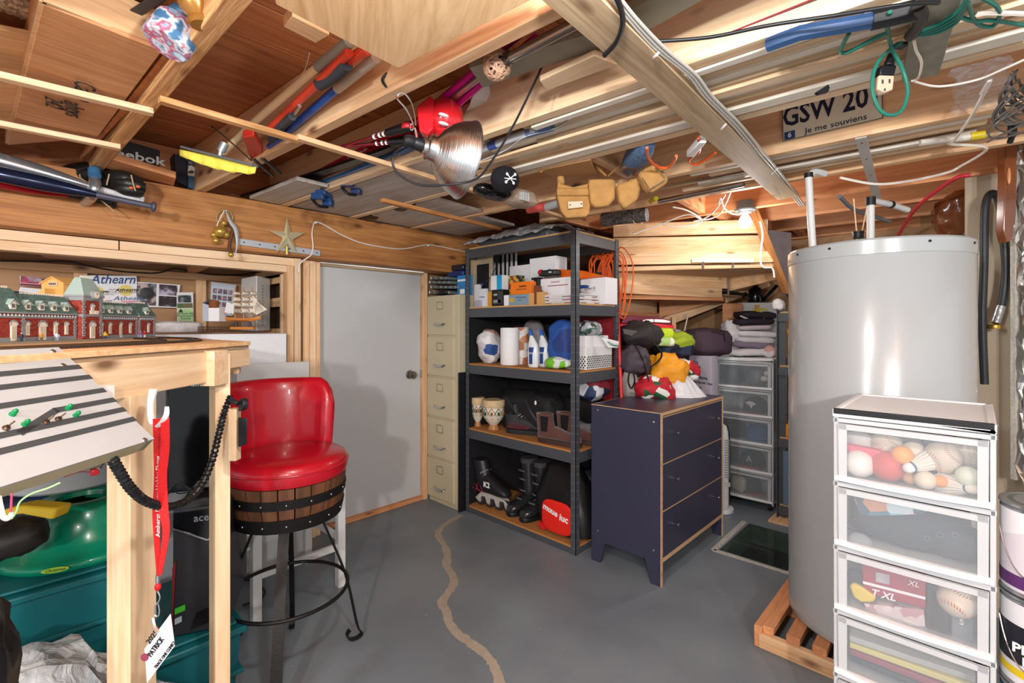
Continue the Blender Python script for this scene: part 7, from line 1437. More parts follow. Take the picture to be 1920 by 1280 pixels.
# whitewashed boards lying on the strips near the beam, one per bay
WWS = wood('#cfc7bf', '#a79c92', 'whitewashed_board', sc=.7, knots=False)
def cz(c, s, z=JZ): p = jn * (c * .4318) + jv * s; return V(p.x, p.y, z)
def bay(label, c0, c1, s0, s1, z, m=WWS, nm='whitewashed_board'):
    a, b2 = cz((c0 + c1) / 2, s0, z), cz((c0 + c1) / 2, s1, z); return tag(plank(nm, a, b2, (c1 - c0) * .4318, .018, m, up=UP, face='b'), label, 'board')
bay('whitewashed board in the second bay from the big plywood, near the beam', 3.02, 3.82, 1.72, 2.72, 1.975); bay('whitewashed board above the star, nearest the snowboard bindings', 2.5, 2.86, 2.18, 2.7, 1.972)
bay('whitewashed board above the filing cabinet by the beam', 4.0, 4.84, 1.95, 2.72, 1.975); bay('whitewashed board directly above the left shelf post', 5.02, 5.85, 2.05, 2.72, 1.975)
bay('pale board above the work lamp', 3.06, 3.5, 1.25, 1.74, 2.0, WHITEW, 'primed_board')
blob('black_plastic_wrap', 'crinkled black plastic bundle between the boards over the filing cabinet', 'plastic bundle', cz(4.0, 2.22, 1.985), (.03, .10, .02), mat('#101114', .15, bump=.6, bsc=30), e=.8, amp=.01)
blob('black_plastic_wrap', 'smaller crinkled black plastic bundle above the beam knot', 'plastic bundle', cz(4.05, 2.6, 1.985), (.05, .07, .02), mat('#101114', .15, bump=.6, bsc=30), e=.8, amp=.01)
# long mouldings stored across the joist bays
def mould(label, c, px0, px1, w, h, z, m, grp, nm='moulding_strip', cat='moulding'):
    a = PZ(px0, HY - (px0 + 130) / c, z); b2 = PZ(px1, HY - (px1 + 130) / (c + random.uniform(-.03, .03)), z)
    return tag(plank(nm, a, b2, w, h, m, up=UP, face='b', bev=.002), label, cat, grp)
MO = (WHITEW, SPRUCE, WHITEW, GREYW, PINEL, WHITEW, SPRUCE, PINE, WHITEW, SPRUCE)
lab0 = ('greyish', 'pale', 'white', 'weathered', 'yellowish', 'bright white', 'whitish', 'orange-tinted', 'cream', 'light')
for k in range(9):
    mould(f'{lab0[k]} long wood moulding, number {k + 1} counted from the pink poles in the bay above the work lamp', 3.06 + k * .088, (1000, 960, 925, 1010, 890, 905, 860, 900, 880)[k], (1960, 2000, 1900, 1960, 2050, 1880, 2000, 1960, 1940)[k], .028 + .012 * (k % 3), .012 + .006 * (k % 2), 1.965 + .011 * ((k * 7) % 4), MO[k], None)
for k in range(6):
    mould(f'{lab0[9 - k]} long trim strip, number {k + 1} counted from the licence plate towards the heater', 5.05 + k * .13, (1295, 1330, 1240, 1310, 1280, 1340)[k], (1885, 1850, 1900, 1830, 1880, 1870)[k], .024 + .01 * (k % 2), .014, 1.972 + .01 * (k % 3), (WHITEW, PINEL, GREYW, WHITEW, SPRUCE, PINE)[k], None)
slab('grey_batten', 'wide grey-green ripped batten crossing above the wooden strip', 'batten', [(880, 128), (1118, 62), (1135, 92), (1000, 132), (905, 165)], 2.02, .02, mat('#8d8674', .7, var=.08))
slab('grey_batten', 'grey-green batten right of the wooden strip at the top', 'batten', [(1168, 22), (1330, -45), (1390, -40), (1215, 58)], 2.02, .02, mat('#99927c', .7, var=.08))
slab('pale_offcut', 'pale offcut on the long joist right of the work lamp cord', 'offcut', [(1012, 152), (1115, 104), (1158, 122), (1025, 170)], 1.99, .016, PINEL)
plank_w = plank('grey_plank', PZ(1770, -40, 1.95), PZ(1725, 148, 1.95), .075, .02, mat('#8d8676', .9, var=.18, sc=30, name='weathered_grey'), up=UP, face='b'); tag(plank_w, 'weathered grey plank under the joists at the upper right', 'plank')
# tubes, poles
def pole(name, label, cat, pts, z, r, m, seg=12, n=1, parent=None):
    zz_ = z if isinstance(z, (list, tuple)) else [z] * len(pts); b_ = MB().tube([PZ(a, c, q) for (a, c), q in zip(pts, zz_)], r, seg, n); o = mk(name, b_, m, parent=parent, world=parent is not None)
    return tag(o, label, cat) if parent is None else o
CRT = mat('#e3c79c', .5, var=.05)
mp_ = pole('wooden_pole', 'cream wooden mop pole in the bay of the yellow squeegee', 'pole', [(420, 285), (478, 228), (665, 68)], [1.99, 2.04, 2.06], .0135, CRT)
pole('sleeve', '', '', [(596, 126), (655, 78)], 2.052, .0155, mat('#8a8478', .5), parent=mp_)
SQ = thing('squeegee_mop', 'yellow cloth squeegee mop head hanging at upper left', 'mop', PZ(408, 300, 1.965))
b_ = MB().bar(PD(345, 277, 1.73), PD(478, 311, 1.62), .03, .008); mk('grey_bar', b_, mat('#5a6066', .4), parent=SQ, world=True, bev=.002)
b_ = MB().sheet(None, 16, 3, lambda u, v: PD(338 + 142 * u, 280 + 33 * u + 9 * math.sin(u * 3) * v + 12 * v, 1.735 - .11 * u) + FW * (.012 * math.sin(u * 30) * v)); mk('yellow_cloth', b_, mat('#e3d654', .8), parent=SQ, world=True, solid=.006)
b_ = MB().cyl(PD(414, 284, 1.68), PD(422, 268, 1.68), .014, seg=10); b_.cyl(PD(414, 284, 1.68), PD(412, 293, 1.68), .008, seg=8); mk('swivel_joint', b_, mat('#9aa0a5', .3, .6), parent=SQ)
RL = thing('lopper', 'orange-red telescopic lopper pole with grey foam grips', 'pole tool', PZ(560, 200, 2.02)); OR = mat('#d8432a', .35, name='orange_red')
pole('tube', '', '', [(505, 243), (655, 98)], [2.01, 2.03], .013, OR, parent=RL); pole('tube', '', '', [(645, 120), (688, 92)], 2.035, .015, OR, parent=RL)
pole('foam_grip', '', '', [(598, 158), (622, 145), (650, 120)], 2.02, .0185, mat('#3a3c42', .8), parent=RL, n=3)
pole('foam_grip', '', '', [(508, 262), (525, 240), (548, 218)], 1.995, .014, mat('#3a3c42', .8), parent=RL, n=3); pole('lever', '', '', [(548, 218), (562, 198)], 2.0, .006, ALU, parent=RL)
b_ = MB().prism([PZ(a, c, 1.985) for a, c in ((455, 258), (476, 255), (492, 280), (488, 300), (470, 300))], V(0, 0, .03)); mk('red_head', b_, mat('#cf3527', .4), parent=RL, world=True, bev=.005)
for q in (0, 1): b_ = MB().tube([PZ(a + 14 * q, c - 4 * q, 1.97) for a, c in ((478, 300), (496, 316), (512, 330))], .008, 8, 2); mk('handle', b_, BLACK, parent=RL)
b_ = MB().tube([PZ(398, 238, 1.99), PZ(428, 262, 1.985), PZ(470, 300, 1.98)], .007, 8, 2, sq=.4); mk('blade', b_, mat('#25262a', .3, .6), parent=RL)
bp_ = pole('blue_pole', 'blue telescopic pole with pale upper section beside the lopper', 'pole', [(506, 275), (632, 166)], [2.0, 2.03], .0135, mat('#1f4fa3', .3)); pole('upper_tube', '', '', [(632, 166), (705, 108)], [2.03, 2.04], .0155, mat('#b3a593', .4), parent=bp_)
b_ = MB().tube([PZ(480 - 1, 250, 2.15), PZ(560, 150, 2.17), PZ(580, 100, 2.17)], .0015, 5, 4); tag(mk('thin_string', b_, CABLEW), 'thin pale string under the subfloor near the mop pole', 'string')
# skis and poles bay
def ski(name, label, pts, z, w, m, txt=None, tm=WPLAS, cat='ski', tsz=.05, shift=.5):
    a, c = PZ(*pts[0], z), PZ(*pts[1], z); d = (c - a).normalized(); s = V(-d.y, d.x, 0) * w / 2; L0 = (c - a).length; b_ = MB(); rr = []
    for k in range(15):
        t = k / 14; ww = (1 - .25 * math.sin(PI * t)) * (1 if t < .93 else max(.15, 1 - ((t - .93) / .07) ** 2 * .85)); zz_ = .05 * max(0, (t - .88) / .12) ** 2; p = a.lerp(c, t) + V(0, 0, zz_); rr.append([p - s * ww, p + s * ww, p + s * ww + V(0, 0, .012), p - s * ww + V(0, 0, .012)])
    b_.loft(rr); o = mk(name, b_, m); tag(o, label, cat)
    if txt: m_ = Matrix((d, V(0, 0, -1).cross(d), V(0, 0, -1))).transposed().to_4x4(); m_.translation = a.lerp(c, shift) - V(0, 0, .001); text(txt, tsz, m_, tm, o, bold=.02)
    return o
SR = mat('#b5162a', .3, name='ski_red'); SB = mat('#2b5f96', .3, name='ski_blue')
ski('ski', 'red ski with pale lettering running behind the work lamp', [(480, 388), (900, 178)], 2.05, .075, SR, 'ATOMIC', WPLAS, tsz=.055, shift=.62)
ski('ski', 'dark red ski below the lettered one', [(540, 352), (880, 220)], 2.03, .07, mat('#7d1422', .3))
ski('ski', 'black ski lying left of the blue snow blade', [(440, 378), (800, 262)], 2.01, .06, mat('#17171b', .3))
ski('ski', 'blue and grey ski with yellow lettering by the work lamp socket', [(480, 395), (830, 265)], 2.0, .075, SB, 'SYN', mat('#c9b27a', .4), tsz=.05, shift=.83)
for k, (a, c, col, lab) in enumerate((((632, 330), (650, 322), '#1e3f6e', 'blue and black ski binding under the blue ski nearest the beam'), ((660, 342), (680, 330), '#26355c', 'dark blue ski binding right of the first one'))):
    t_ = thing('ski_binding', lab, 'ski binding', PZ(a[0] - 20, a[1] + 30, 1.93)) if k == 0 else thing('ski_binding', lab, 'ski binding', PZ(665, 345, 1.94)); p = PD(608 if k == 0 else 662, 365 if k == 0 else 342, 2.35)
    b_ = MB().cbox(p, (.10, .05, .025), (0, 0, .75)); b_.cbox(p + V(.03, .02, -.03), (.05, .045, .04), (0, 0, .75)); b_.cbox(p + V(-.04, -.02, -.02), (.03, .06, .03), (0, 0, .75)); mk('housing', b_, mat(col, .3), parent=t_, world=True, bev=.005)
    b_ = MB().tube([p + V(-.02, 0, 0), p + V(-.01, 0, .05), p + V(-.04, -.01, .06)], .006, 6, 3); b_.tube([p + V(-.05, .03, -.02), p + V(-.03, .0, -.06), p + V(.03, .03, -.05)], .008, 6, 4); mk('lever', b_, BLACK, parent=t_)
def skipole(lab, pts, z, gc):
    t_ = thing('ski_pole', lab, 'ski pole', PZ(*pts[0], z)); a, c = PZ(*pts[0], z), PZ(*pts[1], z); b_ = MB().cyl(a, a.lerp(c, .72), .005, .008, 8); mk('shaft', b_, mat('#7b2029', .3, .5), parent=t_)
    b_ = MB().cyl(a.lerp(c, .72), a.lerp(c, .97), .014, .017, 12); b_.blob(c, (.02, .02, .018)); g_ = mk('grip', b_, BLACK, parent=t_)
    b_ = MB().blob(a.lerp(c, 1.0), (.021, .021, .016)); mk('grip_cap', b_, mat(gc, .4), parent=t_)
    for q in (.52, .6, .66): b_ = MB().cyl(a.lerp(c, q), a.lerp(c, q + .025), .0092, seg=8); mk('white_ring', b_, WPLAS, parent=t_)
skipole('upper ski pole with a red grip cap beside the work lamp', [(640, 275), (764, 238)], 1.98, '#b3202c'); skipole('lower ski pole with black grip beside the work lamp', [(640, 276), (768, 262)], 1.975, '#1a1a1d')
PKM = mat('#c0168a', .25, .3, name='magenta_tube')
pole('magenta_pole', 'upper magenta pole left of the crystal-ended curtain rod', 'pole', [(828, 186), (1010, 35)], [2.06, 2.10], .012, PKM); pole('magenta_pole', 'lower magenta pole under the silver tube', 'pole', [(855, 198), (1005, 70)], [2.04, 2.07], .011, PKM)
pole('silver_tube', 'silver tube between the two magenta poles', 'pole', [(838, 192), (935, 118)], [2.05, 2.06], .011, ALU)
CRD = thing('curtain_rod', 'brushed metal curtain rod with a wicker ball finial', 'curtain rod', PZ(940, 120, 1.99))
pole('rod', '', '', [(950, 112), (1095, 35)], 2.0, .0145, mat('#a79f96', .25, .9), parent=CRD); pole('neck', '', '', [(946, 115), (956, 107)], 2.0, .018, mat('#6f6560', .25, .9), parent=CRD)
fc_ = PZ(932, 122, 2.0); b_ = MB()
for k in range(26):
    ax_ = V(random.gauss(0, 1), random.gauss(0, 1), random.gauss(0, 1)).normalized(); u_ = ax_.orthogonal().normalized(); w_ = ax_.cross(u_); r_ = .036 + .003 * random.random(); b_.tube([fc_ + (u_ * math.cos(t) + w_ * math.sin(t)) * r_ for t in [2 * PI * j / 14 for j in range(14)]], .0028, 5, 1, closed=True)
mk('wicker_ball', b_, mat('#c09a80', .45, .3, var=.2, sc=80), parent=CRD)['kind'] = 'stuff'
# red cap-like buckets / ski tips
RTP = thing('red_helmet', 'glossy red helmet with white marks lodged above the work lamp', 'helmet', PZ(830, 215, 2.0)); GR = mat('#d3202a', .2, coat=.5, var=.02, name='gloss_red')
b_ = MB().blob(PD(835, 222, 1.62), (.062, .062, .07), e=1, seg=28); mk('shell', b_, GR, parent=RTP)
b_ = MB().prism([PD(a, c, 1.56) for a, c in ((780, 200), (806, 178), (814, 186), (812, 240), (802, 252), (786, 245))], FW * .05); mk('visor', b_, GR, parent=RTP, world=True, bev=.006)
for yy in (216, 232): b_ = MB().blob(PD(832, yy, 1.553), (.02, .01, .005), e=1); mk('white_mark', b_, WPLAS, parent=RTP)
ski('snowboard_tip', 'white board tip with a grey arrow right of the red helmet', [(840, 262), (912, 185)], 2.08, .085, mat('#e2dfda', .4), cat='ski tip')
pole('grey_pipe', 'pale grey tube with blue bands behind the work lamp shade', 'tube', [(895, 283), (1005, 243)], 1.985, .015, mat('#b9bcc4', .4)); pole('blue_fitting', 'blue threaded hose end on the pale grey tube', 'fitting', [(988, 249), (1036, 236)], 1.985, .0175, mat('#5b6c94', .5))
pole('blue_band', 'blue band around the pale grey tube near the work lamp', 'band', [(918, 274), (932, 269)], 1.985, .0165, mat('#37508c', .5))
b_ = MB().tube([PZ(a, c, 1.975) for a, c in ((905, 300), (950, 280), (985, 255), (1040, 240), (1070, 222))], .009, 8, 5, sq=.3); tag(mk('white_tape', b_, mat('#dcdde0', .4)), 'white flat strap curling along the pale grey tube', 'strap')
# blue foam tube, orange cord
blob('blue_foam_roll', 'blue speckled foam roll end above the leather tool belt', 'foam roll', PZ(1195, 292, 1.99), (.17, .045, .04), pattern(['#55749b', '#64829f', '#4a678f'], 150), e=.7, amp=.004, M=Matrix.Rotation(math.atan2(jv.y, jv.x) - .9, 4, 'Z'))
OCM = OC
for lab, pts, z in (('orange cord loop hanging under the blue foam roll', [(1213, 277), (1216, 296), (1232, 312), (1252, 314), (1265, 300), (1268, 292)], 1.93), ('orange cord looping below the white connector', [(1310, 258), (1312, 282), (1300, 292), (1292, 302), (1305, 308), (1330, 295), (1342, 285)], 1.95)):
    b_ = MB().tube([PZ(a, c, z) for a, c in pts], .0055, 8, 6); tag(mk('orange_extension_lead', b_, OCM), lab, 'cord')
b_ = MB().bar(PZ(1294, 288, 1.955), PZ(1318, 260, 1.955), .028, .028); tag(mk('white_connector', b_, WPLAS, bev=.004), 'white electrical connector on the orange cord', 'connector')
CO = thing('orange_hose_coil', 'orange hose coil tucked in the bay left of the licence plate', 'hose coil', PZ(1415, 250, 2.05))
for k in range(5): b_ = MB(); c_ = PZ(1412 + 5 * k, 250 + 3 * k, 2.10); b_.tube([c_ + (RT * math.cos(t) * (.05 + .008 * k) + UP * math.sin(t) * .05 + FW * .02 * math.sin(2 * t)) for t in [2 * PI * j / 12 for j in range(12)]], .0045, 6, 3, closed=True); mk('loop', b_, OCM, parent=CO)
# leather tool belt with four pouches
SU = mat('#b8894f', .9, var=.14, sc=30, bump=.5, bsc=120, name='tan_suede')
BT = thing('tool_belt', 'tan suede tool belt with four pouches hanging under the joist', 'tool belt', PD(1150, 320, 2.12))
def pouch(pts, d, lab=None, m=SU):
    P_ = [PD(a, c, d) for a, c in pts]; b_ = MB().prism(P_, FW * .05); o = mk('pouch', b_, m, parent=BT, world=True, bev=.012, ang=60); return o
p1 = pouch([(1046, 335), (1052, 344), (1075, 350), (1102, 344), (1106, 333), (1108, 380), (1105, 400), (1098, 406), (1062, 408), (1052, 396), (1044, 366)], 2.12)
b_ = MB().prism([PD(a, c, 2.105) for a, c in ((1044, 352), (1104, 352), (1107, 366), (1044, 366))], FW * .06); mk('pouch_lip', b_, SU, parent=p1, world=True, bev=.006)
b_ = MB().prism([PD(a, c, 2.10) for a, c in ((1065, 378), (1092, 377), (1093, 388), (1066, 391))], FW * .01); mk('white_tag', b_, mat('#dccfb4', .7), parent=p1)
for q in ((1069, 384), (1090, 382)): b_ = MB().blob(PD(*q, 2.098), (.004, .004, .004), seg=8, rings=6); mk('rivet', b_, ALU, parent=p1)
pouch([(1048, 318), (1058, 328), (1060, 345), (1048, 345), (1044, 336)], 2.14); pouch([(1104, 345), (1106, 335), (1150, 334), (1155, 340), (1154, 372), (1142, 385), (1118, 388), (1108, 380)], 2.08)
pouch([(1157, 345), (1196, 330), (1202, 352), (1198, 372), (1172, 391), (1162, 376)], 2.03); pouch([(1197, 322), (1232, 302), (1255, 330), (1253, 342), (1222, 361), (1210, 350)], 1.98)
b_ = MB().bar(PD(1203, 334, 1.965), PD(1215, 352, 1.965), .012, .004); b_.bar(PD(1215, 357, 1.965), PD(1246, 337, 1.965), .012, .004); b_.bar(PD(1229, 313, 1.965), PD(1246, 332, 1.965), .012, .004); mk('steel_loops', b_, CHROME, parent=BT)
b_ = MB().tube([PD(1180, 332, 1.99), PD(1165, 322, 2.0), PD(1176, 312, 2.0), PD(1192, 318, 1.98), PD(1188, 328, 1.98)], .012, 8, 5, sq=.4); mk('brown_loop', b_, mat('#4a2f20', .5), parent=BT)
for pts in ([(1104, 300), (1120, 315), (1136, 330)], [(1012, 322), (1050, 305), (1100, 300)], [(1140, 330), (1165, 310), (1195, 300)]): b_ = MB().tube([PD(a, c, 2.08) for a, c in pts], .014, 8, 3, sq=.25); mk('belt', b_, SU, parent=BT)
slab('brown_felt', 'brown suede flap lying above the tool belt', 'flap', [(1010, 320), (1108, 300), (1118, 328), (1030, 330)], 1.965, .008, mat('#a5784a', .9, var=.08))
# skull cap, bubble-wrapped roll, clear bag
BC = blob('black_knit_cap', 'black knit cap with a white bone emblem hanging under the joist', 'cap', PD(946, 336, 2.02), (.058, .058, .052), mat('#17151c', .9, bump=.5, bsc=150), e=.9, amp=.006)
b_ = MB().bar(PD(950, 340, 1.955), PD(965, 328, 1.955), .003, .009, up=FW); b_.bar(PD(952, 327, 1.955), PD(962, 342, 1.955), .003, .009, up=FW); b_.bar(PD(946, 334, 1.955), PD(968, 336, 1.955), .003, .006, up=FW)
for q in ((949, 341), (966, 327), (951, 326), (963, 343)): b_.blob(PD(*q, 1.954), (.007, .004, .007), seg=8, rings=6)
mk('bone_emblem', b_, WPLAS, parent=BC)
blob('black_plastic_bundle', 'crinkled shiny black plastic below the black knit cap', 'plastic bundle', PD(925, 360, 2.15), (.11, .05, .025), mat('#0e0f12', .12, bump=.7, bsc=30), e=.8, amp=.012)
blob('label_package', 'clear package with a barcode label right of the black knit cap', 'package', PD(975, 372, 2.25), (.09, .06, .035), mat('#a58f7c', .4, var=.2, sc=20), e=.6, amp=.008)
b_ = MB().prism([PD(a, c, 2.17) for a, c in ((970, 358), (993, 362), (992, 378), (968, 372))], FW * .004); tag(mk('barcode_label', b_, pattern(['#dedad6', '#3a3a3c'], 90, 'wave')), 'barcode label on the clear package', 'label')
pole('red_tube', 'red and clear tube between the package and the first suede pouch', 'tube', [(990, 393), (1022, 387)], 1.93, .022, mat('#d85a52', .4)); pole('clear_tube', 'frosted clear tube beside the first suede pouch', 'tube', [(1024, 388), (1052, 380)], 1.93, .021, mat('#b9bcc0', .2))
RW = thing('wire_cloth_roll', 'rolled black wire mesh with a white spiral end above the shelf unit', 'roll', PD(1180, 400, 2.6))
pole('roll', '', '', [(1130, 412), (1212, 402)], 1.90, .038, pattern(['#5c5550', '#7a716a', '#3c3733'], 180), parent=RW, seg=24)
e0 = PZ(1212, 402, 1.90); ed = (PZ(1212, 402, 1.90) - PZ(1130, 412, 1.90)).normalized(); mm = frame(e0, ed.orthogonal(), ed); b_ = MB().tube([mm @ V(r_ * math.cos(t), r_ * math.sin(t), .002) for t, r_ in [(k * .5, .038 - k * .0009) for k in range(38)]], .0022, 5, 1); mk('spiral_edge', b_, mat('#d3d3d6', .4), parent=RW)
for q in (1190, 1203): p = PZ(q, 405, 1.90); b_ = MB(); m2 = frame(p, ed.orthogonal(), ed); b_.tube([m2 @ V(.0395 * math.cos(t), .0395 * math.sin(t), 0) for t in [2 * PI * j / 20 for j in range(20)]], .0018, 5, 1, closed=True); mk('white_band', b_, WPLAS, parent=RW)
pole('steel_conduit', 'long shiny steel conduit above the wire mesh roll', 'conduit', [(1235, 378), (1395, 345)], 1.955, .013, CHROME); pole('yellow_fitting', 'yellow fitting under the steel conduit by the last pouch', 'fitting', [(1220, 378), (1230, 372)], 1.93, .012, mat('#d8c92a', .4))

# ------------------------------------------------------------------ clamp work lamp
WL_ = thing('work_lamp', 'spun aluminium clamp work lamp hanging by a wire loop', 'work lamp', PD(835, 290, 1.36))
s0 = PD(800, 276, 1.36); ax_ = (RT * .86 + FW * .50 - UP * .14).normalized(); mm = frame(s0, ax_.orthogonal(), ax_)
prof = [(.022, -.012), (.0225, -.002), (.034, .002), (.037, .022), (.040, .026), (.062, .040), (.085, .062), (.102, .088), (.112, .115), (.1145, .118), (.1145, .1205)]
m, t, b = nt('spun_aluminium'); N = t.nodes; L = t.links; b.inputs['Metallic'].default_value = 1; b.inputs['Roughness'].default_value = .25; b.inputs['Base Color'].default_value = hexc('#c5c8cb')
tc = N.new('ShaderNodeTexCoord'); wv = N.new('ShaderNodeTexNoise'); wv.inputs['Scale'].default_value = 60; sp_ = N.new('ShaderNodeMapping'); sp_.inputs['Scale'].default_value = (.02, .02, 4); L.new(tc.outputs['Object'], sp_.inputs[0]); L.new(sp_.outputs[0], wv.inputs['Vector']); bp = N.new('ShaderNodeBump'); bp.inputs['Strength'].default_value = .5; bp.inputs['Distance'].default_value = .004; L.new(wv.outputs['Fac'], bp.inputs['Height']); L.new(bp.outputs[0], b.inputs['Normal'])
SPUN = m
b_ = MB().lathe(prof, 64, I4, cap=False); rf = mk('reflector', b_, SPUN, M=WM[WL_.as_pointer()].inverted() @ mm, parent=WL_, solid=.001, ang=60)
b_ = MB().tube([mm @ V(.1145 * math.cos(a), .1145 * math.sin(a), .120) for a in [2 * PI * k / 48 for k in range(48)]], .002, 6, 1, closed=True); mk('rolled_rim', b_, ALU, parent=WL_)
b_ = MB().lathe([(.012, -.066), (.017, -.06), (.0175, -.04), (.0165, -.038), (.0175, -.034), (.018, -.012), (.010, -.010)], 20, mm); mk('socket', b_, BLACK, parent=WL_)
b_ = MB().lathe([(.012, .0), (.024, .03), (.029, .06), (.022, .085), (.004, .092)], 20, mm); mk('bulb', b_, mat('#e8e8e4', .2), parent=WL_)
b_ = MB().bar(PD(783, 262, 1.345), PD(779, 242, 1.345), .02, .004); b_.bar(PD(786, 266, 1.345), PD(792, 276, 1.35), .02, .004); b_.tube([PD(772 + 3 * math.sin(k), 238 + 6 * math.cos(k), 1.34) for k in range(14)], .0018, 6, 3); mk('spring_clamp', b_, CHROME, parent=WL_)
b_ = MB().tube([PD(a, c, 1.36) for a, c in ((775, 232), (762, 205), (745, 185), (748, 176), (758, 175), (770, 190), (777, 215), (779, 235))], .0024, 6, 6); mk('wire_loop', b_, CHROME, parent=WL_)
b_ = MB().tube([PD(a, c, d) for a, c, d in ((762, 274, 1.34), (748, 280, 1.33), (737, 293, 1.3), (738, 312, 1.3), (752, 330, 1.3), (790, 347, 1.3), (850, 345, 1.28), (893, 335, 1.3), (920, 305, 1.33), (960, 240, 1.36), (1000, 160, 1.38), (1030, 95, 1.38), (1052, 52, 1.37))], .0033, 8, 6); mk('cord', b_, BLACK, parent=WL_)
b_ = MB().tube([PD(a, c, 1.395) for a, c in ((740, 175), (722, 160), (717, 148), (727, 137), (736, 136), (739, 155), (738, 176))], .004, 8, 6); tag(mk('black_hook', b_, BLACK), 'black open wire hook on the joist holding the work lamp', 'hook')
b_ = MB().tube([PD(a, c, 1.36) for a, c in ((1040, 70), (1060, 62), (1076, 52), (1085, 34), (1098, 26), (1092, 38), (1080, 42), (1072, 36), (1050, 48), (1045, 66), (1040, 80))], .002, 6, 6); tag(mk('twisted_wire', b_, ALU), 'twisted silver wire tying the black cord to the wooden strip', 'wire')
b_ = MB().tube([PZ(a, c, 1.935) for a, c in ((1150, -20), (1165, 20), (1167, 48), (1155, 80), (1133, 104))], .006, 8, 6); tag(mk('black_cable', b_, BLACK), 'thick black cable bending across the wide wooden strip', 'cable')
# white cables stapled along the wide strip
for k, (dx, lab) in enumerate(((0, 'innermost'), (7, 'middle'), (15, 'outermost'))):
    pts = [(1135 + dx, -20), (1178 + dx, 35), (1230 + dx * 1.2, 92), (1290 + dx, 140), (1322 + dx, 182), (1375 + dx, 235), (1420 + dx, 290), (1460 + dx * .8, 335), (1500 + dx * .6, 385)]
    b_ = MB().tube([PZ(a, c, 1.95) for a, c in pts], .0042, 8, 5); tag(mk('white_cable', b_, mat('#c9c5bd', .5)), f'{lab} of three white cables stapled along the wide wooden strip', 'cable')
for q in ((1230, 104), (1356, 238), (1452, 322)): b_ = MB().tube([PZ(q[0] - 4, q[1] + 4, 1.94), PZ(q[0], q[1], 1.935), PZ(q[0] + 6, q[1] - 6, 1.94)], .003, 6, 2); tag(mk('cable_staple', b_, WPLAS), ('upper', 'middle', 'lower')[(q[0] > 1300) + (q[0] > 1400)] + ' white staple on the cables of the wide strip', 'staple')

# ------------------------------------------------------------------ lamp holder with the lit bulb
bc_ = PD(1397, 414, 2.72); BB = thing('bulb_fixture', 'lit bare bulb in a grey ceiling lamp holder near the stairs', 'lamp', bc_ + V(0, 0, .04))
b_ = MB().lathe([(.035, 0), (.036, .002), (.055, .012), (.058, .02), (.045, .028), (.043, .07), (.01, .072)], 28, Matrix.Translation(bc_ + V(0, 0, .045))); mk('lamp_holder', b_, mat('#7d8083', .4), parent=BB)
b_ = MB().lathe([(.012, .05), (.016, .035), (.03, .012), (.035, -.008), (.028, -.03), (.012, -.04), (.001, -.042)], 24, Matrix.Translation(bc_)); bl = mk('bulb', b_, emitm('#fff6ee', 9), parent=BB)
lamp('stair_bulb_light', bc_ - V(0, 0, .05), 8, .04, (1, .95, .9))
# ------------------------------------------------------------------ licence plate, cables and cord at upper right
pl = [V(0, 0, H) + ray(a, c) * (2.098 / ray(a, c).dot(jn)) for a, c in ((1467, 210), (1651, 166), (1658, 219), (1469, 263))]
o_ = sum(pl, V(0, 0, 0)) / 4; M_ = onface(o_, pl[2] - pl[3], pl[0] - pl[3]); inv = M_.inverted(); w_ = (pl[2] - pl[3]).length
b_ = MB().box(-w_ / 2, w_ / 2, -.058, .075, -.002, 0); LP = tag(mk('licence_plate', b_, mat('#e8e1ca', .5, var=.05, sc=20), M=M_, bev=.001), 'old cream licence plate with dark blue characters on the joist', 'licence plate')
NB = mat('#1d2440', .5, var=0)
text('GSW 201', .105, M_ @ Matrix.Translation(V(0, .03, .001)), NB, LP, width=.29, bold=.02); text('Je me souviens', .03, M_ @ Matrix.Translation(V(.015, -.038, .001)), NB, LP, width=.19)
b_ = MB().box(-w_ / 2 + .006, -w_ / 2 + .042, -.054, -.024, 0, .001); s_ = mk('blue_sticker', b_, mat('#2c4f80', .5), M=I4, parent=LP); text('6', .026, M_ @ Matrix.Translation(V(-w_ / 2 + .024, -.039, .0016)), WPLAS, LP, bold=.03)
b_ = MB().box(-w_ / 2, w_ / 2, -.058, -.055, 0, .0015); b_.box(-w_ / 2, -w_ / 2 + .003, -.058, .075, 0, .0015); b_.box(w_ / 2 - .003, w_ / 2, -.058, .075, 0, .0015); mk('raised_rim', b_, mat('#6a6654', .5), M=I4, parent=LP)
JH = thing('jack_handle', 'blue steel handle with black end under the joists at upper right', 'handle', PD(1560, 70, 1.15))
pole('blue_bar', '', '', [(1440, 84), (1500, 62), (1638, 38)], [1.96, 1.955, 1.94], .017, mat('#2d4a72', .4, var=.15, sc=30), parent=JH, seg=8); pole('black_end', '', '', [(1635, 38), (1722, 18)], 1.94, .021, mat('#17181b', .4), parent=JH, seg=8)
b_ = MB().tube([PZ(a, c, 1.93) for a, c in ((1722, 12), (1728, 30), (1722, 48), (1706, 68))], .012, 8, 4); mk('black_hook', b_, mat('#17181b', .4), parent=JH)
hk_ = pole('hockey_shaft', 'white hockey stick shaft with dark red line at the top right', 'hockey stick', [(1296, 92), (1560, -12)], 2.03, .014, mat('#e3e0dc', .4), seg=6); pole('grey_tape', '', '', [(1262, 104), (1296, 92)], 2.03, .015, mat('#8a8574', .8), parent=hk_, seg=6); b_ = MB().tube([PZ(1312, 84, 2.013), PZ(1560, -16, 2.013)], .0022, 5, 1); mk('red_line', b_, mat('#8c1f3a', .5), parent=hk_)
pole('black_wire', 'black cable running along the hockey stick to the blue handle', 'cable', [(1225, 78), (1330, 70), (1440, 48), (1560, 30), (1700, 8), (1760, 5)], [1.96, 1.95, 1.95, 1.93, 1.92, 1.93], .0042, BLACK, n=5)
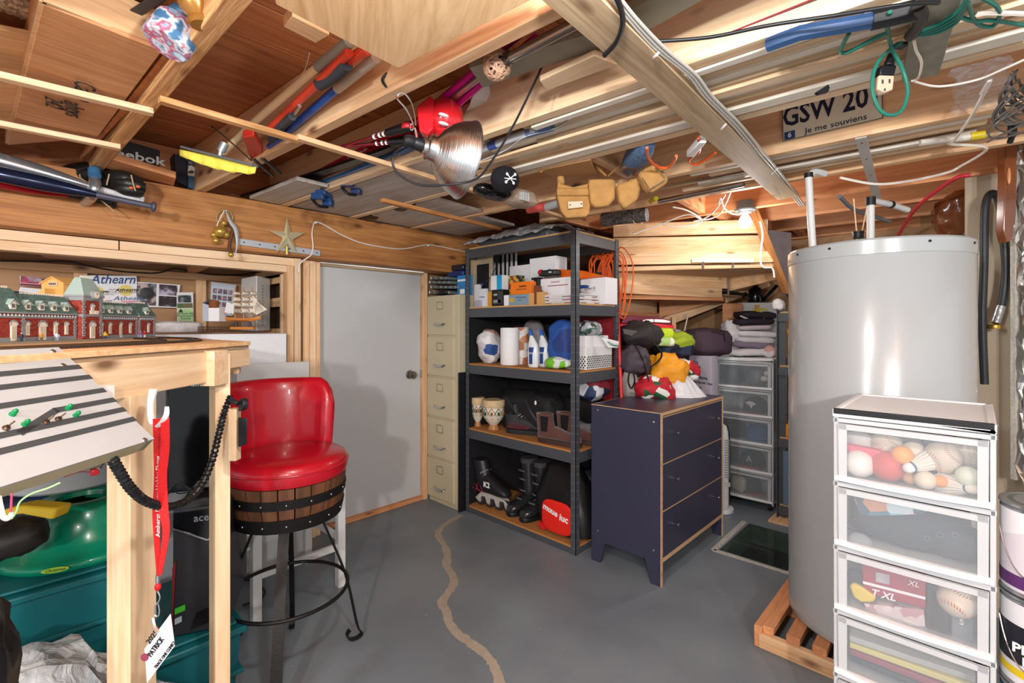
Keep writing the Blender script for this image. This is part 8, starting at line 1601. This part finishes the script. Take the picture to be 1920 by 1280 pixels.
GC = mat('#1f6b5c', .4, var=.04, name='green_cord')
GCO = thing('green_extension_cord', 'green extension cord looped under the joists with a pale socket end', 'extension cord', PD(1670, 150, 1.2))
def PC_(a, c, d): return PD(a, c, min(d, .645 * FP / max(1, HY - c)))
def gcord(pts, d, r=.0042): b_ = MB().tube([PC_(a, c, d) for a, c in pts], r, 8, 6); mk('cord_run', b_, GC, parent=GCO)
gcord([(1669, 22), (1664, 50), (1672, 90), (1692, 130), (1702, 170), (1692, 205), (1672, 216), (1650, 206), (1636, 170), (1640, 130), (1660, 100), (1690, 80)], 1.13)
for k in range(4): gcord([(1720 + 3 * k, 66 - 3 * k), (1760, 60 - 5 * k), (1795, 40 - 6 * k), (1812 + k, 5 - 4 * k), (1815 + 2 * k, -20)], 1.12 - .01 * k)
gcord([(1592, 62), (1576, 95), (1590, 98), (1640, 72), (1664, 62)], 1.16, .0045); gcord([(1800, 32), (1830, 40), (1860, 38), (1925, 48)], 1.12); gcord([(1815, 5), (1830, 42), (1860, 50), (1874, 30), (1868, 12), (1840, -5)], 1.1)
b_ = MB().prism([PD(a, c, 1.14) for a, c in ((1652, 122), (1682, 122), (1678, 140), (1650, 140))], FW * .02); b_.cyl(PD(1672, 100, 1.15), PD(1666, 125, 1.15), .008, .012, 10); mk('plug_body', b_, BLACK, parent=GCO, world=True, bev=.003)
b_ = MB().prism([PD(a, c, 1.135) for a, c in ((1649, 140), (1678, 141), (1675, 168), (1660, 173), (1646, 166))], FW * .022); sk = mk('socket_face', b_, mat('#cbb199', .5), parent=GCO, world=True, bev=.003)
for q in ((1655, 153), (1668, 152), (1659, 168)): b_ = MB().cbox(PD(*q, 1.134), (.003, .003, .009 if q[1] < 160 else .005)); mk('socket_slot', b_, BLACK, parent=sk)
b_ = MB().prism([PD(a, c, 1.13) for a, c in ((1688, 58), (1712, 50), (1722, 66), (1708, 82), (1682, 80))], FW * .03); tag(mk('black_adapter', b_, BLACK, bev=.004), 'black plug adapter where the green cord crosses the blue handle', 'adapter')
for lab, pts, d, r, m in (('thin pink-white cord hanging by the grey plank', [(1714, 75), (1718, 95), (1728, 118), (1722, 145), (1708, 152)], 1.25, .003, mat('#d8c9b8', .5)),
        ('white cable looping from the upper right down to the long pale trim', [(1840, 175), (1855, 150), (1850, 165), (1820, 220), (1790, 262), (1782, 270), (1850, 278), (1800, 312), (1770, 325), (1700, 340), (1640, 345), (1575, 333)], 1.9, .005, CABLEW),
        ('white cable crossing the clear plastic at the right', [(1712, 152), (1760, 162), (1830, 150), (1880, 130), (1925, 110)], 1.5, .003, CABLEW),
        ('thick white cable at the very top right', [(1830, 26), (1860, 24), (1925, 26)], 1.1, .005, CABLEW), ('white cable from ceiling to the lit bulb', [(1300, 415), (1320, 410), (1340, 395), (1360, 365)], 2.75, .004, CABLEW),
        ('white cable dropping from the lit bulb beside the dark stringer', [(1425, 415), (1430, 440), (1426, 480), (1430, 500), (1448, 503), (1452, 520)], 2.85, .005, CABLEW),
        ('white cable rising right of the lit bulb', [(1347, 382), (1352, 372), (1358, 390), (1372, 400), (1388, 402)], 2.7, .004, CABLEW), ('pale cable crossing the stair top', [(1187, 439), (1240, 420), (1290, 402), (1320, 412), (1350, 400), (1370, 360)], 2.8, .004, CABLEW), ('second pale cable crossing above the stairs', [(1238, 418), (1260, 424), (1300, 422), (1316, 412), (1290, 395), (1262, 388)], 2.82, .004, CABLEW)):
    b_ = MB().tube([PC_(a, c, d) for a, c in pts], r, 6, 6); tag(mk('cable', b_, m), lab, 'cable')
b_ = MB()
for k in range(12): cc = PD(1905 + 3 * (k % 4), 165 + k * 6, 1.3); b_.tube([cc + RT * (.03 + .004 * k) * math.cos(t + k) + UP * .045 * math.sin(t) + FW * .02 * math.sin(2 * t + k) for t in [2 * PI * j / 9 for j in range(9)]], .0028, 6, 4, closed=True)
tag(mk('dark_cable_bundle', b_, mat('#4a4440', .4)), 'tangled dark cable bundle at the right edge above the wood slab', 'cable bundle')
b_ = MB().cbox(PD(1898, 245, 1.4), (.02, .02, .035)); b_.cyl(PD(1898, 255, 1.4), PD(1893, 268, 1.4), .008, seg=8); tag(mk('black_plug', b_, BLACK, bev=.003), 'black plug dangling from the dark cable bundle', 'plug')
b_ = MB().sheet(None, 24, 20, lambda u, v: PC_(1786 + 110 * u, (128 - 25 * u) + (88 + 10 * u) * v, 1.72) - FW * .03 * noise.noise(V(u * 5, v * 5, 2))); tag(mk('clear_poly_sheet', b_, FILM), 'crinkled clear poly sheet stapled under the joists at the right', 'plastic sheet')
b_ = MB().bar(PZ(1614, 258, 1.935), PZ(1645, 375, 1.93), .032, .004); pb_ = tag(mk('punched_strap', b_, mat('#c3c0bb', .5, var=.06)), 'pale grey perforated bracket hanging down behind the reed diffuser', 'bracket')
for k in range(4): b_ = MB(); p = PZ(1616 + 8.5 * k, 268 + 30 * k, 1.931); b_.cyl(p, p - V(0, 0, .0015), .003, seg=8); mk('hole', b_, BLACK, parent=pb_)
pole('yellow_ended_pole', 'pale pole with a yellow end under the poly sheet', 'pole', [(1725, 268), (1822, 256)], 1.955, .012, mat('#d5cfc4', .4)); pole('yellow_end', 'yellow tip of the pale pole under the poly sheet', 'pole tip', [(1820, 256), (1846, 252)], 1.955, .014, mat('#d8c21f', .4))
pole('red_pipe', 'bright red plastic water pipe arching behind the water heater', 'pipe', [(1685, 440), (1710, 400), (1740, 370), (1790, 335), (1820, 328)], [1.86, 1.92, 1.94, 1.95, 1.95], .009, mat('#d4354a', .4), n=6)
b_ = MB().prism([PD(a, c, 1.24) for a, c in ((1531, 172), (1553, 158), (1556, 164), (1553, 172), (1536, 176))], FW * .01); tag(mk('black_tape_flag', b_, BLACK), 'scrap of black tape on the pale trim above the licence plate', 'tape')

# ------------------------------------------------------------------ beam: bats, glove, shoe box, bells, star, cable, track
def bat(lab, p, q, r1, r0, m, gm):
    t_ = thing('baseball_bat', lab, 'baseball bat', q); L0 = (q - p).length; mm = frame(p, (q - p).orthogonal(), (q - p))
    b_ = MB().lathe([(r1 * .7, -.02), (r1, 0), (r1, L0 * .4), (r1 * .75, L0 * .55), (r0, L0 * .68)], 24, mm); mk('barrel', b_, m, parent=t_, world=True, ang=60)
    b_ = MB().lathe([(r0 * 1.15, L0 * .67), (r0 * 1.1, L0 * .97), (r0 * 1.2, L0 * .98)], 18, mm); mk('grip', b_, gm, parent=t_)
    b_ = MB().lathe([(r0 * 1.2, L0 * .975), (r0 * 2.0, L0 * .985), (r0 * 2.0, L0), (r0 * 1.2, L0 * 1.01)], 18, mm); mk('knob', b_, gm, parent=t_)
bat('silver and red baseball bat topmost on the beam bracket', PD(-90, 275, 1.75), PD(268, 378, 2.13), .031, .012, mat('#b9bcc2', .2, .8), mat('#c3c3c6', .5, var=.2, sc=50)); bat('dark navy baseball bat under the silver one', PD(-90, 308, 1.72), PD(290, 388, 2.10), .030, .011, mat('#1c2440', .2, .4), mat('#4a4c5c', .4))
bat('red and black lettered bat lowest on the beam bracket', PD(-90, 322, 1.74), PD(215, 382, 2.14), .027, .011, mat('#a3172c', .25, .4), mat('#2b2b30', .4))
b_ = MB().tube([PD(176, 320, 2.16), PD(178, 335, 2.04), PD(178, 352, 2.0), PD(172, 368, 2.02), PD(158, 380, 2.08)], .021, 12, 5); hk2 = tag(mk('pipe_hook', b_, mat('#b9bfc6', .25, .8)), 'galvanised pipe hook on the beam carrying the bats', 'hook'); b_ = MB().cyl(PD(177, 318, 2.03), PD(178, 330, 2.02), .0225, seg=14); mk('blue_collar', b_, mat('#3a6b94', .4), parent=hk2)
GLV = thing('baseball_glove', 'black leather baseball glove wedged over the bats', 'glove', PD(190, 350, 2.15))
LTH = mat('#1c1b1a', .4, var=.1, bump=.3, bsc=60, name='black_leather')
for k, (a, c, e, f_) in enumerate(((118, 322, 200, 322), (122, 332, 215, 328), (190, 330, 268, 345), (196, 342, 272, 352), (200, 352, 268, 362))):
    b_ = MB().tube([PD(a, c, 2.12), PD((a + e) / 2, (c + f_) / 2 - 4, 2.08), PD(e, f_, 2.12)], lambda t: .02 + .012 * math.sin(PI * t), 12, 5); mk('finger', b_, LTH, parent=GLV)
b_ = MB().blob(PD(225, 345, 2.14), (.09, .05, .05), e=.8, amp=.01); mk('palm', b_, LTH, parent=GLV)
for pts in ([(152, 320), (150, 332), (160, 340), (165, 346)], [(246, 328), (250, 345), (254, 358)], [(205, 326), (202, 338), (200, 347)], [(190, 376), (205, 388), (215, 398)]): b_ = MB().tube([PD(a, c, 2.055) for a, c in pts], .0028, 6, 5); mk('lace', b_, mat('#b39a78', .6), parent=GLV)
for q in ((232, 353), (246, 352), (259, 350)): b_ = MB().blob(PD(*q, 2.06), (.009, .006, .006)); mk('orange_knot', b_, mat('#d2683c', .6), parent=GLV)
# boxes on top of the beam between joists
sx0 = PY(205, 275, 2.99)
bx_m = mat('#1d1d20', .6); 
b_ = MB(); pts = [PY(a, c, 2.84) for a, c in ((214, 294), (299, 317), (300, 282), (232, 262), (214, 268))]; b_.prism(pts, V(0, .2, 0)); SBX = tag(mk('shoe_box', b_, bx_m, bev=.002), 'black shoe box with white lettering on top of the beam', 'shoe box'); text('Reebok', .055, onface(PY(252, 293, 2.838), V(1, 0, 0), UP), WPLAS, SBX, bold=.02, width=.235)
b_ = MB().prism([PY(a, c, 2.84) for a, c in ((326, 288), (350, 292), (352, 350), (330, 340))], V(0, .15, 0)); tag(mk('dark_box', b_, mat('#15182c', .5), bev=.002), 'dark navy box on the beam under the yellow mop', 'box')
o = mk('label_box', (lambda b_: (b_.prism([PY(a, c, 2.83) for a, c in ((352, 300), (374, 304), (374, 355), (353, 352))], V(0, .15, 0)), b_)[1])(MB()), mat('#3f6480', .5), bev=.002); tag(o, 'narrow blue-grey box with a white label on the beam', 'box')
b_ = MB().prism([PY(a, c, 2.827) for a, c in ((352, 303), (373, 308), (373, 332), (352, 329))], V(0, .002, 0)); mk('white_label', b_, pattern(['#dcd8cf', '#55524e', '#dcd8cf'], 80), parent=o)
slab('joist_ledger', 'orange wood ledger board on top of the beam by the shoe box', 'board', [(200, 296), (330, 334), (326, 348), (200, 316)], 1.972, .03, ORANGE)
# brass bells & shell
BLS = thing('bell_ornament', 'brass jingle bell ornament with ribbon hanging on the beam', 'ornament', PY(421, 440, 2.76)); BRS = mat('#c9a54f', .25, .6, var=.05, name='brass')
P0 = PY(421, 400, 2.765)
b_ = MB().tube([PY(421 + 15 * math.cos(t), 408 + 14 * math.sin(t), 2.768) for t in [2 * PI * j / 14 for j in range(14)]], .005, 8, 3, closed=True); mk('rattan_ring', b_, mat('#a98d58', .5), parent=BLS)
for q, r_ in (((413, 434), .030), ((401, 440), .016), ((405, 451), .017), ((420, 418), .015), ((424, 440), .018), ((433, 477), .014), ((416, 425), .012)): b_ = MB().blob(PY(*q, 2.745), (r_, r_, r_)); mk('bell', b_, BRS, parent=BLS)
b_ = MB().tube([PY(a, c, 2.74) for a, c in ((428, 418), (436, 430), (433, 445), (430, 465), (434, 474))], .008, 6, 5); mk('dried_twig', b_, mat('#5f3a28', .8), parent=BLS)
b_ = MB().tube([PY(a, c, 2.74) for a, c in ((424, 396), (432, 415), (442, 430), (445, 455), (441, 478))], lambda t: .004 + .014 * math.sin(PI * min(1, t * 1.1)), 10, 6, sq=.4); mk('iridescent_ribbon', b_, mat('#cdd6dd', .25, .2), parent=BLS)
b_ = MB().tube([PY(a, c, 2.75) for a, c in ((421, 394), (410, 415), (405, 430))], .003, 6, 4); b_.tube([PY(a, c, 2.75) for a, c in ((424, 394), (430, 410), (436, 420))], .003, 6, 4); mk('cream_cord', b_, CABLEW, parent=BLS)
# star
STR = thing('gold_star', 'faceted pale gold metal tree star on the beam', 'star', PY(539, 470, 2.755)); cS = PY(539, 442, 2.735); 
out_px = [(538, 405), (545, 435), (572, 436), (549, 449), (558, 477), (540, 458), (517, 474), (530, 446), (504, 432), (533, 434)]
for k in range(10):
    a, c = out_px[k], out_px[(k + 1) % 10]; A2, C2 = PY(*a, 2.757), PY(*c, 2.757); b_ = MB().add([cS, A2, C2, cS + V(0, .02, 0), A2 + V(0, .002, 0), C2 + V(0, .002, 0)], [(0, 1, 2), (3, 5, 4), (1, 4, 5, 2)]); mk('facet', b_, mat('#d8cda8', .3, .35, name='champagne_metal'), parent=STR, world=True, smooth=False)
b_ = MB().cyl(PY(538, 462, 2.75), PY(538, 477, 2.75), .009, seg=12); mk('socket', b_, BRS, parent=STR)
SRL = mat('#bfc3ca', .4, .4); b_ = MB(); r0, r1 = PY(448, 453, 2.772), PY(600, 475, 2.772); b_.bar(r0, r1, .012, .035); tk = tag(mk('shelf_track', b_, SRL, bev=.002), 'white metal slotted track screwed along the beam behind the star', 'track')
for k in range(6): b_ = MB().cyl(r0.lerp(r1, .05 + .18 * k) - V(0, .0065, 0), r0.lerp(r1, .05 + .18 * k) - V(0, .0075, 0), .004, seg=8); mk('screw_hole', b_, BLACK, parent=tk)
b_ = MB().tube([PY(a, c, 2.768) for a, c in ((560, 510), (562, 495), (575, 484), (583, 478), (587, 462), (585, 440), (587, 424), (591, 417), (605, 420), (640, 440), (680, 456), (730, 465), (760, 466), (800, 459), (830, 463), (872, 472))], .004, 8, 6); tag(mk('white_wire', b_, CABLEW), 'white cable stapled in a long curve along the old beam', 'cable')
for q in ((592, 417), (803, 460)): b_ = MB().cbox(PY(*q, 2.765), (.014, .01, .014)); tag(mk('cable_clip', b_, WPLAS, bev=.002), 'white cable clip on the old beam, ' + ('left one at the bend' if q[0] < 700 else 'right one near the cabinet'), 'clip')
b_ = MB().tube([PY(a, c, 3.45) for a, c in ((0, 489), (60, 490), (128, 490), (160, 497), (220, 508), (290, 512), (315, 506), (330, 503), (350, 507), (400, 515), (450, 515), (480, 510))], .004, 6, 5); tag(mk('dark_cable', b_, BLACK), 'thin dark cable stapled along the alcove top plate', 'cable')
# things at the top left corner
HM = thing('blue_label_can', 'round can with blue and pink swirl print on top of the joist space', 'can', PZ(325, 60, 2.03))
a0, a1 = PD(338, 78, 1.12), PD(380, 20, 1.2); ax2 = (PD(352, 28, 1.15) - PD(318, 72, 1.12)).normalized(); mm = frame(PD(322, 68, 1.14), ax2.orthogonal(), ax2)
b_ = MB().lathe([(.045, -.03), (.05, -.025), (.05, .035), (.044, .04)], 36, mm); mk('printed_barrel', b_, pattern(['#c9d3de', '#7fb3cf', '#a33a5a', '#c9d3de', '#3a6b94'], 24, 'soft'), parent=HM)
b_ = MB()
for k in range(4): b_.lathe([(.038 - .002 * k, .04 + .008 * k), (.041 - .002 * k, .044 + .008 * k), (.038 - .002 * k, .048 + .008 * k)], 32, mm)
mk('ribbed_collar', b_, mat('#4a7fa8', .4), parent=HM)
FN = thing('brass_finial', 'gold-brown turned wooden finial at the top left beside the blue can', 'finial', PZ(370, 25, 2.02)); GW = mat('#a5773a', .25, .5, var=.15, sc=30)
ax3 = (PD(365, 5, 1.1) - PD(375, 50, 1.1)).normalized(); mm = frame(PD(376, 48, 1.08), ax3.orthogonal(), ax3); b_ = MB().lathe([(.02, 0), (.026, .005), (.024, .015), (.018, .02), (.03, .035), (.036, .052), (.03, .07), (.018, .08), (.03, .09), (.04, .12)], 32, mm); mk('turned_knob', b_, GW, parent=FN)
MS = pattern(['#17181a', '#8a8c90', '#17181a'], 300, 'wave', name='mesh_strip')
slab('mesh_strip', 'black perforated mesh strip running over the drawer box', 'mesh strip', [(205, 45), (320, -30), (345, -20), (228, 55)], 2.06, .004, MS); slab('mesh_strip', 'short black mesh strip end by the rough joist', 'mesh strip', [(302, 92), (340, 88), (383, 102), (306, 106)], 1.99, .004, MS)
blob('jute_pad', 'beige woven jute pad end at the far upper left', 'jute pad', PZ(62, 22, 2.1), (.09, .03, .02), pattern(['#b5a58e', '#8f7f68', '#cbbda8'], 160), e=.6, amp=.006)
slab('dark_case', 'dark case above the drawer box at the top left', 'case', [(120, -20), (240, -20), (205, 42), (130, 30)], 2.12, .06, mat('#1d1f2b', .6))
b_ = MB().cyl(PD(150, 308, 2.3), PD(148, 262, 2.25), .022, seg=14); tag(mk('steel_pipe', b_, CHROME), 'bright steel pipe behind the baseball glove', 'pipe')
b_ = MB().prism([PD(a, c, 2.3) for a, c in ((20, 280), (60, 290), (150, 305), (180, 318), (90, 302), (20, 286))], FW * .05); tag(mk('black_strap', b_, BLACK), 'black strap lying above the bats under the boards', 'strap')
